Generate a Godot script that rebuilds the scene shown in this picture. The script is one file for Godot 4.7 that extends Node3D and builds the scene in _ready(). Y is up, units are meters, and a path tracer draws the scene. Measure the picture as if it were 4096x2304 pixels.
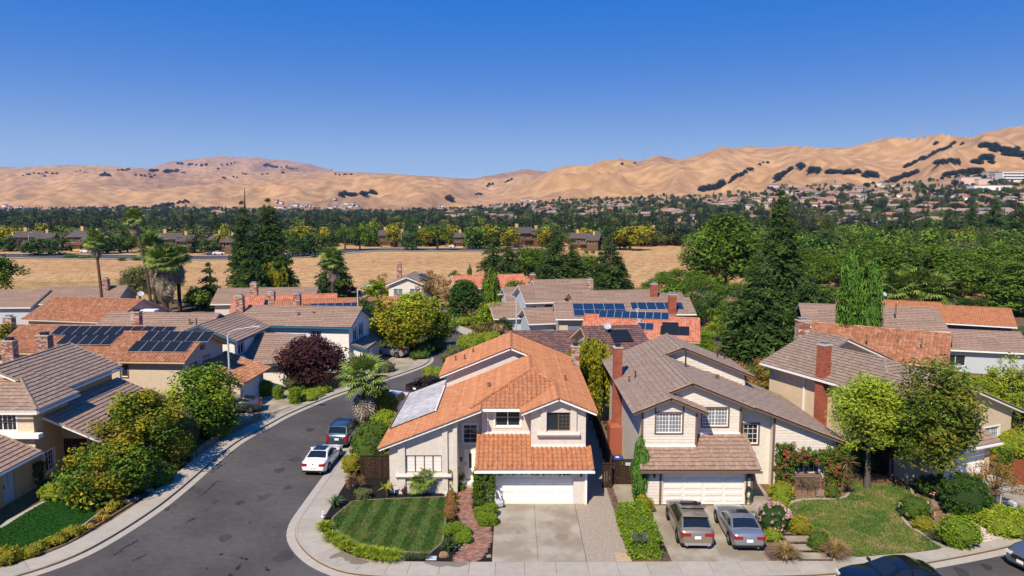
extends Node3D
# Suburban street corner seen from 18.5 m up,houses,gardens,parked cars,a dry field and golden hills behind.
# Photo pixels (4096 x 2304) give directions; distance comes from the ground or wall that a thing touches.
const F := 2845.0
const CAMH := 18.5
const PIT := 0.113446
const UP := Vector3.UP
var M := {}
var names := {}
var rng := RandomNumberGenerator.new()
var tiles_left := {}
func ray(px: float,py: float) -> Vector3:
	var dy := 1152.0 - py
	return Vector3(px - 2048.0,dy*cos(PIT) - F*sin(PIT),-(F*cos(PIT) + dy*sin(PIT)))
func G(px: float,py: float,h := 0.0) -> Vector3:
	var d := ray(px,py)
	return Vector3(0,CAMH,0) + d*((h - CAMH)/d.y)
func GZ(px: float,py: float,z: float) -> Vector3:
	var d := ray(px,py)
	return Vector3(0,CAMH,0) + d*(z/d.z)
func depth(p: Vector3) -> float:
	return -p.z*cos(PIT) - (p.y - CAMH)*sin(PIT)
# ---------- mesh builder: flat shaded faces with vertex colours ----------
class MB:
	var v := PackedVector3Array()
	var n := PackedVector3Array()
	var c := PackedColorArray()
	var col := Color(1,1,1)
	func tri(a: Vector3,b: Vector3,d: Vector3) -> void:
		var m := (b - a).cross(d - a).normalized()
		v.append(a); v.append(d); v.append(b)
		n.append(m); n.append(m); n.append(m)
		c.append(col); c.append(col); c.append(col)
	func quad(a: Vector3,b: Vector3,d: Vector3,e: Vector3) -> void:
		tri(a,b,d); tri(a,d,e)
	func trin(a: Vector3,b: Vector3,d: Vector3,na: Vector3,nb: Vector3,nd: Vector3) -> void:
		v.append(a); v.append(d); v.append(b)
		n.append(na); n.append(nd); n.append(nb)
		c.append(col); c.append(col); c.append(col)
	# box spanned by three edge vectors from a corner (right handed x,y,z)
	func pbox(o: Vector3,x: Vector3,y: Vector3,z: Vector3) -> void:
		if x.cross(y).dot(z) < 0: 
			o += x; x = -x
		quad(o + z,o + x + z,o + x + y + z,o + y + z)
		quad(o + x,o,o + y,o + x + y)
		quad(o,o + z,o + y + z,o + y)
		quad(o + x + z,o + x,o + x + y,o + x + y + z)
		quad(o + y + z,o + x + y + z,o + x + y,o + y)
		quad(o,o + x,o + x + z,o + z)
	func box(lo: Vector3,hi: Vector3) -> void:
		var s := hi - lo
		pbox(lo,Vector3(s.x,0,0),Vector3(0,s.y,0),Vector3(0,0,s.z))
	func cbox(ctr: Vector3,s: Vector3,b := Basis.IDENTITY) -> void:
		pbox(ctr - b*(s*0.5),b.x*s.x,b.y*s.y,b.z*s.z)
	# box with its upper edges chamfered
	func bevbox(lo: Vector3,hi: Vector3,e: float) -> void:
		var p := [Vector3(lo.x,lo.y,hi.z),Vector3(hi.x,lo.y,hi.z),Vector3(hi.x,lo.y,lo.z),Vector3(lo.x,lo.y,lo.z)]
		var y1 := hi.y - e
		var q := []
		var t := []
		for a: Vector3 in p:
			q.append(Vector3(a.x,y1,a.z))
			t.append(Vector3(a.x + (e if a.x == lo.x else -e),hi.y,a.z + (e if a.z == lo.z else -e)))
		for i in 4:
			var j := (i + 1) % 4
			quad(p[i],p[j],q[j],q[i]); quad(q[i],q[j],t[j],t[i])
		quad(t[0],t[1],t[2],t[3])
	# brick lying in the x,y plane with a chamfered front
	func bevbox_z(w: float,h: float,d: float) -> void:
		var e := 0.008
		var p := [Vector3(-w,-h,0),Vector3(w,-h,0),Vector3(w,h,0),Vector3(-w,h,0)]
		var b := []
		var f := []
		for q: Vector3 in p:
			b.append(Vector3(q.x*0.5,q.y*0.5,d - e))
			f.append(Vector3(q.x*0.5 - signf(q.x)*e,q.y*0.5 - signf(q.y)*e,d))
		for i in 4:
			var j := (i + 1) % 4
			var k := Vector3(0,0,d - e)
			quad(b[i] - k,b[j] - k,b[j],b[i]); quad(b[i],b[j],f[j],f[i])
		quad(f[0],f[1],f[2],f[3])
	# tapered tube along points with radii
	func tube(pts: Array,radii: Array,seg := 6,cap := true) -> void:
		var rings := []
		var side := Vector3.ZERO
		for i in pts.size():
			var a: Vector3 = pts[maxi(i - 1,0)]
			var b: Vector3 = pts[mini(i + 1,pts.size() - 1)]
			var d := (b - a).normalized()
			if side == Vector3.ZERO:
				side = d.cross(Vector3(0.31,0.17,0.93)).normalized()
			else:
				side = (side - d*side.dot(d)).normalized()
			var up := d.cross(side)
			var ring := []
			for k in seg:
				var t := TAU*k/seg
				ring.append(pts[i] + (side*cos(t) + up*sin(t))*float(radii[i]))
			rings.append(ring)
		for i in pts.size() - 1:
			var c0: Vector3 = pts[i]
			var c1: Vector3 = pts[i + 1]
			for k in seg:
				var j := (k + 1) % seg
				var a: Vector3 = rings[i][k]
				var b: Vector3 = rings[i][j]
				var d: Vector3 = rings[i + 1][j]
				var e: Vector3 = rings[i + 1][k]
				trin(a,b,d,(a - c0).normalized(),(b - c0).normalized(),(d - c1).normalized())
				trin(a,d,e,(a - c0).normalized(),(d - c1).normalized(),(e - c1).normalized())
		if cap:
			for k in range(1,seg - 1):
				tri(rings[-1][0],rings[-1][k],rings[-1][k + 1])
				tri(rings[0][0],rings[0][k + 1],rings[0][k])
	# lathe about a vertical axis: profile of [radius,height]
	func lathe(o: Vector3,prof: Array,seg := 12,sx := 1.0,sz := 1.0) -> void:
		for i in prof.size() - 1:
			for k in seg:
				var t0 := TAU*k/seg
				var t1 := TAU*(k + 1)/seg
				var a := o + Vector3(cos(t0)*prof[i][0]*sx,prof[i][1],-sin(t0)*prof[i][0]*sz)
				var b := o + Vector3(cos(t1)*prof[i][0]*sx,prof[i][1],-sin(t1)*prof[i][0]*sz)
				var d := o + Vector3(cos(t1)*prof[i + 1][0]*sx,prof[i + 1][1],-sin(t1)*prof[i + 1][0]*sz)
				var e := o + Vector3(cos(t0)*prof[i + 1][0]*sx,prof[i + 1][1],-sin(t0)*prof[i + 1][0]*sz)
				if prof[i][0] > 0.0001: tri(a,b,d)
				if prof[i + 1][0] > 0.0001: tri(a,d,e)
	func mesh(off := Vector3.ZERO) -> ArrayMesh:
		var vv := v
		if off != Vector3.ZERO:
			vv = Transform3D(Basis.IDENTITY,-off)*v
		var a := []
		a.resize(Mesh.ARRAY_MAX)
		a[Mesh.ARRAY_VERTEX] = vv
		a[Mesh.ARRAY_NORMAL] = n
		a[Mesh.ARRAY_COLOR] = c
		var m := ArrayMesh.new()
		if vv.size(): m.add_surface_from_arrays(Mesh.PRIMITIVE_TRIANGLES,a)
		return m
# ---------- scene tree helpers ----------
func numbered(called: String) -> String:
	names[called] = names.get(called,0) + 1
	return called if names[called] == 1 else "%s_%03d" % [called,names[called] - 1]
func tag(o: Node,label: String,category: String,group := "",kind := "") -> Node:
	o.set_meta("label",label); o.set_meta("category",category)
	if group: o.set_meta("group",group)
	if kind: o.set_meta("kind",kind)
	return o
func thing(called: String,label: String,category: String,at := Vector3.ZERO,turn := 0.0,group := "") -> Node3D:
	var o := Node3D.new()
	o.name = numbered(called)
	add_child(o)
	o.position = at; o.rotation.y = turn
	tag(o,label,category,group)
	return o
# one named mesh. World coordinates: the builder's points are shifted by the parent's origin.
func part(called: String,mb: MB,m: Material,parent: Node,world := true) -> MeshInstance3D:
	var o := MeshInstance3D.new()
	o.name = called if parent != self else numbered(called)
	var off := Vector3.ZERO
	if world and parent is Node3D and parent != self: off = origin_of(parent)
	o.mesh = mb.mesh(off)
	o.material_override = m
	parent.add_child(o,true)
	return o
func origin_of(n: Node3D) -> Vector3:
	var p := Vector3.ZERO
	var k: Node = n
	while k != self and k is Node3D:
		p += (k as Node3D).position
		k = k.get_parent()
	return p
func inst(called: String,mesh: Mesh,m: Material,parent: Node,t := Transform3D.IDENTITY) -> MeshInstance3D:
	var o := MeshInstance3D.new()
	o.name = called if parent != self else numbered(called)
	o.mesh = mesh; o.material_override = m; o.transform = t
	parent.add_child(o,true)
	return o
func struct(called: String,mb: MB,m: Material) -> MeshInstance3D:
	var o := part(called,mb,m,self)
	o.set_meta("kind","structure")
	return o
func copy(o: Node3D,at: Vector3,turn: float,label := "",scl := 1.0) -> Node3D:
	var c: Node3D = o.duplicate()
	c.name = numbered(String(o.name).rstrip("0123456789").trim_suffix("_"))
	add_child(c)
	c.position = at
	c.basis = Basis(UP,turn).scaled(Vector3.ONE*scl)
	if label: c.set_meta("label",label)
	return c
# ---------- materials (linear base colours) ----------
func tex(freq: float,lo: float,hi: float,seed_: int,size := 512,oct := 4,warm := 0.0) -> ImageTexture:
	var fn := FastNoiseLite.new()
	fn.seed = seed_; fn.frequency = freq; fn.fractal_octaves = oct
	var im := fn.get_seamless_image(size,size)
	im.convert(Image.FORMAT_RGB8)
	var d := im.get_data()
	var lut := PackedByteArray()
	lut.resize(768)
	for i in 256:
		var t := smoothstep(0.12,0.88,i/255.0)
		var k := lerpf(lo,hi,t)
		lut[i] = int(255*clampf(k,0,1)); lut[256 + i] = int(255*clampf(k*(1.0 - warm*(1 - t)),0,1)); lut[512 + i] = int(255*clampf(k*(1.0 - 2.0*warm*(1 - t)),0,1))
	for i in range(0,d.size(),3):
		var q := d[i]
		d[i] = lut[q]; d[i + 1] = lut[256 + q]; d[i + 2] = lut[512 + q]
	return ImageTexture.create_from_image(Image.create_from_data(size,size,false,Image.FORMAT_RGB8,d))
func bump(freq: float,seed_: int,strength := 6.0,size := 512) -> ImageTexture:
	var fn := FastNoiseLite.new()
	fn.seed = seed_; fn.frequency = freq; fn.fractal_octaves = 5
	var im := fn.get_seamless_image(size,size)
	im.convert(Image.FORMAT_RGBA8)
	im.bump_map_to_normal_map(strength)
	return ImageTexture.create_from_image(im)
func mat(key: String,lin: Color,rough := 0.85,t: Texture2D = null,scale := 1.0,nb: Texture2D = null,nstr := 0.5) -> StandardMaterial3D:
	var m := StandardMaterial3D.new()
	m.resource_name = key
	m.albedo_color = lin.linear_to_srgb()
	m.roughness = rough
	m.vertex_color_use_as_albedo = true
	m.metallic_specular = 0.4
	if t or nb:
		m.uv1_triplanar = true; m.uv1_world_triplanar = true
		m.uv1_scale = Vector3.ONE*scale
	if t: m.albedo_texture = t
	if nb:
		m.normal_enabled = true; m.normal_texture = nb; m.normal_scale = nstr
	M[key] = m
	return m
func leafmat(key: String,back := 0.35) -> StandardMaterial3D:
	var m := mat(key,Color(1,1,1),0.6)
	m.cull_mode = BaseMaterial3D.CULL_DISABLED
	m.metallic_specular = 0.25
	m.backlight_enabled = true
	m.backlight = Color(back,back,back*0.6)
	return m
func materials() -> void:
	var t_fine := tex(0.02,0.90,1.0,3)
	var t_mid := tex(0.008,0.82,1.0,5)
	var t_blot := tex(0.006,0.84,1.0,11,1024,6)
	var t_warm := tex(0.005,0.86,1.0,8,512,5,0.04)
	var t_wall := tex(0.012,0.955,1.0,6)
	var n_fine := bump(0.13,4)
	mat("ground",Color(0.56,0.365,0.185),0.95,t_blot,0.03,n_fine,0.6)
	mat("asphalt",Color(0.086,0.082,0.080),0.9,t_blot,0.02,n_fine,0.1)
	mat("concrete",Color(0.39,0.365,0.315),0.9,t_wall,0.25,n_fine,0.08)
	mat("drive",Color(0.37,0.345,0.285),0.9,t_warm,0.16,n_fine,0.2)
	mat("stamped",Color(0.36,0.32,0.265),0.85,tex(0.03,0.88,1.0,21,512,5,0.03),0.35,n_fine,0.05)
	mat("mulch",Color(0.022,0.019,0.017),1.0,tex(0.06,0.5,1.0,22),0.6,bump(0.12,9,14.0),1.0)
	mat("soil",Color(0.26,0.17,0.10),1.0,t_blot,0.4,n_fine,0.8)
	mat("lawn",Color(1,1,1),0.95,tex(0.05,0.6,1.0,31),0.5,bump(0.1,10,12.0),0.9)
	mat("turf",Color(0.012,0.075,0.004),0.9,tex(0.02,0.75,1.0,32),0.4,bump(0.12,12,8.0),0.7)
	mat("stucco",Color(0.60,0.565,0.52),0.92,t_wall,0.4)
	mat("stucco_beige",Color(0.60,0.49,0.35),0.92,t_wall,0.4)
	mat("stucco_tan",Color(0.55,0.38,0.19),0.92,t_wall,0.4)
	mat("stucco_sand",Color(0.56,0.47,0.36),0.92,t_wall,0.4)
	mat("white",Color(0.78,0.77,0.75),0.6)
	mat("whitepaint",Color(0.76,0.74,0.70),0.7,t_wall,0.4)
	mat("siding",Color(0.66,0.63,0.57),0.75,t_wall,0.4)
	mat("siding_tan",Color(0.62,0.52,0.38),0.75,t_wall,0.4)
	mat("brown",Color(0.16,0.105,0.075),0.7,t_fine,0.6)
	mat("teal",Color(0.025,0.14,0.22),0.6)
	mat("paleblue",Color(0.42,0.48,0.52),0.8)
	mat("navy",Color(0.05,0.08,0.11),0.7)
	mat("fence",Color(0.085,0.05,0.032),0.85,tex(0.02,0.45,1.0,41,512,5,0.1),0.8,n_fine,0.5)
	mat("paint_fence",Color(0.45,0.22,0.09),0.85)
	mat("tile",Color(1,1,1),0.75,t_mid,0.8,n_fine,0.3)
	mat("brick",Color(1,1,1),0.9,t_fine,1.5,n_fine,0.4)
	mat("mortar",Color(0.42,0.36,0.31),0.95)
	mat("paint",Color(1,1,1),0.6)
	mat("deck",Color(0.20,0.13,0.09),0.9)
	mat("metal",Color(0.45,0.46,0.47),0.45)
	M.metal.metallic = 0.6
	mat("galv",Color(0.42,0.46,0.50),0.55)
	mat("black",Color(0.012,0.012,0.013),0.6)
	mat("iron",Color(0.03,0.03,0.032),0.5)
	mat("rubber",Color(0.014,0.014,0.015),0.85)
	mat("glass",Color(0.018,0.026,0.034),0.04)
	M.glass.metallic_specular = 0.6
	mat("glass_pale",Color(0.16,0.20,0.24),0.06)
	M.glass_pale.metallic_specular = 0.6
	mat("solar",Color(0.014,0.016,0.022),0.3)
	M.solar.metallic_specular = 0.25
	mat("solar_blue",Color(0.012,0.03,0.075),0.15)
	mat("pool",Color(0.60,0.60,0.60),0.55,tex(0.012,0.8,1.0,44,512,5),0.25)
	mat("blind",Color(0.62,0.66,0.70),0.8)
	mat("rim",Color(0.45,0.45,0.47),0.3)
	M.rim.metallic = 0.8
	mat("chrome",Color(0.6,0.6,0.62),0.15)
	M.chrome.metallic = 0.9
	mat("taillight",Color(0.30,0.010,0.012),0.15)
	mat("headlight",Color(0.55,0.58,0.60),0.1)
	mat("bark",Color(1,1,1),0.95,tex(0.03,0.5,1.0,51,512,5),0.8,n_fine,0.8)
	mat("rock",Color(0.30,0.24,0.19),0.95,t_blot,0.9,n_fine,0.8)
	mat("hill",Color(1,1,1),0.97,tex(0.01,0.80,1.0,61,1024,6,0.06),0.0016)
	leafmat("leaf")
	leafmat("needle",0.15)
	leafmat("grass",0.3)
	leafmat("flower",0.3)
func _ready() -> void:
	rng.seed = 20240
	var cam := Camera3D.new()
	cam.name = "camera"
	cam.keep_aspect = Camera3D.KEEP_HEIGHT
	cam.fov = rad_to_deg(2.0*atan(1152.0/F))
	cam.near = 0.5; cam.far = 30000.0
	cam.position = Vector3(0,CAMH,0)
	cam.rotation.x = -PIT
	add_child(cam)
	cam.current = true
	var sky := ProceduralSkyMaterial.new()
	sky.sky_top_color = Color(0.0,0.375,0.71)
	sky.sky_horizon_color = Color(0.80,0.875,0.87)
	sky.sky_curve = 0.052
	sky.ground_bottom_color = Color(0.35,0.30,0.24)
	sky.ground_horizon_color = Color(0.55,0.55,0.55)
	sky.sun_angle_max = 1.0
	var env := Environment.new()
	env.background_mode = Environment.BG_SKY
	env.sky = Sky.new()
	env.sky.sky_material = sky
	env.tonemap_mode = Environment.TONE_MAPPER_LINEAR
	env.tonemap_exposure = 1.42
	env.fog_enabled = true
	env.fog_density = 0.00005
	env.fog_light_color = Color(0.50,0.70,1.0)
	env.sdfgi_enabled = true; env.ssao_enabled = true; env.ssil_enabled = true
	var we := WorldEnvironment.new()
	we.name = "environment"
	we.environment = env
	add_child(we)
	var sun := DirectionalLight3D.new()
	sun.name = "sun"
	sun.light_energy = 1.55
	sun.light_color = Color(1.0,0.93,0.83)
	sun.light_angular_distance = 0.5
	sun.shadow_enabled = true
	add_child(sun)
	sun.look_at_from_position(Vector3.ZERO,Vector3(0.45,-1.2,-1.0),UP)
	materials()
	build()
# ---------- curves and flat sheets ----------
func P2(a: Array) -> PackedVector2Array:
	var o := PackedVector2Array()
	for i in range(0,a.size(),2): o.append(Vector2(a[i],a[i + 1]))
	return o
# pixel list on the ground (crop coordinates: origin and scale of the crop) -> x,z points
func PX(a: Array,ox := 0.0,oy := 0.0,s := 1.0,h := 0.0) -> PackedVector2Array:
	var o := PackedVector2Array()
	for i in range(0,a.size(),2):
		var g := G(ox + a[i]/s,oy + a[i + 1]/s,h)
		o.append(Vector2(g.x,g.z))
	return o
func smooth_line(p: PackedVector2Array,step := 0.6,closed := false) -> PackedVector2Array:
	var o := PackedVector2Array()
	var n := p.size()
	for i in (n if closed else n - 1):
		var a := p[(i - 1 + n) % n] if closed or i > 0 else p[0]*2 - p[1]
		var b := p[i]
		var c := p[(i + 1) % n]
		var d := p[(i + 2) % n] if closed or i + 2 < n else c*2 - b
		var k := maxi(1,int(b.distance_to(c)/step))
		for j in k: o.append(b.cubic_interpolate(c,a,d,float(j)/k))
	if not closed: o.append(p[n - 1])
	return o
func offset_line(p: PackedVector2Array,d: float) -> PackedVector2Array:
	var o := PackedVector2Array()
	for i in p.size():
		var t := (p[mini(i + 1,p.size() - 1)] - p[maxi(i - 1,0)]).normalized()
		o.append(p[i] + Vector2(-t.y,t.x)*d)
	return o
func sheet(mb: MB,p: PackedVector2Array,y: float,skirt := 0.0) -> void:
	var t := Geometry2D.triangulate_polygon(p)
	for i in range(0,t.size(),3):
		var a := Vector3(p[t[i]].x,y,p[t[i]].y)
		var b := Vector3(p[t[i + 1]].x,y,p[t[i + 1]].y)
		var c := Vector3(p[t[i + 2]].x,y,p[t[i + 2]].y)
		if (b - a).cross(c - a).y < 0: mb.tri(a,c,b)
		else: mb.tri(a,b,c)
	if skirt > 0:
		var cw := Geometry2D.is_polygon_clockwise(p)
		for i in p.size():
			var q := p[i]
			var r := p[(i + 1) % p.size()]
			if cw: 
				var s := q
				q = r; r = s
			# ground polygon in x,z: y-down orientation flips the outside
			mb.quad(Vector3(r.x,y - skirt,r.y),Vector3(q.x,y - skirt,q.y),Vector3(q.x,y,q.y),Vector3(r.x,y,r.y))
func ribbon(mb: MB,a: PackedVector2Array,b: PackedVector2Array,ya: float,yb: float) -> void:
	for i in mini(a.size(),b.size()) - 1:
		var p := Vector3(a[i].x,ya,a[i].y)
		var q := Vector3(a[i + 1].x,ya,a[i + 1].y)
		var r := Vector3(b[i + 1].x,yb,b[i + 1].y)
		var s := Vector3(b[i].x,yb,b[i].y)
		if (q - p).cross(r - p).y < 0: mb.quad(p,s,r,q)
		else: mb.quad(p,q,r,s)
# sheet cut into cells so that each cell can carry its own colour
func cells(mb: MB,poly: PackedVector2Array,y: float,cell: float,paint: Callable,jit := 0.0) -> void:
	var lo := poly[0]
	var hi := poly[0]
	for p in poly:
		lo = lo.min(p); hi = hi.max(p)
	var x := lo.x
	while x < hi.x:
		var z := lo.y
		while z < hi.y:
			var q := PackedVector2Array([Vector2(x,z),Vector2(x + cell,z),Vector2(x + cell,z + cell),Vector2(x,z + cell)])
			mb.col = paint.call(x + cell*0.5,z + cell*0.5)
			for r in Geometry2D.intersect_polygons(q,poly):
				sheet(mb,r,y + rng.randf()*jit)
			z += cell
		x += cell
func edging(called: String,line: PackedVector2Array,w: float,h: float,m: Material,parent: Node = self,y := 0.0) -> void:
	var mb := MB.new()
	for i in line.size() - 1:
		var a := Vector3(line[i].x,y,line[i].y)
		var b := Vector3(line[i + 1].x,y,line[i + 1].y)
		if a.distance_to(b) < 0.01: continue
		var d := (b - a)
		mb.col = Color.WHITE*rng.randf_range(0.8,1.05)
		mb.pbox(a - d.normalized().cross(UP)*w*0.5 - d*0.02,d*1.04,UP*h,d.normalized().cross(UP)*w)
	var o := part(called,mb,m,parent)
	if parent == self: o.set_meta("kind","structure")
# ---------- hills ----------
const FAR_F := 2863.4
func e_row(py: float) -> float:
	var d := ray(2048,py)
	return d.y/-d.z
func lut(a: Array,x: float) -> float:
	if x <= a[0]: return a[1]
	for i in range(0,a.size() - 2,2):
		if x <= a[i + 2]:
			return lerpf(a[i + 1],a[i + 3],(x - a[i])/(a[i + 2] - a[i]))
	return a[-1]
const FOOT_Y := [-2500,838,0,838,400,832,800,832,1200,840,1600,843,1900,830,2048,818,2286,800,2763,786,3002,772,3105,750,3360,742,3638,734,3797,715,4096,700,6600,640]
const FOOT_R := [-2500,2300,1500,2200,2048,2000,3000,1700,4096,1450,6600,1300]
const NEAR_Y := [-2500,730,-900,760,-300,735,0,765,119,741,334,727,480,745,640,755,800,738,1000,735,1232,707,1480,697,1670,705,1780,740,1900,796,1960,796,2060,752,2140,715,2223,672,2271,664,2358,661,2406,641,2477,637,2541,649,2565,648,2620,623,2708,639,2760,630,2875,594,2994,584,3073,591,3145,580,3240,594,3399,589,3542,558,3638,563,3741,547,3868,559,3916,532,4019,508,4096,510,4500,490,5200,560,6600,600]
const NEAR_R := [-2500,3100,1500,2950,1900,2700,2300,2700,3000,2750,4096,2500,6600,2300]
const MID_Y := [-2500,670,0,666,80,673,159,669,326,661,397,665,509,669,600,674,720,688,900,694,1100,690,1304,690,1431,689,1590,696,1709,707,1892,716,1940,709,2048,692,2088,681,2143,686,2223,690,2600,720,4096,700,6600,700]
const FAR_Y := [-2500,720,500,700,600,673,684,652,795,633,882,628,1025,632,1153,644,1240,657,1304,673,1400,700,2000,740,6600,740]
var hill_noise := FastNoiseLite.new()
var spur_noise := FastNoiseLite.new()
func bow(a: float,b: float,t: float) -> float:
	return lerpf(a,b,0.5 - 0.5*cos(PI*clampf(t,0,1)))
func terrain(px: float,r: float) -> float:
	if r < 420.0: return 0.0
	var rf := lut(FOOT_R,px)
	var hf := CAMH + rf*e_row(lut(FOOT_Y,px))
	var r1 := lut(NEAR_R,px)
	var h1 := CAMH + r1*e_row(lut(NEAR_Y,px))
	var x := (px - 2048.0)/FAR_F*r
	var h := 0.0
	if r < rf:
		h = hf*pow(clampf((r - 420.0)/(rf - 420.0),0,1),1.6)
	elif r < r1:
		var t := (r - rf)/(r1 - rf)
		h = hf + (h1 - hf)*lerpf(pow(t,1.15),0.5 - 0.5*cos(PI*t),0.75)
		var w := sin(PI*pow(t,0.75))*(h1 - hf)
		var wx := spur_noise.get_noise_2d(x*0.35,r*0.35)*260.0
		var s := 1.0 - absf(hill_noise.get_noise_2d((x + wx)*1.0,(r + wx)*0.42))*2.4
		h += w*(0.30*s - 0.13) + w*0.05*spur_noise.get_noise_2d(x,r)
	else:
		var r2 := 4700.0
		var h2 := CAMH + r2*e_row(lut(MID_Y,px))
		var r3 := 7600.0
		var h3 := CAMH + r3*e_row(lut(FAR_Y,px))
		if r < r2:
			var mid := minf(h1,h2)*0.72
			var rm := r1 + (r2 - r1)*0.38
			h = bow(h1,mid,(r - r1)/(rm - r1)) if r < rm else bow(mid,h2,(r - rm)/(r2 - rm))
			var w2 := sin(PI*(r - r1)/(r2 - r1))*55.0
			h += w2*(0.6 - absf(hill_noise.get_noise_2d(x*0.8,r*0.5))*1.6)
		elif r < r3:
			var mid3 := minf(h2,h3)*0.75
			var rm3 := r2 + (r3 - r2)*0.4
			h = bow(h2,mid3,(r - r2)/(rm3 - r2)) if r < rm3 else bow(mid3,h3,(r - rm3)/(r3 - rm3))
			var w3 := sin(PI*(r - r2)/(r3 - r2))*80.0
			h += w3*(0.5 - absf(hill_noise.get_noise_2d(x*0.6,r*0.35))*1.6)
		else:
			h = h3*(1.0 - 0.6*clampf((r - r3)/3000.0,0,1))
	return h
# where the line of sight through a pixel meets the terrain
func on_hill(px: float,py: float,r0 := 400.0) -> Vector3:
	var e := e_row(py)
	var r := r0
	while r < 9000.0:
		var step := 6.0 + r*0.006
		if terrain(px,r) >= CAMH + e*r:
			break
		r += step
	return Vector3((px - 2048.0)/FAR_F*r,terrain(px,r),-r)
func terrain_at(x: float,z: float) -> float:
	return terrain(2048.0 + x/-z*FAR_F,-z)
func build_hills() -> void:
	hill_noise.seed = 7; hill_noise.frequency = 0.0026; hill_noise.fractal_octaves = 2; hill_noise.fractal_gain = 0.25
	spur_noise.seed = 12; spur_noise.frequency = 0.0024; spur_noise.fractal_octaves = 4
	var cn := FastNoiseLite.new()
	cn.seed = 5; cn.frequency = 0.0035; cn.fractal_octaves = 5
	var rows := PackedFloat32Array()
	var r := 420.0
	while r < 10600.0:
		rows.append(r)
		r += 14.0 + maxf(0.0,r - 420.0)*(0.006 if r < 3200.0 else 0.02)
	var cols := PackedFloat32Array()
	var p := -2300.0
	while p < 6400.0:
		cols.append(p)
		p += 13.0 if p > -250.0 and p < 4350.0 else 70.0
	var nr := rows.size()
	var nc := cols.size()
	var pos := PackedVector3Array()
	var colr := PackedColorArray()
	for c in nc:
		for k in nr:
			var q := cols[c]
			var rr := rows[k]
			var h := terrain(q,rr) - 0.165
			var x := (q - 2048.0)/FAR_F*rr
			pos.append(Vector3(x,h,-rr))
			var t := cn.get_noise_2d(x,rr)*0.5 + 0.5
			var t2 := cn.get_noise_2d(x*0.22 + 900.0,rr*0.22)
			var g := Color(0.53,0.345,0.165).lerp(Color(0.43,0.27,0.13),clampf(t*1.3 - 0.3,0,1))
			g = g.lerp(Color(0.30,0.185,0.105),clampf(t2*2.2 - 0.35,0,0.75))
			if rr < lut(FOOT_R,q): g = g.lerp(Color(0.36,0.27,0.15),0.6)
			colr.append(g)
	var nor := PackedVector3Array()
	nor.resize(pos.size())
	for c in nc:
		for k in nr:
			var a := pos[maxi(c - 1,0)*nr + k]
			var b := pos[mini(c + 1,nc - 1)*nr + k]
			var d := pos[c*nr + maxi(k - 1,0)]
			var e := pos[c*nr + mini(k + 1,nr - 1)]
			nor[c*nr + k] = (b - a).cross(e - d).normalized()
	var idx := PackedInt32Array()
	for c in nc - 1:
		for k in nr - 1:
			var a := c*nr + k
			var b := a + nr
			idx.append_array([a,a + 1,b + 1,a,b + 1,b])
	var arr := []
	arr.resize(Mesh.ARRAY_MAX)
	arr[Mesh.ARRAY_VERTEX] = pos; arr[Mesh.ARRAY_NORMAL] = nor; arr[Mesh.ARRAY_COLOR] = colr; arr[Mesh.ARRAY_INDEX] = idx
	var m := ArrayMesh.new()
	m.add_surface_from_arrays(Mesh.PRIMITIVE_TRIANGLES,arr)
	var o := inst("hills",m,M.hill,self)
	o.set_meta("kind","structure")
# ---------- ground,streets,kerbs ----------
var kerb_r: PackedVector2Array
var kerb_l: PackedVector2Array
func slabs(called: String,a: PackedVector2Array,b: PackedVector2Array,y0: float,every: int,m: Material,parent: Node,from := 0,to := 100000) -> void:
	var i := from
	while i < mini(a.size() - 1,to):
		var j := mini(i + every,a.size() - 1)
		var mb := MB.new()
		var y := y0
		var t := rng.randf_range(0.90,1.06)
		mb.col = Color(t,t*rng.randf_range(0.985,1.01),t*rng.randf_range(0.96,1.0))
		var poly := PackedVector2Array()
		for k in range(i,j + 1): poly.append(a[k])
		for k in range(j,i - 1,-1): poly.append(b[k])
		# joint: draw each slab a little short
		var ctr := Vector2.ZERO
		for q in poly: ctr += q/poly.size()
		for k in poly.size(): poly[k] = poly[k].move_toward(ctr,0.012)
		if poly.size() > 3:
			sheet(mb,poly,y,0.05)
			part(called,mb,m,parent)
		i = j
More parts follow.
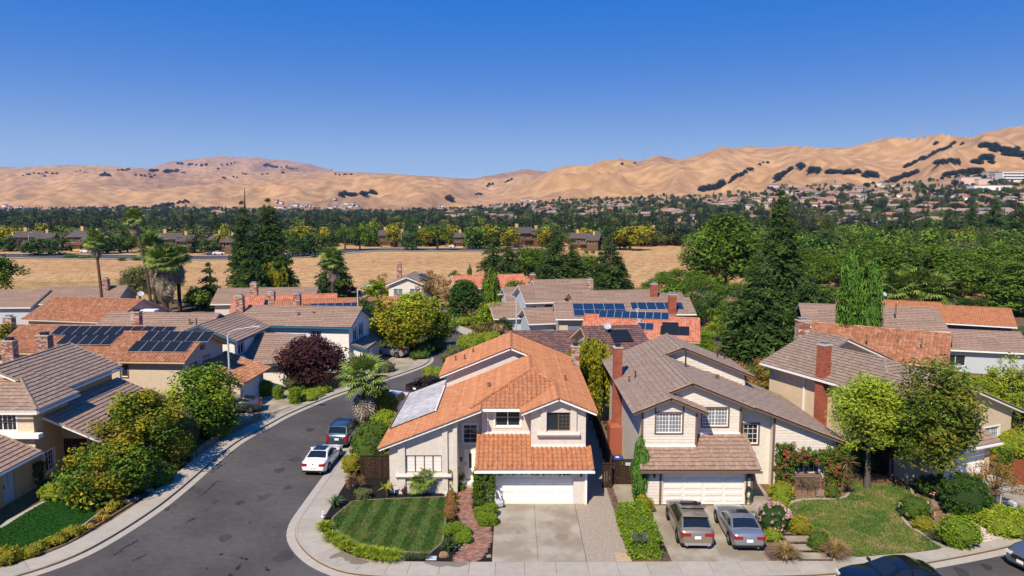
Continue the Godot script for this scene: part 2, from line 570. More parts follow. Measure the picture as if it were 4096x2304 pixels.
func build_ground() -> void:
	var mb := MB.new()
	# ground sheet: everything out to the foot of the hills
	var cn := FastNoiseLite.new()
	cn.seed = 15; cn.frequency = 0.012; cn.fractal_octaves = 5
	for i in range(-45,45):
		for k in range(0,45):
			var z0 := 30.0 - k*10.0
			var x0 := i*10.0
			var t := cn.get_noise_2d(x0,z0*2.0)
			mb.col = Color(1.18,1.0,0.86).lerp(Color(0.92,0.84,0.72),clampf(t*1.4 + 0.5,0,1))
			var gx := x0 + 105.0
			var gz := z0 + 150.0
			if gx*gx/2400.0 + gz*gz/500.0 < 1.0 + t: mb.col = mb.col.lerp(Color(0.62,0.72,0.42),0.6)
			mb.quad(Vector3(x0,-0.16,z0),Vector3(x0 + 10,-0.16,z0),Vector3(x0 + 10,-0.16,z0 - 10),Vector3(x0,-0.16,z0 - 10))
	mb.col = Color(1,0.9,0.8)
	for s in [-1,1]:
		var xa: float = 450.0*s
		mb.quad(Vector3(minf(xa,xa*4),-0.17,30),Vector3(maxf(xa,xa*4),-0.17,30),Vector3(maxf(xa,xa*4),-0.17,-430),Vector3(minf(xa,xa*4),-0.17,-430))
	mb.quad(Vector3(-1800,-0.17,900),Vector3(1800,-0.17,900),Vector3(1800,-0.17,30),Vector3(-1800,-0.17,30))
	struct("ground",mb,M.ground)
	build_hills()
	# asphalt under the two streets
	mb = MB.new()
	mb.quad(Vector3(-60,-0.13,6),Vector3(90,-0.13,6),Vector3(90,-0.13,-128),Vector3(-60,-0.13,-128))
	struct("road",mb,M.asphalt)
	kerb_r = smooth_line(P2([12,-98,6,-94,2.5,-86,0.6,-81,-3.0,-73.6,-6.6,-67.8,-9.3,-62.9,-11.7,-58.0,-12.6,-53.5,-12.7,-47,-12.75,-42,-12.7,-40.2,-12.4,-38.8,-11.9,-37.7,-11.0,-36.4,-9.9,-35.3,-8.5,-34.45,-6.5,-34.05,-3,-33.95,5,-33.95,14,-34.1,18,-34.6,22,-35.5,28,-37.5,36,-41,50,-48,80,-64]),0.5)
	kerb_l = smooth_line(P2([-75,-27,-40,-30.5,-30,-32,-26.5,-33.1,-24.6,-34.5,-23.4,-36.1,-22.7,-38.2,-22.15,-41.5,-21.95,-45,-21.9,-54,-20.9,-59.2,-19.95,-63.1,-17.5,-69.2,-13.8,-75.6,-10.2,-83.4,-11,-90,-14,-100,-15,-112,-13,-124]),0.5)
	var soil_r := kerb_r.duplicate()
	soil_r.append_array(P2([130,-88,130,-94,40,-94]))
	var soil_l := kerb_l.duplicate()
	soil_l.append_array(P2([-20,-140,-100,-140,-140,-80,-140,-27]))
	var soil_n := smooth_line(P2([130,-104,30,-104,0,-103.5,-5,-103,-8,-106,-9,-113,-9.5,-124]),0.8)
	soil_n.append_array(P2([-9,-140,130,-140]))
	for s in [[soil_r,"garden_ground"],[soil_l,"garden_ground"],[soil_n,"garden_ground"]]:
		mb = MB.new()
		mb.col = Color(0.7,0.7,0.58)
		sheet(mb,s[0],-0.02,0.14)
		struct(s[1],mb,M.soil)
	# kerbs,gutters and sidewalks
	var side := 1.0
	for line in [kerb_r,kerb_l]:
		var g := offset_line(line,0.48*side)
		var top := offset_line(line,-0.15*side)
		var back := offset_line(line,-1.5*side)
		mb = MB.new()
		ribbon(mb,g,line,-0.118,-0.10)
		struct("gutter",mb,M.concrete)
		mb = MB.new()
		mb.col = Color(0.93,0.92,0.9)
		var face := offset_line(line,-0.02*side)
		ribbon(mb,line,face,-0.10,0.02)
		ribbon(mb,face,top,0.02,0.022)
		struct("kerb",mb,M.concrete)
		var walk := Node3D.new()
		walk.name = numbered("sidewalk")
		walk.set_meta("kind","structure")
		add_child(walk)
		slabs("slab",top,back,0.012,3,M.concrete,walk,20,260)
	# wet patches that the sprinkler left on the front sidewalk
	mb = MB.new()
	mb.col = Color(0.5,0.47,0.44)
	for w in [[790,1210,880,1195,985,1245,900,1278,860,1240,740,1255],[925,1285,1000,1255,1120,1285,1050,1305,970,1305],[1630,1290,1700,1286,2020,1286,2030,1310,1940,1335,1850,1320,1760,1330]]:
		sheet(mb,smooth_line(PX(w,1000,1700,2.342),0.12,true),0.017)
	struct("wet_patch",mb,M.concrete)
	road_wear()
	# far road beyond the field
	mb = MB.new()
	var far := smooth_line(PX([-900,1022,0,1022,273,1026,405,1026,726,1030,939,1029,1182,1022,1301,1010,1391,1003,1498,998,1754,998,1912,998,2100,1000]),6.0)
	ribbon(mb,far,offset_line(far,-9.0),-0.06,-0.06)
	ribbon(mb,far,offset_line(far,9.0),-0.061,-0.061)
	struct("road",mb,M.asphalt)
	mb = MB.new()
	ribbon(mb,offset_line(far,-9.2),offset_line(far,-12.0),0.05,0.05)
	ribbon(mb,offset_line(far,9.2),offset_line(far,12.0),0.05,0.05)
	struct("sidewalk",mb,M.concrete)
# tyre tracks,seal lines and oil spots that lie on the asphalt
func road_wear() -> void:
	var mb := MB.new()
	var tracks := [[0,2270,260,2180,560,1990,800,1840,1000,1700,1180,1620,1400,1560],[330,2304,620,2110,860,1935,1050,1800,1180,1700],[800,2304,900,2200,960,2080,1060,1930,1200,1780,1330,1660],[950,2300,985,2180,1040,2060,1130,1900,1230,1770],[200,2304,500,2200,760,2080,850,2020,880,1990],[500,2304,760,2220,960,2230,1120,2304],[60,2290,420,2170,640,2040,820,1890,980,1760]]
	for t in tracks:
		var l := smooth_line(PX(t,0,0,1,-0.13),0.5)
		for k in 2:
			var w := rng.randf_range(0.16,0.3)
			var a := offset_line(l,k*1.5 + rng.randf_range(-0.1,0.1))
			for i in a.size() - 1:
				if rng.randf() < 0.12: continue
				var d := (a[i + 1] - a[i]).normalized()
				var s := Vector2(-d.y,d.x)*w*rng.randf_range(0.7,1.2)*0.5
				var b := rng.randf_range(1.08,1.24)
				mb.col = Color(b,b*0.995,b*0.98)
				sheet(mb,PackedVector2Array([a[i] - s,a[i + 1] - s,a[i + 1] + s,a[i] + s]),-0.1255)
	for p in [[668,2038,0.22],[690,2050,0.1],[760,1890,0.25],[850,1888,0.2],[765,1952,0.3],[795,1962,0.35],[700,2020,0.12],[1095,2110,0.1],[1060,2140,0.08],[1000,2090,0.1],[1180,1835,0.5],[1120,1880,0.4],[1240,1720,0.35],[1150,1950,0.3],[960,2010,0.3],[1050,1990,0.45],[900,2150,0.35],[1130,2230,0.5],[3850,2290,0.4],[3950,2270,0.3]]:
		var g := G(p[0],p[1],-0.13)
		var q := PackedVector2Array()
		for k in 9:
			var r: float = p[2]*rng.randf_range(0.55,1.2)
			q.append(Vector2(g.x + cos(TAU*k/9)*r,g.z + sin(TAU*k/9)*r*1.4))
		var b := rng.randf_range(0.45,0.8)
		mb.col = Color(b,b,b)
		sheet(mb,smooth_line(q,0.08,true),-0.1215)
	# the reddish paint mark and a seal line
	mb.col = Color(2.2,0.7,0.55)
	var m := G(697,2111,-0.13)
	sheet(mb,PackedVector2Array([Vector2(m.x - 0.14,m.z),Vector2(m.x,m.z + 0.1),Vector2(m.x + 0.15,m.z),Vector2(m.x,m.z - 0.1)]),-0.1175)
	struct("road_wear",mb,M.asphalt)
	# oil spots on the driveways
	mb = MB.new()
	for p in [[2060,2110,0.3],[2075,2130,0.18],[2250,2150,0.35],[2200,2090,0.2],[2110,2200,0.25],[2700,2230,0.2],[2890,2190,0.25],[2850,2240,0.2],[2030,2090,0.12]]:
		var g := G(p[0],p[1],0.02)
		var q := PackedVector2Array()
		for k in 9: q.append(Vector2(g.x + cos(TAU*k/9)*p[2]*rng.randf_range(0.5,1.2),g.z + sin(TAU*k/9)*p[2]*rng.randf_range(0.7,1.6)))
		var b := rng.randf_range(0.80,0.93)
		mb.col = Color(b,b*0.94,b*0.85)
		sheet(mb,smooth_line(q,0.08,true),0.0245)
	struct("driveway_stain",mb,M.drive)
	# dry grass of the field
	var blade := MB.new()
	for k in 5:
		var a := k*1.25
		var d := Vector3(cos(a),0,sin(a))
		blade.tri(-d*0.12,d*0.12,Vector3(d.z*0.35,1,-d.x*0.35))
	var mm := MultiMesh.new()
	mm.transform_format = MultiMesh.TRANSFORM_3D
	mm.use_colors = true
	mm.mesh = blade.mesh()
	mm.instance_count = 5000
	var fn := FastNoiseLite.new()
	fn.seed = 4; fn.frequency = 0.03
	for i in 5000:
		var r := rng.randf_range(140,285)
		var px := rng.randf_range(-100,2900)
		var x := (px - 2048.0)/FAR_F*r
		var t := fn.get_noise_2d(x,r)
		var g := rng.randf_range(0.75,1.2)
		var c := Color(0.56,0.37,0.18)*g
		var gx := x + 105.0
		if gx*gx/2400.0 + (150.0 - r)*(150.0 - r)/500.0 < 1.2 + t*2.0: c = Color(0.22,0.23,0.07)*g
		mm.set_instance_transform(i,Transform3D(Basis(UP,rng.randf()*TAU).scaled(Vector3(1.6,rng.randf_range(0.05,0.14)*(1.0 + maxf(0.0,t*2.0)),1.6)),Vector3(x,-0.17,-r)))
		mm.set_instance_color(i,c)
	var o := MultiMeshInstance3D.new()
	o.name = "field_grass"
	o.multimesh = mm
	o.material_override = M.grass
	tag(o,"dry straw-coloured grass growing across the open field","grass","","stuff")
	add_child(o)
func pave(called: String,x0: float,x1: float,z0: float,z1: float,y: float,m: Material,parent: Node,tint := Color.WHITE) -> void:
	var mb := MB.new()
	mb.col = tint
	mb.bevbox(Vector3(minf(x0,x1) + 0.006,y - 0.06,minf(z0,z1) + 0.006),Vector3(maxf(x0,x1) - 0.006,y,maxf(z0,z1) - 0.006),0.008)
	part(called,mb,m,parent)
func node_struct(called: String) -> Node3D:
	var n := Node3D.new()
	n.name = numbered(called)
	n.set_meta("kind","structure")
	add_child(n)
	return n
# up to `keep` single pieces as parts (nearest the camera),the rest joined
func laid_bricks(parent: Node,called: String,rest: String,poly: PackedVector2Array,y: float,bw: float,bl: float,pal: Array,keep := 300) -> void:
	var lo := poly[0]
	var hi := poly[0]
	for p in poly:
		lo = lo.min(p); hi = hi.max(p)
	var meshes := []
	for c in pal:
		var mb := MB.new()
		mb.col = c
		mb.bevbox(Vector3(-bl*0.5 + 0.004,-0.03,-bw*0.5 + 0.004),Vector3(bl*0.5 - 0.004,0,bw*0.5 - 0.004),0.006)
		meshes.append(mb.mesh())
	var spots := []
	var row := 0
	var z := lo.y
	while z < hi.y:
		var x := lo.x - (bl*0.5 if row % 2 else 0.0)
		while x < hi.x:
			var c := Vector2(x + bl*0.5,z + bw*0.5)
			if Geometry2D.is_point_in_polygon(c,poly):
				spots.append(Vector3(c.x,y + rng.randf_range(-0.004,0.004),c.y))
			x += bl
		z += bw
		row += 1
	spots.sort_custom(func(a,b): return a.z > b.z)
	var st := SurfaceTool.new()
	st.begin(Mesh.PRIMITIVE_TRIANGLES)
	var nrest := 0
	for i in spots.size():
		var k := rng.randi() % meshes.size()
		var t := Transform3D(Basis(UP,rng.randf_range(-0.02,0.02)),spots[i])
		if i < keep: inst(called,meshes[k],M.brick,parent,t)
		else:
			st.append_from(meshes[k],0,t)
			nrest += 1
	if nrest:
		var o := inst(rest,st.commit(),M.brick,parent)
		o.set_meta("kind","stuff")
const PAVER := [Color(0.32,0.17,0.125),Color(0.27,0.15,0.12),Color(0.36,0.215,0.17),Color(0.15,0.115,0.10),Color(0.30,0.12,0.07)]
const EDGER := [Color(0.13,0.085,0.07),Color(0.20,0.11,0.08),Color(0.10,0.075,0.065)]
func grass_patch(called: String,poly: PackedVector2Array,y: float,n: int,paint: Callable,h := 0.06) -> void:
	var blade := MB.new()
	blade.tri(Vector3(-0.03,0,0),Vector3(0.03,0,0),Vector3(0.015,1,0.03))
	blade.tri(Vector3(0,0,-0.03),Vector3(0,0,0.03),Vector3(-0.02,0.85,0.0))
	var lo := poly[0]
	var hi := poly[0]
	for p in poly:
		lo = lo.min(p); hi = hi.max(p)
	var spots := []
	while spots.size() < n:
		var q := Vector2(rng.randf_range(lo.x,hi.x),rng.randf_range(lo.y,hi.y))
		if Geometry2D.is_point_in_polygon(q,poly): spots.append(q)
	var mm := MultiMesh.new()
	mm.transform_format = MultiMesh.TRANSFORM_3D
	mm.use_colors = true
	mm.mesh = blade.mesh()
	mm.instance_count = n
	for i in n:
		var s: Vector2 = spots[i]
		mm.set_instance_transform(i,Transform3D(Basis(UP,rng.randf()*TAU).scaled(Vector3(1,h*rng.randf_range(0.6,1.3),1)),Vector3(s.x,y,s.y)))
		mm.set_instance_color(i,paint.call(s.x,s.y)*rng.randf_range(0.75,1.3))
	var o := MultiMeshInstance3D.new()
	o.name = numbered(called)
	o.multimesh = mm
	o.material_override = M.grass
	o.set_meta("kind","stuff")
	o.set_meta("label","short grass blades growing on the " + called.replace("_"," "))
	o.set_meta("category","grass")
	add_child(o)
func build_yards() -> void:
	# tile-roof house: driveway,stamped side strip,brick path,lawn,mulch bed
	var d := node_struct("driveway")
	var xs := [-1.05,1.38,3.92]
	var zs := [-35.46,-38.0,-40.8,-42.8]
	for i in 2:
		for k in 3:
			pave("slab",xs[i],xs[i + 1],zs[k],zs[k + 1],0.02,M.drive,d,Color.WHITE*rng.randf_range(0.94,1.04))
	var mb := MB.new()
	sheet(mb,P2([3.94,-35.46,6.3,-35.46,6.3,-46.5,4.8,-46.5,4.8,-42.7,3.94,-42.7]),0.018,0.03)
	struct("driveway_strip",mb,M.stamped)
	mb = MB.new()
	sheet(mb,P2([4.8,-46.5,7.3,-46.5,7.3,-62,4.8,-62]),0.014)
	struct("side_path",mb,M.concrete)
	var lawn := smooth_line(PX([770,900,800,850,930,745,1000,715,1400,692,1700,682,1845,680,1860,700,1850,800,1832,900,1800,1090,1740,1160,1690,1200,1480,1195,1200,1160,1000,1110,880,1060,800,970],1000,1700,2.342),0.3,true)
	var ln := FastNoiseLite.new()
	ln.seed = 3; ln.frequency = 0.5; ln.fractal_octaves = 3
	var stripes := func(x: float,z: float) -> Color:
		var s := fposmod(x + 0.04*z + ln.get_noise_2d(x,z)*0.12,1.16) < 0.58
		var t := ln.get_noise_2d(x*1.7 + 40.0,z*0.9)
		var c := Color(0.095,0.165,0.038) if s else Color(0.045,0.10,0.016)
		return c.lerp(Color(0.18,0.17,0.06),clampf(t*1.3 - 0.15,0,0.5))
	mb = MB.new()
	cells(mb,lawn,0.03,0.29,stripes,0.006)
	struct("lawn",mb,M.lawn)
	grass_patch("striped_lawn",lawn,0.03,16000,stripes,0.055)
	edging("lawn_edging",lawn,0.10,0.06,M.rock)
	# black mulch bed between sidewalk,house and path
	var bed := offset_line(kerb_r,-1.53)
	var poly := PackedVector2Array()
	for p in bed:
		if p.y > -51.5 and p.x < -2.0: poly.append(p)
	poly.append_array(P2([-1.07,-35.5,-1.07,-42.5,-1.9,-42.6,-2.0,-45.6,-3.6,-45.6,-3.6,-44.4,-7.9,-44.4,-8.2,-47.2,-8.2,-51.2]))
	mb = MB.new()
	sheet(mb,poly,0.012)
	struct("mulch_bed",mb,M.mulch)
	var path := smooth_line(PX([1935,560,1932,640,1925,740,1930,830,1990,930,2040,1010,2050,1080,1990,1150,1910,1240,1900,1283,2135,1283,2215,1185,2262,1095,2262,1000,2205,920,2105,850,2078,750,2078,640,2078,560],1000,1700,2.342),0.4)
	var pn := node_struct("brick_path")
	laid_bricks(pn,"brick","brick_field",path,0.045,0.115,0.23,PAVER)
	# cream house: driveway,brick borders,entry walk
	d = node_struct("driveway")
	xs = [8.4,11.2,13.65]
	zs = [-35.46,-37.6,-40.2,-42.5]
	for i in 2:
		for k in 3:
			pave("slab",xs[i],xs[i + 1],zs[k],zs[k + 1],0.02,M.drive,d,Color(0.93,0.93,0.94)*rng.randf_range(0.93,1.02))
	pave("slab",6.65,7.9,-40.6,-43.2,0.018,M.drive,d,Color(0.95,0.95,0.95))
	pave("slab",6.65,8.3,-43.2,-46.2,0.018,M.drive,d,Color(0.9,0.9,0.9))
	pave("slab",13.7,15.0,-40.4,-42.6,0.02,M.drive,d,Color(0.95,0.95,0.95))
	pave("slab",14.95,16.4,-41.0,-43.6,0.022,M.drive,d,Color(0.95,0.95,0.95))
	pave("slab",15.0,16.6,-43.6,-46.0,0.022,M.drive,d,Color(0.9,0.9,0.9))
	var bn := node_struct("brick_border")
	laid_bricks(bn,"brick","brick_field",P2([7.98,-35.5,8.36,-35.5,8.36,-42.0,7.98,-42.0]),0.03,0.085,0.4,EDGER,110)
	laid_bricks(bn,"brick","brick_field",P2([13.7,-35.5,14.15,-35.5,14.15,-40.3,13.7,-40.3]),0.03,0.085,0.45,EDGER,90)
	laid_bricks(bn,"brick","brick_field",P2([6.34,-36,6.6,-36,6.6,-46,6.34,-46]),0.03,0.1,0.26,EDGER,90)
	laid_bricks(bn,"brick","brick_field",P2([15.0,-38.0,15.45,-38.0,16.7,-43.5,16.3,-43.5]),0.03,0.1,0.4,EDGER,60)
	# stepped path of slabs between brick risers through the planting
	d = node_struct("step_path")
	for i in 4:
		var z := -35.5 - i*0.95
		pave("slab",15.3,16.8,z - 0.12,z - 0.85,0.06 + i*0.02,M.drive,d)
		laid_bricks(d,"brick","brick_field",P2([15.1,z,16.9,z,16.9,z - 0.1,15.1,z - 0.1]),0.085 + i*0.02,0.1,0.09,EDGER,20)
	# patchy lawn of the cream house
	var lawn2 := smooth_line(PX([365,800,380,745,470,712,640,700,800,700,900,680,960,610,950,545,1100,545,1250,575,1430,570,1500,600,1530,650,1450,700,1410,770,1420,850,1490,950,1600,1020,1700,1090,1810,1155,1600,1195,1280,1222,1000,1245,900,1230,700,1100,560,1000,420,900],3000,1700,2.35),0.4,true)
	var l2 := FastNoiseLite.new()
	l2.seed = 9; l2.frequency = 0.22; l2.fractal_octaves = 4
	var patchy := func(x: float,z: float) -> Color:
		var t := l2.get_noise_2d(x,z*1.6)
		var u := l2.get_noise_2d(x*2.3 + 70.0,z*2.9)
		var c := Color(0.15,0.195,0.045).lerp(Color(0.08,0.155,0.028),clampf(t*3.0 + 0.4,0,1))
		return c.lerp(Color(0.32,0.25,0.12),clampf(u*2.0 - 0.25,0,0.6))
	mb = MB.new()
	cells(mb,lawn2,0.03,0.33,patchy,0.008)
	struct("lawn",mb,M.lawn)
	grass_patch("patchy_lawn",lawn2,0.03,16000,patchy,0.07)
	var e2 := smooth_line(PX([395,890,362,800,380,745,470,712,640,702,800,700,900,680,930,640],3000,1700,2.35),0.3)
	edging("lawn_edging",e2,0.16,0.08,M.concrete)
	e2 = smooth_line(PX([1430,565,1500,598,1530,650],3000,1700,2.35),0.3)
	edging("lawn_edging",e2,0.14,0.08,M.concrete)
	e2 = smooth_line(PX([1440,730,1408,770,1420,850,1490,950,1600,1020,1700,1090,1830,1160],3000,1700,2.35),0.3)
	edging("lawn_edging",e2,0.16,0.08,M.concrete)
	mb = MB.new()
	mb.col = Color(1.15,1.1,1.05)
	sheet(mb,PX([1440,740,1560,640,1700,700,1850,640,1900,720,1980,860,2060,940,2100,1090,1840,1150,1600,1010,1490,940,1420,840],3000,1700,2.35),0.012)
	sheet(mb,PX([180,700,380,520,900,480,960,560,900,670,640,700,380,745,330,900,240,800],3000,1700,2.35),0.012)
	struct("planting_bed",mb,M.soil)
	# beige house driveway and red bark bed
	d = node_struct("driveway")
	var e1 := Vector2(0.92,-0.39)
	for i in 3:
		for k in 3:
			var o := Vector2(28.7,-45.75) + e1*(i*1.75 - 0.2) + Vector2(0.39,0.92)*(k*2.6)
			mb = MB.new()
			mb.col = Color.WHITE*rng.randf_range(0.93,1.03)
			var q := PackedVector2Array([o,o + e1*1.73,o + e1*1.73 + Vector2(0.39,0.92)*2.58,o + Vector2(0.39,0.92)*2.58])
			sheet(mb,q,0.02,0.05)
			part("slab",mb,M.drive,d)
	mb = MB.new()
	mb.col = Color(1.0,0.42,0.28)
	sheet(mb,PX([2350,400,2400,340,2576,330,2700,420,2700,560,2576,620,2500,470,2400,450],3000,1700,2.35),0.013)
	struct("bark_bed",mb,M.soil)
	mb = MB.new()
	mb.col = Color(0.75,0.85,0.95)
	sheet(mb,PX([2060,1080,2090,1005,2220,1050,2140,1085],3000,1700,2.35),0.03,0.03)
	struct("stone_slab",mb,M.concrete)
	# tan house across the street: turf,path,planting strip
	mb = MB.new()
	var turf := smooth_line(PX([0,1030,120,960,420,790,650,770,980,755,935,830,830,925,640,1060,430,1155,170,1240,0,1240,-500,1330,-700,1330,-400,1160],0,1650,2.2155),0.5,true)
	sheet(mb,turf,0.03)
	struct("turf_lawn",mb,M.turf)
	grass_patch("turf_lawn",turf,0.03,9000,func(_x,_z): return Color(0.014,0.085,0.005),0.05)
	edging("lawn_edging",smooth_line(PX([985,755,940,835,832,932,640,1068,430,1162,170,1248,0,1270],0,1650,2.2155),0.4),0.08,0.07,M.concrete)
	mb = MB.new()
	mb.col = Color(1.3,1.1,1.0)
	sheet(mb,PX([0,1260,170,1248,430,1162,640,1068,832,932,985,755,1220,740,1180,800,860,1000,560,1180,150,1310,0,1345],0,1650,2.2155),0.014)
	sheet(mb,P2([-24,-51.5,-23.6,-56,-22.4,-61,-27,-62,-31,-58,-31,-50]),0.012)
	struct("planting_strip",mb,M.mulch)
	edging("strip_edging",smooth_line(PX([1190,800,870,1000,560,1185,150,1315,0,1350],0,1650,2.2155),0.25),0.14,0.10,M.soil)
	mb = MB.new()
	sheet(mb,PX([0,1010,60,960,430,760,430,620,570,610,700,500,770,520,740,610,560,640,440,790,100,985,0,1035],0,1650,2.2155),0.02,0.02)
	struct("entry_walk",mb,M.concrete)
	# solar house driveway,teal house driveway
	d = node_struct("driveway")
	mb = MB.new()
	sheet(mb,PX([1000,1620,1010,1560,1150,1590,1240,1605,1100,1670,1000,1700,960,1720,940,1680]),0.016,0.03)
	sheet(mb,P2([-23.2,-60.5,-20.9,-65.5,-22.5,-70.5,-31,-71,-31,-62]),0.015,0.03)
	part("slab",mb,M.drive,d)
	d = node_struct("driveway")
	mb = MB.new()
	sheet(mb,PX([1490,1450,1520,1425,1640,1440,1700,1450,1620,1480,1560,1500]),0.016,0.03)
	sheet(mb,P2([-14.6,-74.5,-11,-81.6,-13,-88,-22,-88,-20,-78]),0.015,0.03)
	part("slab",mb,M.drive,d)
	# front garden of the far corner house
	mb = MB.new()
	mb.col = Color(0.09,0.14,0.03)
	sheet(mb,P2([-6.5,-108,-3,-106,-1,-110,-5,-113]),0.0,0.0)
	sheet(mb,P2([-20.5,-88.5,-16.5,-87.5,-14.5,-93,-18,-97,-22,-95]),0.0)
	sheet(mb,P2([20,-75,34,-72,40,-80,22,-86]),0.0)
	struct("lawn",mb,M.lawn)
	mb = MB.new()
	sheet(mb,PX([1760,1235,1800,1225,1830,1270,1860,1275,1800,1290]),0.004)
	sheet(mb,PX([1800,1310,1830,1300,1960,1345,1900,1360]),0.012)
	struct("sidewalk",mb,M.concrete)
	# street to the side of the houses behind
	mb = MB.new()
	sheet(mb,PX([3960,1340,4200,1340,4300,1420,4010,1430]),0.005)
	struct("road",mb,M.asphalt)
	mb = MB.new()
	mb.col = Color(0.085,0.14,0.03)
	sheet(mb,PX([3800,1305,4300,1305,4300,1335,3800,1335]),0.01)
	struct("lawn",mb,M.lawn)
# ---------- house kit (world coordinates) ----------
const TERRA := [Color(0.47,0.20,0.095),Color(0.49,0.215,0.105),Color(0.45,0.19,0.09),Color(0.47,0.225,0.12),Color(0.43,0.185,0.095)]
const TERRA2 := [Color(0.42,0.20,0.11),Color(0.38,0.17,0.09),Color(0.46,0.25,0.15),Color(0.33,0.15,0.08),Color(0.44,0.19,0.10)]
const SALMON := [Color(0.58,0.21,0.115),Color(0.62,0.26,0.15),Color(0.54,0.18,0.10),Color(0.60,0.29,0.19)]
const UMBER := [Color(0.335,0.252,0.195),Color(0.315,0.236,0.183),Color(0.35,0.264,0.205),Color(0.30,0.225,0.175)]
const ROSEY := [Color(0.365,0.258,0.198),Color(0.345,0.242,0.186),Color(0.38,0.272,0.21),Color(0.335,0.235,0.18)]
const PLUM := [Color(0.19,0.105,0.095),Color(0.15,0.09,0.09),Color(0.22,0.13,0.115),Color(0.13,0.09,0.095),Color(0.24,0.12,0.10)]
const RED_BRICK := [Color(0.36,0.10,0.055),Color(0.31,0.085,0.05),Color(0.41,0.13,0.07),Color(0.34,0.12,0.08)]
const USED_BRICK := [Color(0.33,0.14,0.10),Color(0.42,0.23,0.18),Color(0.55,0.47,0.42),Color(0.28,0.11,0.08),Color(0.48,0.35,0.29)]
func house(called: String,label: String,at: Vector3,group := "",cat := "house") -> Dictionary:
	var n := thing(called,label,cat,at,0.0,group)
	return {"n": n,"o": at,"full": [],"rest": MB.new(),"style": "S","pal": TERRA,"keep": 0,"trim": M.white,"wall": M.stucco,"rake": true,"ridge": [],"capr": 0.11}
func tile_shape(mb: MB,O: Vector3,u: Vector3,v: Vector3,N: Vector3,ul: float,w: float,v0: float,v1: float,style: String,a0: float,b0: float,a1: float,b1: float,lift: float) -> void:
	var prof: Array
	if style == "S": prof = [0.0,0.0,0.10,0.042,0.27,0.07,0.44,0.042,0.56,0.004,0.80,-0.006,1.0,0.0]
	elif style == "s": prof = [0.0,0.0,0.27,0.07,0.55,0.0,1.0,0.0]
	else: prof = [0.0,0.0,1.0,0.0]
	var pb := Vector3.ZERO
	var pt := Vector3.ZERO
	var pf := Vector3.ZERO
	var pg := Vector3.ZERO
	for k in range(0,prof.size(),2):
		var uu: float = ul + prof[k]*w
		var ub := clampf(uu,a0,b0)
		var ut := clampf(uu,a1,b1)
		var b = O + u*ub + v*(v0 - 0.015) + N*(prof[k + 1] + lift)
		var t = O + u*ut + v*(v1 + 0.01) + N*(prof[k + 1]*0.9 + lift*0.1)
		var f = O + u*ub + v*(v0 - 0.015) + N*(prof[k + 1]*0.5 - 0.012 if style != "F" else lift - 0.026)
		var g := O + u*ub + v*(v0 + 0.07) + N*(-0.012)
		if k > 0:
			mb.quad(pb,b,t,pt)
			mb.quad(pf,f,b,pb)
			if style == "F": mb.quad(pg,g,f,pf)
		pb = b; pt = t; pf = f; pg = g
# lay tiles on a convex,planar polygon (world points,any order round the edge)
func roof_face(H: Dictionary,pts: Array,style := "",pal := []) -> void:
	if style == "": style = H.style
	if pal.is_empty(): pal = H.pal
	var N: Vector3 = (pts[1] - pts[0]).cross(pts[2] - pts[0]).normalized()
	if N.y < 0: N = -N
	var u := UP.cross(N)
	u = u.normalized() if u.length() > 0.01 else Vector3.RIGHT
	# right handed u,v,N with v up the slope
	var v := N.cross(u).normalized()
	if v.y < 0:
		v = -v; u = -u
	var O: Vector3 = pts[0]
	var q := []
	var v_lo := 1e9
	var v_hi := -1e9
	for p: Vector3 in pts:
		var d := p - O
		q.append(Vector2(d.dot(u),d.dot(v)))
		v_lo = minf(v_lo,q[-1].y); v_hi = maxf(v_hi,q[-1].y)
	var far: bool = H.keep == 0
	var w := 0.30 if style in ["S","s"] else 0.34
	var e := 0.37
	var lift := 0.03 if style in ["S","s"] else 0.06
	var rows := maxi(1,int(round((v_hi - v_lo)/e)))
	e = (v_hi - v_lo)/rows
	var u_min := 1e9
	for p in q: u_min = minf(u_min,p.x)
	for r in rows:
		var v0 := v_lo + e*r
		var v1 := v0 + e
		var s0 := span(q,v0 + 0.002)
		var s1 := span(q,v1 - 0.002)
		if s0.y - s0.x < 0.02 and s1.y - s1.x < 0.02: continue
		var a := minf(s0.x,s1.x)
		var b := maxf(s0.y,s1.y)
		var shift: float = 0.0 if style in ["S","s"] else (0.5 if r % 2 else 0.0)*w
		var c := int(floor((a - u_min - shift)/w))
		var big: bool = far and style == "F"
		while u_min + shift + c*w < b:
			var ul := u_min + shift + c*w
			var ww := w*(6.0 if big else 1.0)
			var col: Color = pal[rng.randi() % pal.size()]*rng.randf_range(0.93,1.07)
			var jit := rng.randf_range(-0.004,0.006)
			var full := ul >= maxf(s0.x,s1.x) and ul + ww <= minf(s0.y,s1.y)
			if full and not far:
				H.full.append([O + u*ul + v*v0,Basis(u,N,-v),style,rng.randi() % pal.size(),pal,col,e,w])
			else:
				H.rest.col = col
				tile_shape(H.rest,O,u,v,N,ul,ww,v0,v1,style,s0.x,s0.y,s1.x,s1.y,lift + jit)
			c += 6 if big else 1
	# deck under the tiles: soffit and fascia
	var dk := MB.new()
	var top := []
	var bot := []
	for p: Vector3 in pts:
		top.append(p - N*0.016); bot.append(p - N*0.17)
	if (pts[1] - pts[0]).cross(pts[2] - pts[0]).y < 0:
		top.reverse(); bot.reverse()
	for i in range(1,top.size() - 1):
		dk.tri(top[0],top[i],top[i + 1]); dk.tri(bot[0],bot[i + 1],bot[i])
	for i in top.size():
		var j := (i + 1) % top.size()
		dk.quad(bot[i],bot[j],top[j],top[i])
	part("roof_deck",dk,H.trim,H.n)
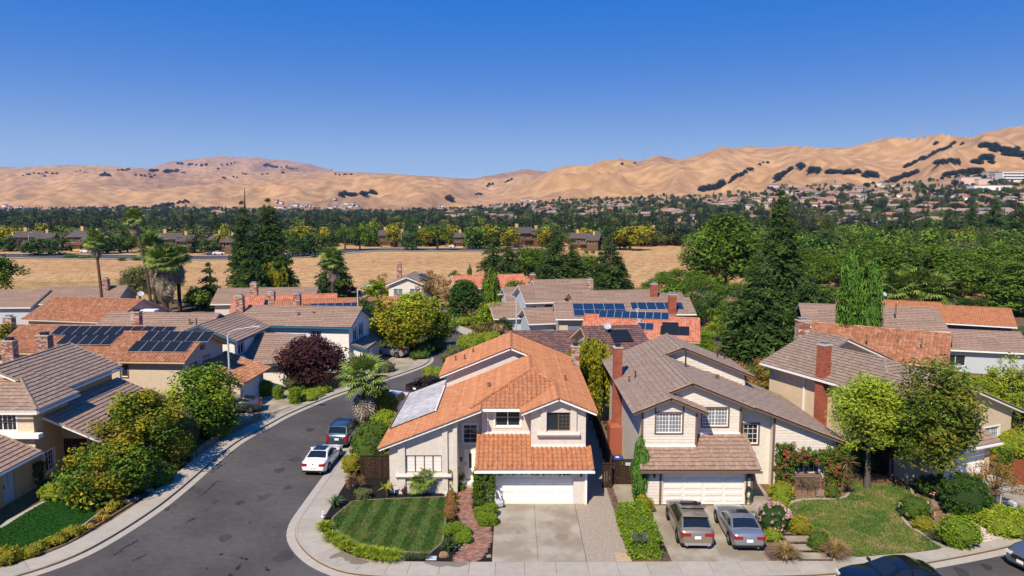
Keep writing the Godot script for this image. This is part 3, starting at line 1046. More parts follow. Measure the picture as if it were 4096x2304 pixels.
func span(q: Array,y: float) -> Vector2:
	var lo := 1e9
	var hi := -1e9
	for i in q.size():
		var a: Vector2 = q[i]
		var b: Vector2 = q[(i + 1) % q.size()]
		if absf(a.y - b.y) < 1e-6:
			if absf(a.y - y) < 0.004:
				lo = minf(lo,minf(a.x,b.x)); hi = maxf(hi,maxf(a.x,b.x))
			continue
		var t := (y - a.y)/(b.y - a.y)
		if t >= -0.0001 and t <= 1.0001:
			var x := lerpf(a.x,b.x,t)
			lo = minf(lo,x); hi = maxf(hi,x)
	return Vector2(lo,hi)
# rounded cap tiles along a ridge,hip or rake
func caps(H: Dictionary,A: Vector3,B: Vector3,r := 0.0,called := "ridge_tile",lift := 0.03) -> void:
	if r == 0.0: r = H.capr
	var L := A.distance_to(B)
	var n := maxi(1,int(round(L/0.40)))
	var e := L/n
	var d := (B - A)/L
	var side := d.cross(UP).normalized()
	var up := side.cross(d)
	var pal: Array = H.pal
	var meshes := []
	for k in 3:
		var mb := MB.new()
		mb.col = pal[k % pal.size()]*rng.randf_range(0.94,1.04)
		var prev := []
		for s in 7:
			var t := PI*s/6.0
			var rr := r
			prev.append([Vector3(cos(t)*rr,sin(t)*rr*(0.9 if H.style == "S" else 0.55),0),Vector3(cos(t)*rr*0.86,sin(t)*rr*(0.9 if H.style == "S" else 0.55)*0.86,-e*1.06)])
		for s in 6:
			mb.quad(prev[s][0],prev[s][1],prev[s + 1][1],prev[s + 1][0])
		for s in 6: mb.tri(Vector3(0,-0.02,0),prev[s][0],prev[s + 1][0])
		meshes.append(mb.mesh())
	var base := Basis(side,up,-d)
	if H.keep == 0:
		var st := SurfaceTool.new()
		st.begin(Mesh.PRIMITIVE_TRIANGLES)
		for i in n: st.append_from(meshes[i % 3],0,Transform3D(base,A + d*(e*i) + up*lift - H.o))
		var o := inst(called + "s",st.commit(),M.tile,H.n)
		o.set_meta("kind","stuff")
		return
	for i in n:
		inst(called,meshes[rng.randi() % 3],M.tile,H.n,Transform3D(base,A + d*(e*i) + up*lift - H.o))
func finish_roof(H: Dictionary) -> void:
	var eye := Vector3(0,CAMH,0)
	var f: Array = H.full
	# tiles that face the camera first,nearest first
	for t in f: t.append((eye - t[0]).length() + (40.0 if (t[1] as Basis).y.dot(eye - t[0]) < 0 else 0.0))
	f.sort_custom(func(a,b): return a[-1] < b[-1])
	var made := {}
	for i in f.size():
		var t: Array = f[i]
		if i < H.keep:
			var key := "%s%d%.3f%s" % [t[2],t[3],t[6],t[4][0]]
			if not made.has(key):
				var mb := MB.new()
				mb.col = t[4][t[3]]
				tile_shape(mb,Vector3.ZERO,Vector3.RIGHT,Vector3.FORWARD,UP,0,t[7],0,t[6],t[2],-9,9,-9,9,0.034 if t[2] == "S" else 0.065)
				made[key] = mb.mesh()
			inst("roof_tile",made[key],M.tile,H.n,Transform3D(t[1],t[0] - H.o))
		else:
			H.rest.col = t[5]
			var b: Basis = t[1]
			tile_shape(H.rest,t[0],b.x,-b.z,b.y,0,t[7],0,t[6],t[2],-99,99,-99,99,0.034 if t[2] == "S" else 0.065)
	if H.rest.v.size():
		var o := part("roof_tiles",H.rest,M.tile,H.n)
		o.set_meta("kind","stuff")
func beam(mb: MB,A: Vector3,B: Vector3,w: float,h: float,up := UP) -> void:
	var d := B - A
	var s := d.normalized().cross(up).normalized()
	var u := s.cross(d.normalized())
	mb.pbox(A - s*w*0.5 - u*h*0.5,d,u*h,s*w)
func board(H: Dictionary,called: String,A: Vector3,B: Vector3,w: float,h: float,m: Material) -> void:
	var mb := MB.new()
	beam(mb,A,B,w,h)
	part(called,mb,m,H.n)
# wall from A to B (left to right seen from outside),top profile [s,h,s,h ...],openings as dictionaries
func wall(H: Dictionary,A: Vector3,B: Vector3,prof: Array,ops: Array = [],m: Material = null,board_h := 0.0,bm: Material = null) -> void:
	if m == null: m = H.wall
	var d := (B - A).normalized()
	var n := d.cross(UP)
	var L := A.distance_to(B)
	var mb := MB.new()
	var cuts := [0.0,L]
	for i in range(0,prof.size(),2):
		if prof[i] > 0.001 and prof[i] < L - 0.001: cuts.append(float(prof[i]))
	for o in ops:
		cuts.append(float(o.s0)); cuts.append(float(o.s1))
	cuts.sort()
	for i in cuts.size() - 1:
		var s0: float = cuts[i]
		var s1: float = cuts[i + 1]
		if s1 - s0 < 0.001: continue
		var sm := (s0 + s1)*0.5
		var holes := []
		for o in ops:
			if o.s0 < sm and o.s1 > sm: holes.append([o.h0,o.h1])
		holes.sort_custom(func(a,b): return a[0] < b[0])
		var y := 0.0
		for h in holes:
			if h[0] > y: mb.quad(A + d*s0 + UP*y,A + d*s1 + UP*y,A + d*s1 + UP*h[0],A + d*s0 + UP*h[0])
			y = h[1]
		mb.quad(A + d*s0 + UP*y,A + d*s1 + UP*y,A + d*s1 + UP*lut(prof,s1),A + d*s0 + UP*lut(prof,s0))
	for o in ops:
		var k: Vector3 = -n*float(o.get("deep",0.10))
		var a: Vector3 = A + d*o.s0 + UP*o.h0
		var b: Vector3 = A + d*o.s1 + UP*o.h0
		var c: Vector3 = A + d*o.s1 + UP*o.h1
		var e: Vector3 = A + d*o.s0 + UP*o.h1
		mb.quad(a,b,b + k,a + k); mb.quad(c,e,e + k,c + k)
		mb.quad(e,a,a + k,e + k); mb.quad(b,c,c + k,b + k)
	part("wall",mb,m,H.n)
	if board_h > 0.0:
		var top := 0.0
		for i in range(1,prof.size(),2): top = maxf(top,prof[i])
		var y := 0.0
		while y < top - 0.03:
			var y1 := minf(y + board_h,top)
			var sp := prof_span(prof,y + 0.01,L)
			var sq := prof_span(prof,y1 - 0.01,L)
			# cut the board round the openings
			var pieces := [[sp.x,sp.y,sq.x,sq.y]]
			for o in ops:
				if o.h0 < y + board_h*0.6 and o.h1 > y + board_h*0.4:
					var np := []
					for p in pieces:
						if o.s1 <= p[0] or o.s0 >= p[1]: np.append(p)
						else:
							if o.s0 > p[0] + 0.05: np.append([p[0],o.s0,p[2],o.s0])
							if o.s1 < p[1] - 0.05: np.append([o.s1,p[1],o.s1,p[3]])
					pieces = np
			for p in pieces:
				if p[1] - p[0] < 0.05: continue
				var bb := MB.new()
				bb.col = Color.WHITE*rng.randf_range(0.95,1.03)
				var a = A + d*p[0] + UP*y + n*0.028
				var b = A + d*p[1] + UP*y + n*0.028
				var c := A + d*maxf(p[3],p[2]) + UP*(y1 - 0.004) + n*0.008
				var e = A + d*p[2] + UP*(y1 - 0.004) + n*0.008
				bb.quad(a,b,c,e)
				bb.quad(a - n*0.025,b - n*0.025,b,a)
				part("siding_board",bb,bm if bm else m,H.n)
			y += board_h
	for o in ops:
		if o.has("kind"): opening(H,A,d,n,o)
func prof_span(prof: Array,y: float,L: float) -> Vector2:
	var lo := -1.0
	var hi := -1.0
	var steps := 60
	for i in steps + 1:
		var s := L*i/steps
		if lut(prof,s) >= y - 0.001:
			if lo < 0: lo = s
			hi = s
	return Vector2(lo,hi)
func opening(H: Dictionary,A: Vector3,d: Vector3,n: Vector3,o: Dictionary) -> void:
	var deep: float = o.get("deep",0.10)
	var w: float = o.s1 - o.s0
	var h: float = o.h1 - o.h0
	var P: Vector3 = A + d*o.s0 + UP*o.h0 - n*deep
	var fm: Material = o.get("frame",M.white)
	if o.kind == "garage":
		garage_door(H,P,d,n,w,h,o)
		return
	if o.kind == "door":
		front_door(H,P,d,n,w,h,o)
		return
	var fw := 0.055
	var mb := MB.new()
	mb.pbox(P,d*w,UP*fw,n*0.05); mb.pbox(P + UP*(h - fw),d*w,UP*fw,n*0.05)
	mb.pbox(P + UP*fw,d*fw,UP*(h - 2*fw),n*0.05); mb.pbox(P + d*(w - fw) + UP*fw,d*fw,UP*(h - 2*fw),n*0.05)
	var np: int = o.get("panes",2)
	for i in range(1,np): mb.pbox(P + d*(w*i/np - fw*0.5) + UP*fw,d*fw,UP*(h - 2*fw),n*0.048)
	var win := part("window",mb,fm,H.n)
	var g := MB.new()
	for i in np:
		g = MB.new()
		var x0 := w*i/np + fw*0.5
		var q := P + d*x0 + n*0.02 + UP*fw
		g.quad(q,q + d*(w/np - fw),q + d*(w/np - fw) + UP*(h - 2*fw),q + UP*(h - 2*fw))
		part("pane",g,o.get("glass",M.glass),win)
	if o.has("grid"):
		g = MB.new()
		var nx: int = o.grid[0]
		var ny: int = o.grid[1]
		var only: int = o.get("grid_pane",-1)
		for p in np:
			if only >= 0 and p != only: continue
			var x0 := w*p/np
			for i in range(1,nx): g.pbox(P + d*(x0 + w/np*i/nx - 0.012) + UP*fw + n*0.021,d*0.024,UP*(h - 2*fw),n*0.012)
			for k in range(1,ny): g.pbox(P + d*(x0 + fw*0.6) + UP*(h*k/ny - 0.012) + n*0.0215,d*(w/np - fw*1.2),UP*0.024,n*0.012)
		part("muntins",g,fm,win)
	if o.has("trim"):
		g = MB.new()
		var t := 0.10
		var Q := P + n*(deep + 0.006)
		g.pbox(Q - d*t - UP*t,d*(w + 2*t),UP*t,n*0.035); g.pbox(Q - d*t + UP*h,d*(w + 2*t),UP*t,n*0.035)
		g.pbox(Q - d*t,d*t,UP*h,n*0.034); g.pbox(Q + d*w,d*t,UP*h,n*0.034)
		part("trim",g,o.trim,win)
	if o.has("louvers"):
		g = MB.new()
		var k := 0.06
		while k < h - 0.06:
			for p in o.louvers:
				g.pbox(P + d*(w*p[0]) + UP*k + n*0.026,d*(w*(p[1] - p[0])),UP*0.075,n*0.02)
			k += 0.095
		part("louvers",g,M.white,win)
func garage_door(H: Dictionary,P: Vector3,d: Vector3,n: Vector3,w: float,h: float,o: Dictionary) -> void:
	var m: Material = o.get("paint",M.whitepaint)
	var rows: int = o.get("rows",4)
	var colsn: int = o.get("cols",4)
	var mb := MB.new()
	for r in rows:
		mb.pbox(P + UP*(h*r/rows + 0.006),d*w,UP*(h/rows - 0.012),n*0.03)
	mb.pbox(P - n*0.02,d*w,UP*h,n*0.02)
	var door := part("garage_door",mb,m,H.n)
	for r in rows:
		for c in colsn:
			mb = MB.new()
			var q := P + d*(w*c/colsn + 0.07) + UP*(h*r/rows + 0.08) + n*0.0305
			var pw := w/colsn - 0.14
			var ph := h/rows - 0.16
			var e := 0.045
			var a := [q,q + d*pw,q + d*pw + UP*ph,q + UP*ph]
			var b := [q + d*e + UP*e + n*0.03,q + d*(pw - e) + UP*e + n*0.03,q + d*(pw - e) + UP*(ph - e) + n*0.03,q + d*e + UP*(ph - e) + n*0.03]
			for i in 4: mb.quad(a[i],a[(i + 1) % 4],b[(i + 1) % 4],b[i])
			mb.quad(b[0],b[1],b[2],b[3])
			part("panel",mb,m,door)
func front_door(H: Dictionary,P: Vector3,d: Vector3,n: Vector3,w: float,h: float,o: Dictionary) -> void:
	var m: Material = o.get("paint",M.white)
	var mb := MB.new()
	mb.pbox(P,d*w,UP*h,n*0.045)
	var door := part("door",mb,m,H.n)
	var np: int = o.get("lites",1)
	for i in np:
		mb = MB.new()
		var lw: float = o.get("lite_w",0.16)
		var x := w*(i + 0.5)/np - lw*0.5
		mb.pbox(P + d*x + UP*h*float(o.get("lite0",0.42)) + n*0.046,d*lw,UP*h*0.48,n*0.01)
		part("pane",mb,M.glass,door)
	mb = MB.new()
	mb.pbox(P + d*(w*0.08) + UP*h*0.47 + n*0.046,d*0.04,UP*0.22,n*0.05)
	part("handle",mb,M.iron,door)
# gabled block: front wall base A to B,depth W behind it,ridge parallel to AB
func gable_block(H: Dictionary,A: Vector3,B: Vector3,W: float,hw: float,pitch := 0.38,ops := {},ov := 0.5,ends := [true,true],bh := 0.0) -> Dictionary:
	var d := (B - A).normalized()
	var n := d.cross(UP)
	var L := A.distance_to(B)
	var C := B - n*W
	var D := A - n*W
	var hr := hw + W*0.5*pitch
	wall(H,A,B,[0,hw,L,hw],ops.get("front",[]),null,bh)
	wall(H,C,D,[0,hw,L,hw],ops.get("back",[]))
	if ends[1]: wall(H,B,C,[0,hw,W*0.5,hr,W,hw],ops.get("right",[]),null,bh)
	if ends[0]: wall(H,D,A,[0,hw,W*0.5,hr,W,hw],ops.get("left",[]),null,bh)
	var eh := hw - ov*pitch + 0.17
	var o0 := ov if ends[0] else 0.0
	var o1 := ov if ends[1] else 0.0
	var fa := A + n*ov - d*o0 + UP*eh
	var fb := B + n*ov + d*o1 + UP*eh
	var ra := A - n*W*0.5 - d*o0 + UP*(hr + 0.17)
	var rb := B - n*W*0.5 + d*o1 + UP*(hr + 0.17)
	var ba := D - n*ov - d*o0 + UP*eh
	var bb := C - n*ov + d*o1 + UP*eh
	roof_face(H,[fa,fb,rb,ra])
	roof_face(H,[bb,ba,ra,rb])
	caps(H,ra,rb)
	if H.rake and H.keep > 0:
		caps(H,fb,rb,0.09,"rake_tile"); caps(H,bb,rb,0.09,"rake_tile")
	# gutter along the front eave
	board(H,"gutter",fa + n*0.05 - UP*0.12,fb + n*0.05 - UP*0.12,0.10,0.11,H.trim)
	return {"fa": fa,"fb": fb,"ra": ra,"rb": rb,"n": n,"d": d,"hr": hr,"A": A,"B": B,"C": C,"D": D}
# single slope roof: top edge T0-T1 at height,eave E0-E1
func shed(H: Dictionary,E0: Vector3,E1: Vector3,T1: Vector3,T0: Vector3,gut := true) -> void:
	roof_face(H,[E0,E1,T1,T0])
	if gut:
		var n := (E1 - E0).normalized().cross(UP)
		board(H,"gutter",E0 + n*0.05 - UP*0.12,E1 + n*0.05 - UP*0.12,0.10,0.11,H.trim)
# brick chimney: bricks of the faces that show are single pieces
func chimney(H: Dictionary,at: Vector3,w: float,dpt: float,y0: float,y1: float,pal: Array,keep := 0,faces := "fl",cap := "metal",turn := 0.0) -> void:
	var B := Basis(UP,turn)
	var core := MB.new()
	core.cbox(at + UP*((y0 + y1)*0.5),Vector3(w - 0.06,y1 - y0,dpt - 0.06),B)
	var ch := part("chimney",core,M.mortar,H.n)
	var bl := 0.22 if keep > 0 else 0.4
	var bhh := 0.085 if keep > 0 else 0.14
	var meshes := {}
	var st := SurfaceTool.new()
	st.begin(Mesh.PRIMITIVE_TRIANGLES)
	var any := false
	var count := 0
	for f in 4:
		var fb := B*Basis(UP,PI*0.5*f)
		var fw := w if f % 2 == 0 else dpt
		var fd := (dpt if f % 2 == 0 else w)*0.5
		var nx := maxi(2,int(round(fw/bl)))
		var e := fw/nx
		var seen: bool = faces.contains(["f","r","b","l"][f])
		var rows := int((y1 - y0)/bhh)
		for r in range(rows - 1,-1,-1):
			var x := -fw*0.5 + (e*0.5 if r % 2 else 0.0)
			for k in nx:
				var x0 := maxf(x + e*k - (e if r % 2 else 0.0),-fw*0.5)
				var x1 := minf(x + e*(k + 1) - (e if r % 2 else 0.0),fw*0.5)
				if k == nx - 1 and r % 2: x1 = fw*0.5
				if x1 - x0 < 0.05: continue
				var key := "%.2f%d" % [x1 - x0,rng.randi() % pal.size()]
				if not meshes.has(key):
					var mb := MB.new()
					mb.col = pal[int(key.right(1))]
					mb.bevbox_z(x1 - x0 - 0.014,bhh - 0.014,0.05)
					meshes[key] = mb.mesh()
				var t := Transform3D(fb,fb*Vector3((x0 + x1)*0.5,y0 + bhh*(r + 0.5),fd - 0.045) + at - H.o)
				if seen and count < keep:
					inst("brick",meshes[key],M.brick,ch,t)
					count += 1
				else:
					st.append_from(meshes[key],0,t)
					any = true
	if any:
		var o := inst("brickwork",st.commit(),M.brick,ch)
		o.set_meta("kind","stuff")
	var c := MB.new()
	c.cbox(at + UP*(y1 + 0.04),Vector3(w + 0.10,0.08,dpt + 0.10),B)
	part("crown",c,M.mortar,ch)
	c = MB.new()
	c.cbox(at + UP*(y1 + 0.18),Vector3(w*0.55,0.2,dpt*0.55),B)
	c.cbox(at + UP*(y1 + 0.30),Vector3(w*0.75,0.04,dpt*0.75),B)
	part("flue_cap",c,M.metal if cap == "metal" else M.iron,ch)
func vent(H: Dictionary,at: Vector3,r := 0.06,h := 0.4,m: Material = null) -> void:
	var mb := MB.new()
	mb.lathe(at - UP*0.15,[[r,0],[r,h + 0.15],[r*1.25,h + 0.152],[r*1.25,h + 0.2],[0,h + 0.22]],8)
	part("roof_vent",mb,m if m else M.brown,H.n)
# solar panels on a roof plane: corner,direction along the eave,up the slope
func solar(at: Vector3,u: Vector3,v: Vector3,nu: int,nv: int,w: float,h: float,label: String,_group: String,m: Material = null,frame: Material = null) -> void:
	var N := u.cross(v).normalized()
	if N.y < 0: N = -N
	var root := thing("solar_array",label,"solar array",at)
	for j in nv:
		for i in nu:
			var mb := MB.new()
			var o := at + u*(w*i + 0.01) + v*(h*j + 0.01) + N*0.14
			mb.pbox(o - N*0.04,u*(w - 0.02),N*0.04,v*(h - 0.02))
			var p := part("panel",mb,frame if frame else M.galv,root)
			mb = MB.new()
			mb.pbox(o + u*0.014 + v*0.014 + N*0.0005,u*(w - 0.048),N*0.004,v*(h - 0.048))
			part("glass",mb,m if m else M.solar,p)
	for k in 2:
		var mb := MB.new()
		mb.pbox(at + v*(h*nv*(0.25 + 0.5*k)) + N*0.03,u*(w*nu),N*0.06,v*0.05)
		part("rail",mb,M.metal,root)
func dish(at: Vector3,turn: float,label: String) -> void:
	var n := thing("satellite_dish",label,"satellite dish",at)
	var mb := MB.new()
	var B := Basis(UP,turn)*Basis(Vector3.RIGHT,1.05)
	var prev := []
	for i in 4:
		var r := 0.40*i/3.0
		var ring := []
		for k in 14: ring.append(at + UP*0.75 + B*Vector3(cos(TAU*k/14)*r,r*r*0.45,sin(TAU*k/14)*r*0.85))
		if i > 0:
			for k in 14:
				mb.quad(prev[k],prev[(k + 1) % 14],ring[(k + 1) % 14],ring[k])
		prev = ring
	part("reflector",mb,M.galv,n)
	mb = MB.new()
	mb.tube([at - UP*0.1,at + UP*0.4,at + UP*0.72],[0.025,0.025,0.025])
	mb.tube([at + UP*0.55,at + UP*0.78 + B*Vector3(0,0.4,0.25)],[0.02,0.02])
	part("mast",mb,M.metal,n)
# plank fence along a line of world points
func fence(label: String,pts: Array,h := 1.8,m: Material = null,group := "",posts := true) -> Node3D:
	if m == null: m = M.fence
	var n := thing("fence",label,"fence",pts[0],0.0,group)
	var plank := {}
	for i in pts.size() - 1:
		var a: Vector3 = pts[i]
		var b: Vector3 = pts[i + 1]
		var d := (b - a).normalized()
		var L := a.distance_to(b)
		var k := int(L/0.15)
		for j in k:
			var key := rng.randi() % 4
			if not plank.has(key):
				var mb := MB.new()
				mb.col = Color.WHITE*[0.8,1.0,1.15,0.6][key]
				mb.box(Vector3(0.003,0.03,-0.012),Vector3(0.147,h - [0.0,0.02,0.01,0.03][key],0.012))
				plank[key] = mb.mesh()
			inst("plank",plank[key],m,n,Transform3D(Basis(d,UP,d.cross(UP)),a + d*(L*j/k) - pts[0]))
		var mb := MB.new()
		mb.pbox(a + UP*h - d.cross(UP)*0.06,d*L,UP*0.04,d.cross(UP)*0.12)
		mb.pbox(a + UP*0.3 - d.cross(UP)*0.055,d*L,UP*0.09,d.cross(UP)*0.04)
		part("rail",mb,m,n)
		if posts:
			var c := 0.0
			while c <= L:
				mb = MB.new()
				mb.pbox(a + d*(c - 0.05) - d.cross(UP)*0.12,d*0.1,UP*(h + 0.02),d.cross(UP)*0.1)
				part("post",mb,m,n)
				c += 2.4
	return n
# ---------- the houses ----------
func hit(px: float,py: float,P: Vector3,N: Vector3) -> Vector3:
	var d := ray(px,py)
	var o := Vector3(0,CAMH,0)
	return o + d*((P - o).dot(N)/d.dot(N))
# The tract's two-storey plan. u runs from the tall side eave towards the low wing,z is depth (front garage wall near -42.7),L maps (u,y,z) to the world.
const K := 0.41
func L(H: Dictionary,u: float,y: float,z: float) -> Vector3:
	return H.at0 + H.du*u + UP*y + H.dw*(z + 44.2)
func plan_wall(H: Dictionary,ua: float,ub: float,z: float,prof: Array,ops := [],m: Material = null,bh := 0.0) -> void:
	# front wall between u = ua and ub; prof and openings in u
	var flip: bool = H.du.cross(H.dw).y > 0.0
	var A := L(H,ua,0,z)
	var B := L(H,ub,0,z)
	var w := ub - ua
	var pr := []
	var oo := []
	if flip:
		for i in range(prof.size() - 2,-1,-2): pr.append_array([ub - prof[i],prof[i + 1]])
		for o in ops:
			var c: Dictionary = o.duplicate()
			c.s0 = ub - o.u1; c.s1 = ub - o.u0
			oo.append(c)
		wall(H,B,A,pr,oo,m,bh)
	else:
		for i in range(0,prof.size(),2): pr.append_array([prof[i] - ua,prof[i + 1]])
		for o in ops:
			var c: Dictionary = o.duplicate()
			c.s0 = o.u0 - ua; c.s1 = o.u1 - ua
			oo.append(c)
		wall(H,A,B,pr,oo,m,bh)
func plan_side(H: Dictionary,u: float,za: float,zb: float,prof: Array,outward: int,ops := [],m: Material = null) -> void:
	# wall along z at u,facing towards smaller u (outward -1) or larger u (+1); za is the front end
	var A := L(H,u,0,za)
	var B := L(H,u,0,zb)
	if ((B - A).normalized().cross(UP)).dot(H.du)*outward < 0:
		var r := []
		var len := absf(zb - za)
		for i in range(prof.size() - 2,-1,-2): r.append_array([len - prof[i],prof[i + 1]])
		wall(H,B,A,r,ops,m)
	else: wall(H,A,B,prof,ops,m)
func face(H: Dictionary,pts: Array,style := "",pal := []) -> void:
	var w := []
	for i in range(0,pts.size(),3): w.append(L(H,pts[i],pts[i + 1],pts[i + 2]))
	roof_face(H,w,style,pal)
func cap3(H: Dictionary,a: Array,b: Array,r := 0.0,called := "ridge_tile") -> void:
	caps(H,L(H,a[0],a[1],a[2]),L(H,b[0],b[1],b[2]),r,called)
func lbox(H: Dictionary,called: String,u0: float,u1: float,y0: float,y1: float,z0: float,z1: float,m: Material) -> void:
	var mb := MB.new()
	var a := L(H,u0,y0,z0)
	mb.pbox(a,H.du*(u1 - u0),UP*(y1 - y0),H.dw*(z1 - z0))
	part(called,mb,m,H.n)
func tract_house(H: Dictionary,o: Dictionary) -> void:
	var hip: bool = o.hip
	var e := 5.55            # eave height of the upper roofs
	var ft := e - 0.17
	var zb := -44.2          # bay wall
	var zm := -45.35         # upper wall beside the bay
	var zr := -54.1          # rear gable wall
	var zend: float = o.get("zend",-59.7)
	var ur := 5.5            # rear ridge
	var um := 4.05           # front ridge
	var uw: float = o.get("uw",13.95)  # wing eave
	var wz: float = o.get("wing_z",-44.45)
	var wend: float = o.get("wing_end",-57.0)
	var bh: float = o.get("boards",0.0)
	var yr := e + K*ur
	var ym := e + K*um
	var yb := e + K*2.43
	var W: Material = H.wall
	var S: Material = o.get("side",H.wall)
	# walls
	plan_side(H,0.68,zb,zend,[0,ft + 0.25,absf(zend - zb),ft + 0.25],-1,o.get("side_ops",[]),S)
	plan_wall(H,0.68,4.18,zb,[0.68,ft + 0.26,2.43,yb - 0.18,4.18,ft + 0.26],o.bay_ops,null,bh)
	plan_side(H,4.18,zb,zm,[0,ft + 0.25,1.15,ft + 0.25],1)
	if hip: plan_wall(H,4.18,7.37,zm,[4.18,ft + 0.1,7.37,ft + 0.1],o.mid_ops,null,bh)
	else: plan_wall(H,3.0,7.37,zm,[3.0,e + K*3.0 - 0.18,um,ym - 0.18,7.37,e + K*(8.1 - 7.37) - 0.18],o.mid_ops,null,bh)
	plan_side(H,7.37,zm,zr,[0,ft + 0.2,8.75,ft + 0.2],1)
	plan_wall(H,2.5,10.5,zr,[2.5,e + K*2.5 - 0.2,ur,yr - 0.18,10.5,e + K*0.5 - 0.18],[],null,bh)
	plan_side(H,10.5,zr,zend,[0,ft + 0.2,absf(zend - zr),ft + 0.2],1)
	plan_wall(H,0.68,10.5,zend,[0.68,ft + 0.25,ur,yr - 0.2,10.5,ft + 0.2])
	# garage
	plan_wall(H,0.7,7.35,-42.75,[0.7,2.36,7.35,2.36],o.garage_ops,null,bh)
	plan_side(H,0.7,-42.75,zb,[0,2.36,1.45,2.95],-1,[],S)
	plan_side(H,7.35,-42.75,-46.1,[0,2.36,3.35,3.6],1)
	# entry recess and wing
	var wy := func(u: float) -> float: return 3.15 + 0.39*(uw - u)
	var ue: float = o.get("ue",8.93)
	plan_wall(H,7.37,ue,-46.0,[7.37,wy.call(7.37) - 0.18,ue,wy.call(ue) - 0.18],o.entry_ops)
	plan_side(H,ue,wz,-46.0,[0,wy.call(ue) - 0.18,absf(wz + 46.0),wy.call(ue) - 0.18],-1)
	plan_wall(H,ue,uw - 0.62,wz,[ue,wy.call(ue) - 0.18,uw - 0.62,wy.call(uw - 0.62) - 0.18],o.wing_ops,null,bh)
	plan_side(H,uw - 0.62,wz,wend + 0.4,[0,wy.call(uw - 0.62) - 0.18,absf(wend + 0.4 - wz),wy.call(uw - 0.62) - 0.18],1,o.get("wing_side_ops",[]),S)
	# upper roofs
	var zf := zb + 0.5
	var zu := zm + 0.5
	var zg := zr + 0.5
	var ze := zend - 0.5
	face(H,[0,e,zg,0,e,ze,ur,yr,ze,ur,yr,zg])
	face(H,[2*ur,e,zg,2*ur,e,ze,ur,yr,ze,ur,yr,zg])
	cap3(H,[ur,yr,zg],[ur,yr,ze])
	cap3(H,[2*ur,e,zg],[ur,yr,zg],0.10,"rake_tile")
	cap3(H,[um + 0.2,e + K*(um + 0.2),zg],[ur,yr,zg],0.10,"rake_tile")
	if hip:
		var zh := zu - 4.05
		var zv := zu - 2.43
		face(H,[0,e,zg,0,e,zh,um,ym,zh,um,ym,zg])
		face(H,[0,e,zh,um,ym,zh,2.43,yb,zv,0,e,zv])
		face(H,[0,e,zv,2.43,yb,zv,2.43,yb,zf,0,e,zf])
		face(H,[4.86,e,zf,2.43,yb,zf,2.43,yb,zv,4.86,e,zu])
		face(H,[8.1,e,zu,4.86,e,zu,2.43,yb,zv,um,ym,zh])
		face(H,[8.1,e,zu,um,ym,zh,um,ym,zg,8.1,e,zg])
		cap3(H,[um,ym,zh],[um,ym,zg])
		cap3(H,[8.1,e,zu],[um,ym,zh]); cap3(H,[2.43,yb,zv],[um,ym,zh])
	else:
		face(H,[0,e,zg,0,e,zu,um,ym,zu,um,ym,zg])
		face(H,[8.1,e,zu,um,ym,zu,um,ym,zg,8.1,e,zg])
		face(H,[0,e,zu,2.43,yb,zu,2.43,yb,zf,0,e,zf])
		face(H,[4.86,e,zf,2.43,yb,zf,2.43,yb,zm,4.86,e,zm])
		cap3(H,[um,ym,zu],[um,ym,zg])
		cap3(H,[8.1,e,zu],[um,ym,zu],0.10,"rake_tile"); cap3(H,[2.6,e + K*2.6,zu],[um,ym,zu],0.10,"rake_tile")
	cap3(H,[2.43,yb,zf],[2.43,yb,zu - (2.43 if hip else 0.0)])
	cap3(H,[0,e,zf],[2.43,yb,zf],0.10,"rake_tile"); cap3(H,[4.86,e,zf],[2.43,yb,zf],0.10,"rake_tile")
	# garage roof: lower tiles over the garage,in two lengths
	var gp: Array = o.get("garage_pal",H.pal)
	var gu0 := 0.4
	var gu1: float = o.get("gu1",7.62)
	face(H,[gu0,2.40,-42.25,4.18,2.40,-42.25,4.18,2.40 + 0.42*1.95,zb,gu0,2.40 + 0.42*1.95,zb],"",gp)
	face(H,[4.18,2.40,-42.25,gu1,2.40,-42.25,gu1,2.40 + 0.42*3.1,zm,4.18,2.40 + 0.42*3.1,zm],"",gp)
	cap3(H,[gu0,2.40,-42.25],[gu0,3.22,zb],0.09,"rake_tile"); cap3(H,[gu1,2.40,-42.25],[gu1,3.70,zm],0.09,"rake_tile")
	lbox(H,"gutter",gu0 - 0.1,gu1 + 0.1,2.22,2.35,-42.24,-42.12,H.trim)
	lbox(H,"flashing",0.68,4.18,3.19,3.33,zb + 0.003,zb + 0.06,M.white)
	lbox(H,"flashing",4.2,7.37,3.66,3.82,zm + 0.003,zm + 0.06,M.white)
	# low wing roof
	face(H,[uw,3.15,wz + 0.5,uw,3.15,zr,7.4,wy.call(7.4),zr,7.4,wy.call(7.4),wz + 0.5])
	face(H,[uw,3.15,zr,uw,3.15,wend,10.5,wy.call(10.5),wend,10.5,wy.call(10.5),zr])
	cap3(H,[uw,3.15,wz + 0.5],[7.4,wy.call(7.4),wz + 0.5],0.11,"rake_tile")
	if hip: lbox(H,"gutter",4.9,8.2,e - 0.20,e - 0.06,zu + 0.005,zu + 0.11,H.trim)
func light_fixture(label: String,at: Vector3,n: Vector3) -> void:
	var t := thing("wall_lantern",label,"lantern",at,0.0,"lanterns beside the garage doors")
	var mb := MB.new()
	mb.cbox(at + n*0.13,Vector3(0.12,0.2,0.12)); mb.cbox(at + n*0.13 + UP*0.13,Vector3(0.17,0.04,0.17)); mb.cbox(at + n*0.05 + UP*0.08,Vector3(0.04,0.2,0.1))
	part("lantern_body",mb,M.iron,t)
	mb = MB.new()
	mb.cbox(at + n*0.13 - UP*0.12,Vector3(0.06,0.05,0.06))
	part("finial",mb,M.iron,t)
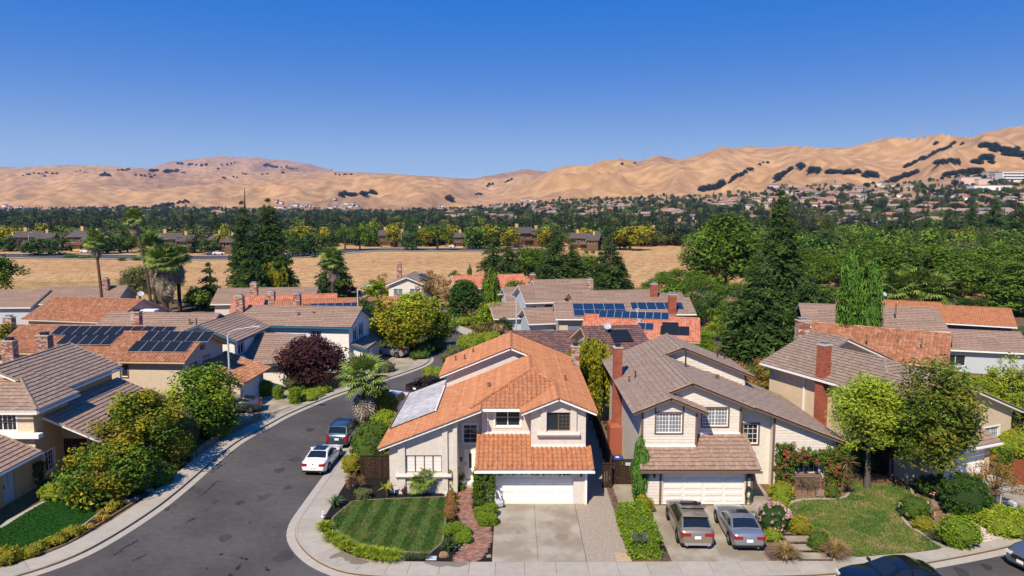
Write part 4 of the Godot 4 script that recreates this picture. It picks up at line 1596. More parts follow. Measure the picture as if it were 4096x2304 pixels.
func build_near_houses() -> void:
	# --- terracotta house in the middle ---
	var H := house("tile_roof_house","white stucco house with orange clay tile roof beside a striped lawn",Vector3(-0.5,0,-44.0))
	H.merge({"at0": Vector3(5.4,0,-44.2),"du": Vector3(-1,0,0),"dw": Vector3(0,0,1),"keep": 300,"style": "S","pal": TERRA,"wall": M.stucco},true)
	tract_house(H,{"hip": true,
		"bay_ops": [{"u0": 1.68,"u1": 3.17,"h0": 4.24,"h1": 5.47,"kind": "w","frame": M.brown,"deep": 0.16,"grid": [3,5],"grid_pane": 1}],
		"mid_ops": [{"u0": 4.86,"u1": 6.5,"h0": 4.2,"h1": 5.38,"kind": "w","deep": 0.12,"grid": [1,2],"trim": M.white}],
		"garage_ops": [{"u0": 1.55,"u1": 6.4,"h0": 0.02,"h1": 2.2,"kind": "garage","deep": 0.35,"paint": M.white}],
		"entry_ops": [{"u0": 7.78,"u1": 8.6,"h0": 0.32,"h1": 2.42,"kind": "door","deep": 0.06,"lite_w": 0.17,"lite0": 0.38},{"u0": 7.7,"u1": 8.66,"h0": 2.85,"h1": 4.12,"kind": "w","panes": 1,"deep": 0.06,"trim": M.white,"grid": [2,4]}],
		"wing_ops": [{"u0": 9.94,"u1": 12.24,"h0": 1.38,"h1": 2.55,"kind": "w","frame": M.brown,"deep": 0.14,"panes": 4,"louvers": [[0.02,0.23],[0.27,0.49],[0.52,0.73],[0.77,0.98]]}]})
	for p in [[12.3,12.75],[9.55,9.9],[8.93,9.2]]: lbox(H,"pilaster",p[0],p[1],0.0,3.0 + 0.39*(13.95 - p[1]) - 0.06,-44.445,-44.30,M.stucco)
	for p in [[1.28,1.66],[3.2,3.57]]: lbox(H,"pilaster",p[0],p[1],4.2,5.36 + (0.5 if p[0] < 2 else 0.45),-44.195,-44.05,M.stucco)
	var sill := MB.new()
	var prof := [Vector2(0,-0.15),Vector2(0.22,-0.13),Vector2(0.30,0),Vector2(0.24,0.13),Vector2(0,0.15)]
	for q in [[9.3,12.9,1.22,-44.44],[1.08,3.8,4.08,-44.19]]:
		sill = MB.new()
		for i in 4:
			var a: Vector2 = prof[i]
			var b: Vector2 = prof[i + 1]
			var P0 := L(H,q[1],q[2] + a.y,q[3] + a.x)
			var P1 := L(H,q[0],q[2] + a.y,q[3] + a.x)
			sill.quad(P0,P1,L(H,q[0],q[2] + b.y,q[3] + b.x),L(H,q[1],q[2] + b.y,q[3] + b.x))
		for s in [q[0],q[1]]:
			for i in range(1,4): sill.tri(L(H,s,q[2] + prof[0].y,q[3]),L(H,s,q[2] + prof[i].y,q[3] + prof[i].x),L(H,s,q[2] + prof[i + 1].y,q[3] + prof[i + 1].x))
		part("sill",sill,M.stucco,H.n)
	lbox(H,"downspout",6.95,7.05,3.8,5.4,-45.34,-45.26,M.white)
	lbox(H,"door_step",7.4,8.9,0.0,0.16,-45.95,-45.2,M.concrete)
	lbox(H,"door_step",7.5,8.8,0.16,0.3,-45.95,-45.55,M.white)
	lbox(H,"corner_post",0.72,0.86,0.0,2.3,-42.74,-42.66,M.white)
	chimney(H,Vector3(5.12,0,-56.5),0.62,0.62,3.6,7.3,USED_BRICK,170,"f","iron")
	vent(H,L(H,7.0,5.55 + K*1.1,-48.3),0.11,0.35,M.deck)
	vent(H,L(H,1.6,6.2,-49.5)); vent(H,L(H,9.2,6.3,-56)); vent(H,L(H,10.0,6.0,-57)); vent(H,L(H,8.6,6.5,-57.5))
	finish_roof(H)
	light_fixture("black wall lantern right of the ivy-framed white garage door",Vector3(4.3,1.95,-42.74),Vector3(0,0,1))
	light_fixture("black wall lantern beside the white front door",Vector3(-3.42,2.1,-44.9),Vector3(1,0,0))
	# pool heating mat on the low wing
	var pn := thing("pool_heater","weathered white pool heating mat on the orange tile roof","solar heater",Vector3(-6.8,3.9,-52))
	var N := Vector3(-0.39,1,0).normalized()
	var q0 := Vector3(-8.3,3.25 + 0.07,-47.6) + N*0.08
	var ux := Vector3(1,0.39,0)
	for i in 8:
		var mb := MB.new()
		mb.col = Color.WHITE*rng.randf_range(0.82,1.05)
		mb.pbox(q0 + Vector3(0,0,-i*1.11),ux*3.1,N*0.05,Vector3(0,0,-1.09))
		part("mat_strip",mb,M.pool,pn)
	for k in 2:
		var mb := MB.new()
		mb.tube([q0 + ux*(3.15*k - 0.03) + N*0.05 + Vector3(0,0,0.15),q0 + ux*(3.15*k - 0.03) + N*0.05 + Vector3(0,0,-9.0)],[0.06,0.06],8)
		part("header_pipe",mb,M.iron if k == 0 else M.white,pn)
	# --- cream siding house ---
	H = house("siding_house","cream lap-siding house with brown flat-tile roof and flowering vine",Vector3(14.5,0,-44.0))
	H.merge({"at0": Vector3(7.6,0,-44.2),"du": Vector3(1,0,0),"dw": Vector3(0,0,1),"keep": 300,"style": "F","pal": UMBER,"wall": M.siding,"trim": M.brown,"capr": 0.12},true)
	tract_house(H,{"hip": false,"uw": 14.4,"ue": 9.6,"wing_z": -45.45,"boards": 0.195,"side": M.stucco,"garage_pal": ROSEY,"zend": -59.0,"gu1": 7.7,
		"bay_ops": [{"u0": 1.62,"u1": 3.27,"h0": 4.12,"h1": 5.42,"kind": "w","glass": M.glass_pale,"grid": [4,5],"trim": M.brown}],
		"mid_ops": [{"u0": 4.88,"u1": 6.55,"h0": 4.2,"h1": 5.42,"kind": "w","glass": M.glass_pale,"grid": [4,5],"trim": M.brown}],
		"garage_ops": [{"u0": 1.82,"u1": 6.92,"h0": 0.02,"h1": 2.15,"kind": "garage","deep": 0.12,"rows": 5,"trim": M.brown}],
		"entry_ops": [{"u0": 7.8,"u1": 8.8,"h0": 2.8,"h1": 4.15,"kind": "w","panes": 1,"grid": [3,4],"trim": M.brown},{"u0": 7.8,"u1": 8.7,"h0": 0.1,"h1": 2.2,"kind": "door","paint": M.stucco_tan}],
		"wing_ops": [{"u0": 10.75,"u1": 12.75,"h0": 1.0,"h1": 1.75,"kind": "w","frame": M.galv,"grid": [3,1]}]})
	for p in [[0.66,0.0,5.5,-44.2],[4.12,3.3,5.4,-44.2],[7.3,3.8,5.4,-45.35],[9.58,0.0,4.75,-45.45],[10.46,5.0,5.5,-54.1],[1.6,0.0,2.3,-42.75],[6.98,0.0,2.3,-42.75],[7.28,0.0,2.3,-42.75]]:
		lbox(H,"corner_board",p[0],p[0] + 0.14,p[1],p[2],p[3] + 0.002,p[3] + 0.05,M.brown)
	for u in [1.55,3.34]: lbox(H,"corner_board",u - 0.05,u + 0.05,5.4,6.0,-44.195,-44.155,M.brown)
	lbox(H,"garage_header",1.6,7.1,2.15,2.3,-42.74,-42.68,M.brown)
	# brick planter wall under the wing window
	var wn := thing("brick_planter","dark brick planter wall under the cream house window","planter wall",Vector3(19.4,0,-45.1))
	var core := MB.new()
	core.box(Vector3(18.45,0,-45.40),Vector3(20.35,0.95,-44.95))
	part("core",core,M.mortar,wn)
	for r in 11:
		for k in 9:
			var mb := MB.new()
			mb.col = EDGER[rng.randi() % 3]*rng.randf_range(0.9,1.3)
			var x0 := 18.45 + k*0.211 + (0.1 if r % 2 else 0.0)
			mb.bevbox_z(minf(0.2,20.35 - x0) if x0 + 0.2 > 20.35 else 0.2,0.072,0.04)
			inst("brick",mb.mesh(),M.brick,wn,Transform3D(Basis.IDENTITY,Vector3(x0 + 0.1,0.043 + r*0.086,-44.96) - wn.position))
	for k in 20:
		var mb := MB.new()
		mb.col = Color(0.22,0.14,0.11)*rng.randf_range(0.85,1.15)
		mb.bevbox(Vector3(-0.042,0,-0.2),Vector3(0.042,0.08,0.2),0.006)
		inst("cap_brick",mb.mesh(),M.brick,wn,Transform3D(Basis.IDENTITY,Vector3(18.5 + k*0.095,0.951,-45.15) - wn.position))
	chimney(H,Vector3(7.95,0,-52.6),0.62,0.7,0.0,8.0,RED_BRICK,200,"f","iron")
	var ch := MB.new()
	ch.col = Color(0.33,0.10,0.06)
	ch.bevbox(Vector3(7.35,0,-53.4),Vector3(8.28,2.3,-51.8),0.25)
	part("chimney_base",ch,M.brick,H.n)
	vent(H,Vector3(8.46,5.9,-50.35)); vent(H,Vector3(8.97,6.1,-50.7),0.05,0.5,M.iron); vent(H,Vector3(12.8,6.72,-51.47),0.06,1.3,M.iron)
	vent(H,Vector3(15.2,5.7,-51.6),0.14,0.4,M.brown); vent(H,Vector3(19.6,3.75,-54.8),0.13,0.5,M.metal)
	vent(H,Vector3(16.6,6.4,-56.5),0.06,0.4,M.iron); vent(H,Vector3(17.5,6.0,-57.5),0.06,0.4,M.iron)
	finish_roof(H)
	light_fixture("black wall lantern on cream siding beside the tall narrow cypress",Vector3(8.85,1.9,-42.72),Vector3(0,0,1))
	light_fixture("black wall lantern on cream siding above the green garden hose",Vector3(14.75,1.9,-42.72),Vector3(0,0,1))
	# --- beige house with the red brick chimney ---
	H = house("stucco_house","beige stucco house with tall red brick chimney and brown roof",Vector3(30,0,-50))
	H.merge({"at0": Vector3(25.96,0,-46.38),"du": Vector3(0.92,0,-0.39),"dw": Vector3(0.39,0,0.92),"keep": 300,"style": "F","pal": UMBER,"wall": M.stucco_beige,"trim": M.white,"capr": 0.12},true)
	tract_house(H,{"hip": true,"zend": -57.0,"wing_z": -45.3,"garage_pal": ROSEY,"uw": 14.2,
		"bay_ops": [{"u0": 1.68,"u1": 3.17,"h0": 4.24,"h1": 5.4,"kind": "w"}],
		"mid_ops": [{"u0": 5.3,"u1": 6.7,"h0": 4.3,"h1": 5.3,"kind": "w"}],
		"garage_ops": [{"u0": 1.9,"u1": 6.9,"h0": 0.02,"h1": 2.15,"kind": "garage","deep": 0.12}],
		"entry_ops": [{"u0": 7.7,"u1": 8.6,"h0": 0.1,"h1": 2.2,"kind": "door","paint": M.brown}],
		"wing_ops": [{"u0": 10.4,"u1": 12.2,"h0": 0.9,"h1": 2.1,"kind": "w","glass": M.glass_pale,"grid": [4,3],"trim": M.white}]})
	var cp := L(H,0.45,0,-51.2)
	chimney(H,cp,0.75,0.75,1.4,8.1,RED_BRICK,300,"lf","metal",0.40)
	ch = MB.new()
	ch.col = Color(0.40,0.20,0.14)
	ch.cbox(cp + UP*0.7,Vector3(1.5,1.4,1.0),Basis(UP,0.4))
	part("chimney_base",ch,M.brick,H.n)
	lbox(H,"downspout",0.55,0.66,0.1,5.4,-53.2,-53.1,M.white)
	lbox(H,"gutter",-0.12,-0.01,5.38,5.52,-57.4,-44.0,M.white)
	lbox(H,"corner_board",9.0,9.2,0.0,4.9,-45.298,-45.25,M.white)
	vent(H,L(H,1.2,6.0,-48.5),0.06,0.5,M.iron)
	finish_roof(H)
func build_left_houses() -> void:
	# --- tan house with the red door ---
	var H := house("tan_house","tan house with brown tile roofs and dark red front door",Vector3(-33,0,-50))
	H.merge({"keep": 300,"style": "F","pal": UMBER,"wall": M.stucco_tan,"trim": M.whitepaint,"capr": 0.12},true)
	var P := 0.45
	var xr := -36.0
	var yr := 7.45
	var yl := func(x: float) -> float: return yr - P*(x - xr)
	# lower storey and upper storey walls
	wall(H,Vector3(-40,0,-45.9),Vector3(-31.75,0,-45.9),[0,5.05,8.25,5.05],[{"s0": 5.2,"s1": 7.1,"h0": 3.72,"h1": 4.85,"kind": "w","grid": [3,2],"trim": M.white}],M.siding_tan,0.2,M.siding_tan)
	wall(H,Vector3(-31.75,0,-45.9),Vector3(-31.75,0,-49.6),[0,5.05,3.7,5.05],[{"s0": 0.75,"s1": 1.75,"h0": 0.5,"h1": 1.9,"kind": "w","grid": [2,4],"trim": M.white}])
	wall(H,Vector3(-32.5,0,-49.6),Vector3(-32.5,0,-56.6),[0,5.4,7.0,5.4])
	wall(H,Vector3(-31.75,0,-49.6),Vector3(-32.5,0,-49.6),[0,5.05,0.75,5.3])
	wall(H,Vector3(-32.5,0,-56.6),Vector3(-39.5,0,-56.6),[0,5.4,3.5,7.2,7.0,5.4])
	# main slopes
	roof_face(H,[Vector3(-31.9,yl.call(-31.9),-50),Vector3(-31.9,yl.call(-31.9),-57.1),Vector3(xr,yr,-57.1),Vector3(xr,yr,-50)])
	roof_face(H,[Vector3(-31.15,yl.call(-31.15),-45.4),Vector3(-31.15,yl.call(-31.15),-50),Vector3(-34.2,yl.call(-34.2),-50),Vector3(-34.2,yl.call(-34.2),-48.45)])
	roof_face(H,[Vector3(-34.2,yl.call(-34.2),-48.0),Vector3(-34.2,yl.call(-34.2),-50),Vector3(xr,yr,-50),Vector3(xr,yr,-48.0)])
	roof_face(H,[Vector3(-40.1,yl.call(-31.9),-57.1),Vector3(-40.1,yl.call(-31.9),-48),Vector3(xr,yr,-48),Vector3(xr,yr,-57.1)])
	roof_face(H,[Vector3(-40,yl.call(-31.15),-45.4),Vector3(-31.15,yl.call(-31.15),-45.4),Vector3(-34.2,yl.call(-34.2),-48.45),Vector3(-40,yl.call(-34.2),-48.45)],"",ROSEY)
	caps(H,Vector3(xr,yr,-48),Vector3(xr,yr,-57.1))
	caps(H,Vector3(-31.15,yl.call(-31.15),-45.4),Vector3(-34.2,yl.call(-34.2),-48.45))
	caps(H,Vector3(-34.0,yl.call(-34.0),-48.0),Vector3(xr,yr,-48.0),0.1,"rake_tile")
	caps(H,Vector3(-31.9,yl.call(-31.9),-57.1),Vector3(xr,yr,-57.1),0.1,"rake_tile")
	board(H,"gutter",Vector3(-31.1,5.05,-45.4),Vector3(-31.1,5.05,-50),0.1,0.13,M.whitepaint)
	board(H,"gutter",Vector3(-31.85,5.38,-50),Vector3(-31.85,5.38,-57.1),0.1,0.13,M.whitepaint)
	board(H,"gutter",Vector3(-40,5.05,-45.35),Vector3(-31.1,5.05,-45.35),0.1,0.13,M.whitepaint)
	# entry wing under a lower slope
	roof_face(H,[Vector3(-27.7,2.62,-46.8),Vector3(-27.7,2.62,-57.0),Vector3(-32.3,4.65,-57.0),Vector3(-32.3,4.65,-46.8)],"",ROSEY)
	caps(H,Vector3(-27.7,2.62,-46.8),Vector3(-31.6,4.34,-46.8),0.1,"rake_tile")
	wall(H,Vector3(-31.75,0,-48.6),Vector3(-28.2,0,-48.6),[0,4.2,3.55,2.65],[{"s0": 0.1,"s1": 1.75,"h0": 0.18,"h1": 2.3,"kind": "door","paint": mat("dark_red",Color(0.09,0.006,0.008),0.4),"lites": 4,"lite_w": 0.18}])
	wall(H,Vector3(-28.2,0,-48.6),Vector3(-28.2,0,-56.6),[0,2.65,8.0,2.65])
	board(H,"door_frame",Vector3(-31.7,0.1,-48.55),Vector3(-31.7,2.4,-48.55),0.12,0.12,M.white)
	board(H,"door_frame",Vector3(-29.93,0.1,-48.55),Vector3(-29.93,2.4,-48.55),0.12,0.12,M.white)
	board(H,"sill_beam",Vector3(-40,3.45,-45.7),Vector3(-31.2,3.45,-45.7),0.5,0.28,M.white)
	board(H,"corner_board",Vector3(-31.8,2.5,-45.85),Vector3(-31.8,5.0,-45.85),0.16,0.16,M.white)
	# garage in front
	roof_face(H,[Vector3(-31.0,2.5,-36),Vector3(-31.0,2.5,-45.4),Vector3(-36,4.6,-45.4),Vector3(-36,4.6,-36)],"",ROSEY)
	caps(H,Vector3(-31.0,2.5,-45.3),Vector3(-33.4,3.5,-45.3),0.1,"rake_tile")
	wall(H,Vector3(-31.6,0,-36.5),Vector3(-31.6,0,-45.9),[0,2.5,9.4,2.5],[{"s0": 6.0,"s1": 7.0,"h0": 0.1,"h1": 2.1,"kind": "door","paint": M.paleblue,"lites": 1,"lite_w": 0.02}])
	board(H,"gutter",Vector3(-30.95,2.38,-36),Vector3(-30.95,2.38,-45.4),0.1,0.12,M.whitepaint)
	finish_roof(H)
	chimney(H,Vector3(-39.6,0,-55.2),0.9,0.7,5.0,8.0,USED_BRICK,60,"f","iron")
	# --- house with the long solar arrays ---
	H = house("solar_roof_house","pale stucco house with clay tile roof carrying long rows of solar panels",Vector3(-32,0,-63.5))
	H.merge({"keep": 300,"style": "S","pal": TERRA2,"wall": M.stucco_sand,"trim": M.stucco_tan},true)
	var A := Vector3(-36.0,0,-61.0)
	var B := Vector3(-28.6,0,-60.6)
	var g := gable_block(H,A,B,7.6,5.3,K,{"front": [{"s0": 1.85,"s1": 2.45,"h0": 3.75,"h1": 4.9,"kind": "w","panes": 1,"trim": M.brown,"grid": [1,2]}],
		"right": [{"s0": 1.2,"s1": 2.7,"h0": 3.5,"h1": 4.75,"kind": "w","grid": [3,3]},{"s0": 3.5,"s1": 5.1,"h0": 3.7,"h1": 4.95,"kind": "w","grid": [3,3]},{"s0": 3.2,"s1": 4.2,"h0": 5.4,"h1": 6.1,"kind": "w","panes": 1}]},0.5,[false,true])
	gable_block(H,Vector3(-47.5,0,-64.6),Vector3(-36.0,0,-64.2),7.6,5.3,K,{},0.5,[true,true])
	var n1: Vector3 = g.n
	# low garage roof in front of the gable
	roof_face(H,[Vector3(-24.3,2.6,-63.2),Vector3(-24.0,2.6,-69.5),Vector3(-28.4,4.3,-69.3),Vector3(-28.6,4.3,-63.0)])
	caps(H,Vector3(-24.3,2.6,-63.2),Vector3(-28.6,4.3,-63.0),0.1,"rake_tile")
	wall(H,Vector3(-28.5,0,-63.6),Vector3(-24.9,0,-63.7),[0,4.0,3.6,2.6])
	wall(H,Vector3(-24.9,0,-63.7),Vector3(-24.7,0,-69.2),[0,2.6,5.5,2.6],[{"s0": 0.4,"s1": 5.0,"h0": 0.02,"h1": 2.1,"kind": "garage"}])
	board(H,"downspout",Vector3(-28.62,0.1,-60.5),Vector3(-28.62,5.2,-60.5),0.07,0.07,M.stucco_tan)
	chimney(H,Vector3(-40.6,0,-60.9),1.0,0.8,2.0,7.4,USED_BRICK,120,"fr","iron")
	chimney(H,Vector3(-36.6,0,-68.6),0.8,0.7,5.0,8.3,USED_BRICK,0,"f","iron")
	finish_roof(H)
	var v1 := (Vector3(0,K,0) - n1).normalized()
	var d1: Vector3 = g.d
	var base: Vector3 = g.fa
	var NN := d1.cross(v1).normalized()
	if NN.y < 0: NN = -NN
	var grp := "panels on the pale stucco house"
	solar(hit(508,1411,base,NN),d1,v1,5,1,1.06,1.72,"short row of black solar panels above the small window",grp)
	solar(hit(556,1369,base,NN),d1,v1,6,1,1.06,1.72,"row of black solar panels nearest the pale gable",grp)
	var base2 := Vector3(-47.5,5.265,-64.1)
	var q2 := hit(198,1345,base2,NN)
	solar(q2,d1,v1,11,1,1.06,1.72,"longest row of black solar panels under the clay ridge",grp)
	solar(hit(222,1382,base2,NN),d1,v1,9,1,1.06,1.72,"long second row of black solar panels beside the chimney",grp)
func win(s0: float,s1: float,h0: float,h1: float,extra := {}) -> Dictionary:
	var o := {"s0": s0,"s1": s1,"h0": h0,"h1": h1,"kind": "w"}
	o.merge(extra)
	return o
func mid(called: String,label: String,at: Vector3,style: String,pal: Array,wallm: Material,trim: Material,keep := 0) -> Dictionary:
	var H := house(called,label,at)
	H.merge({"keep": keep,"style": style,"pal": pal,"wall": wallm,"trim": trim,"rake": keep > 0},true)
	return H
func V(x: float,z: float,y := 0.0) -> Vector3:
	return Vector3(x,y,z)
func build_mid_houses() -> void:
	var H := mid("blue_trim_house","two-storey house with blue trim and brown roof behind the purple tree",V(-24,-80),"F",ROSEY,M.whitepaint,M.teal)
	gable_block(H,V(-31,-79.7),V(-18.2,-78.2),7.2,5.3,K,{"front": [win(8.6,9.6,3.4,4.6,{"trim": M.teal})],"right": [win(1.4,2.7,3.3,4.7,{"trim": M.teal,"panes": 2}),win(3.4,4.8,3.5,4.9,{"trim": M.teal})]},0.5,[true,true],0.22)
	board(H,"flower_box",V(-17.95,-79.2,3.1),V(-17.5,-83.6,3.1),0.3,0.35,M.teal)
	shed(H,V(-16.4,-78.6,2.62),V(-15.9,-86.6,2.62),V(-17.9,-86.3,3.3),V(-18.3,-78.4,3.3))
	wall(H,V(-18.2,-78.9),V(-16.9,-79.0),[0,3.2,1.3,2.65])
	wall(H,V(-16.9,-79.0),V(-16.4,-86.3),[0,2.65,7.3,2.65],[{"s0": 0.6,"s1": 3.4,"h0": 0.02,"h1": 2.2,"kind": "garage","paint": M.paleblue},{"s0": 3.9,"s1": 6.7,"h0": 0.02,"h1": 2.2,"kind": "garage","paint": M.paleblue}])
	for p in [[-24.5,-80.6],[-22.8,-80.9],[-20.6,-81.0]]: vent(H,V(p[0],p[1],6.2),0.14,0.3,M.deck)
	finish_roof(H)
	chimney(H,V(-31.6,-82),0.8,0.8,2.0,8.2,USED_BRICK)
	H = mid("teal_trim_house","white house with teal trim and broad brown garage roof behind the street lamp",V(-31,-74),"F",ROSEY,M.whitepaint,M.teal)
	gable_block(H,V(-43,-71.6),V(-31.3,-71.0),8.0,5.4,K,{},0.5,[true,false])
	gable_block(H,V(-27.9,-70.4),V(-27.6,-78.6),6.8,5.2,K,{"front": [win(0.8,2.2,3.5,4.7,{"trim": M.teal}),win(5.0,6.6,3.5,4.7,{"trim": M.teal})]},0.5,[true,true],0.22)
	shed(H,V(-28.9,-70.6,2.6),V(-22.3,-71.4,2.6),V(-22.6,-76.8,4.7),V(-28.9,-76.6,4.7))
	wall(H,V(-28.6,-71.2),V(-23.0,-71.9),[0,2.6,5.6,2.6])
	wall(H,V(-23.0,-71.9),V(-23.0,-76.6),[0,2.6,4.7,4.4])
	board(H,"bay_beam",V(-27.5,-70.6,3.2),V(-27.3,-74.4,3.2),0.5,0.3,M.teal)
	vent(H,V(-33.5,-73.0,6.4),0.12,0.5,M.deck); vent(H,V(-32.6,-72.6,6.3),0.06,0.7,M.iron)
	finish_roof(H)
	H = mid("clay_roof_house","white house with weathered clay tile roof behind the tall bare-trunk palm",V(-51,-85),"s",TERRA2,M.stucco,M.stucco_sand)
	gable_block(H,V(-58.2,-84.6),V(-46.5,-82.2),9.0,5.2,K,{"front": [win(0.6,1.8,3.4,4.6)]})
	gable_block(H,V(-46.6,-84.0),V(-38.8,-82.8),7.0,3.2,K)
	gable_block(H,V(-63,-83.0),V(-58.3,-82.2),6.0,2.8,K)
	finish_roof(H)
	var ch := MB.new()
	ch.box(Vector3(-41.4,2.5,-79.6),Vector3(-40.0,6.6,-78.6)); ch.box(Vector3(-41.5,6.9,-79.7),Vector3(-39.9,7.05,-78.5))
	for x in [-41.4,-40.15]: ch.box(Vector3(x,6.6,-79.6),Vector3(x + 0.15,6.9,-78.6))
	part("chimney",ch,M.white,H.n)
	chimney(H,V(-57.2,-80),1.0,0.8,1.0,6.0,USED_BRICK)
	dish(Vector3(-46.3,7.0,-88),0.6,"grey satellite dish on the weathered clay tile roof")
	H = mid("long_roof_house","low house with long plain brown roof at the field edge",V(-78,-113),"F",ROSEY,M.paleblue,M.white)
	gable_block(H,V(-100,-110.5),V(-76,-111),9.5,2.9,K)
	gable_block(H,V(-77,-112.5),V(-64.5,-114.5),9.5,3.2,K)
	chimney(H,V(-67.5,-117.5),1.0,0.8,3.0,6.6,USED_BRICK)
	finish_roof(H)
	H = mid("brown_roof_house","low white house with brown roof below the drooping willow",V(-40,-112),"F",ROSEY,M.stucco,M.white)
	gable_block(H,V(-47.5,-112.5),V(-32.5,-114.5),8.5,3.2,K)
	chimney(H,V(-41.0,-112.4),1.0,0.8,3.0,6.4,USED_BRICK)
	finish_roof(H)
	H = mid("pink_roof_house","low house with pinkish clay tile roof and dark panels near the willow",V(-34,-104),"s",SALMON,M.stucco_sand,M.white)
	gable_block(H,V(-41,-103.5),V(-27,-106.5),8.0,3.2,K)
	chimney(H,V(-35.6,-104.6),0.9,0.8,3.0,6.0,USED_BRICK)
	finish_roof(H)
	var n1 := (V(-27,-106.5) - V(-41,-103.5)).normalized()
	var v1 := (UP*K - n1.cross(UP)).normalized()
	solar(V(-37.0,-104.8,3.6),n1,v1,3,1,1.6,2.2,"dark solar panels on the pinkish clay tile roof","panels on the pinkish roof")
	H = mid("orange_roof_house","low house with orange clay roof carrying a wide dark collector field",V(-25,-100),"s",TERRA,M.stucco_sand,M.white)
	var g := gable_block(H,V(-33,-98.4),V(-16.5,-102.0),8.0,3.3,K)
	chimney(H,V(-30.3,-99.6),0.9,0.8,3.0,6.3,USED_BRICK)
	finish_roof(H)
	v1 = (UP*K - (g.n as Vector3)).normalized()
	solar(g.fa + g.d*5.0 + v1*0.1 + UP*0.1,g.d,v1,8,1,1.15,3.0,"wide field of dark blue collectors on orange clay roof","collectors on the orange clay roof",M.solar_blue)
	H = mid("white_gable_house","small white two-storey gabled house standing against the dry field",V(-17.5,-124),"F",ROSEY,M.siding,M.white)
	gable_block(H,V(-14.9,-121),V(-14.9,-131),6.2,5.2,K,{"left": [win(0.8,2.4,3.3,4.6,{"trim": M.white,"glass": M.glass_pale}),win(3.6,5.4,3.3,4.6,{"trim": M.white,"glass": M.glass_pale})]})
	shed(H,V(-22.2,-119.3,2.6),V(-15.0,-119.3,2.6),V(-15.0,-121,3.3),V(-22.2,-121,3.3))
	chimney(H,V(-20.3,-127.5),0.8,0.8,3.0,8.4,USED_BRICK)
	finish_roof(H)
	solar(Vector3(-14.4,5.5,-124),Vector3(0,0,-1),Vector3(-1,K,0).normalized(),3,1,1.8,2.4,"dark solar panels on the small white gabled house","panels on the small gabled house")
	H = mid("red_roof_house","low house with plain red clay roof below the dark redwoods",V(-3,-138),"s",SALMON,M.stucco_sand,M.white)
	gable_block(H,V(-10.5,-135.5),V(3.0,-139),9.0,3.0,K)
	finish_roof(H)
	# cluster of brown roofs
	H = mid("twin_panel_house","brown roofed house with two small solar panels",V(2,-114),"F",ROSEY,M.stucco,M.white)
	gable_block(H,V(-0.5,-112),V(6,-113),8,3.6,K)
	gable_block(H,V(4.5,-108.5),V(12.5,-110),9,4.9,K)
	chimney(H,V(3.4,-116.5),0.9,0.8,3.0,7.4,RED_BRICK)
	finish_roof(H)
	solar(V(0.6,-112.2,3.85),V(1,-0.15).normalized(),Vector3(0.13,K,-1).normalized(),2,1,1.7,1.9,"pair of dark solar panels on the small brown roof","pair of panels on the brown roof",M.solar_blue)
	H = mid("hip_roof_house","white two-storey house with broad brown roof behind the slim street lamp",V(7,-101),"F",ROSEY,M.paleblue,M.white)
	gable_block(H,V(2.2,-98.6),V(11.5,-100.6),8.5,5.3,K,{"front": [win(0.6,1.2,3.4,4.8),win(2.4,7.6,3.5,4.9,{"panes": 3,"frame": M.white})]})
	gable_block(H,V(-2.2,-100.2),V(4.2,-101.6),7,2.8,K,{"front": [win(1.4,2.4,0.4,2.2)]})
	gable_block(H,V(2.6,-94.6),V(8.2,-95.8),6.5,3.0,K,{"front": [{"s0": 3.2,"s1": 4.4,"h0": 0.1,"h1": 2.2,"kind": "door","paint": M.brown}]})
	chimney(H,V(11.4,-103.4),0.9,0.8,4.0,7.9,USED_BRICK)
	finish_roof(H)
	H = mid("wide_roof_house","house with wide plain brown roof and short red chimney",V(14,-97),"F",ROSEY,M.stucco_sand,M.stucco_sand)
	gable_block(H,V(9.0,-92.8),V(20.5,-94.8),8.0,5.2,K)
	gable_block(H,V(19.0,-97.0),V(24.5,-98.0),7.0,4.6,K)
	chimney(H,V(19.4,-96.6),0.9,0.8,4.0,8.0,RED_BRICK)
	finish_roof(H)
	H = mid("blue_panel_house","cream house whose brown roof carries blue solar panels",V(10,-87),"F",ROSEY,M.stucco_sand,M.white)
	g = gable_block(H,V(5.8,-86.2),V(14.5,-86.2),6.5,5.0,K,{"front": [win(1.0,6.0,2.2,4.2,{"panes": 3,"glass": M.glass_pale})]})
	var g2 := gable_block(H,V(12.5,-88.2),V(22.5,-88.2),6.5,5.3,K)
	chimney(H,V(20.0,-88.0),0.9,0.8,4.0,7.6,RED_BRICK)
	finish_roof(H)
	v1 = Vector3(0,K,-1).normalized()
	solar(g.fa + Vector3(2.3,0.2,-0.4),Vector3.RIGHT,v1,5,2,1.3,1.5,"block of blue solar panels on the cream house roof","blue panels behind the orange roof",M.solar_blue)
	solar(g2.fa + Vector3(0.5,0.3,-0.9),Vector3.RIGHT,v1,8,1,1.15,1.8,"row of blue solar panels beside the short red chimney","blue panels behind the orange roof",M.solar_blue)
	H = mid("salmon_roof_house","house with bright salmon clay tile roof, blue panels and black collectors",V(13,-75),"S",SALMON,M.stucco_sand,M.stucco_tan,300)
	g = gable_block(H,V(7.8,-75.6),V(19.0,-72.9),7.6,4.7,K,{"front": [win(8.0,10.0,2.6,3.8)]})
	finish_roof(H)
	var dd: Vector3 = g.d
	v1 = (UP*K - (g.n as Vector3)).normalized()
	var NN := dd.cross(v1).normalized()
	if NN.y < 0: NN = -NN
	solar(hit(2394,1273,g.fa,NN),dd,v1,9,1,0.85,1.5,"long row of blue solar panels on the salmon roof","blue panels on the salmon roof",M.solar_blue)
	solar(hit(2548,1322,g.fa,NN),dd,v1,2,1,0.85,1.4,"pair of blue solar panels on the salmon roof","blue panels on the salmon roof",M.solar_blue)
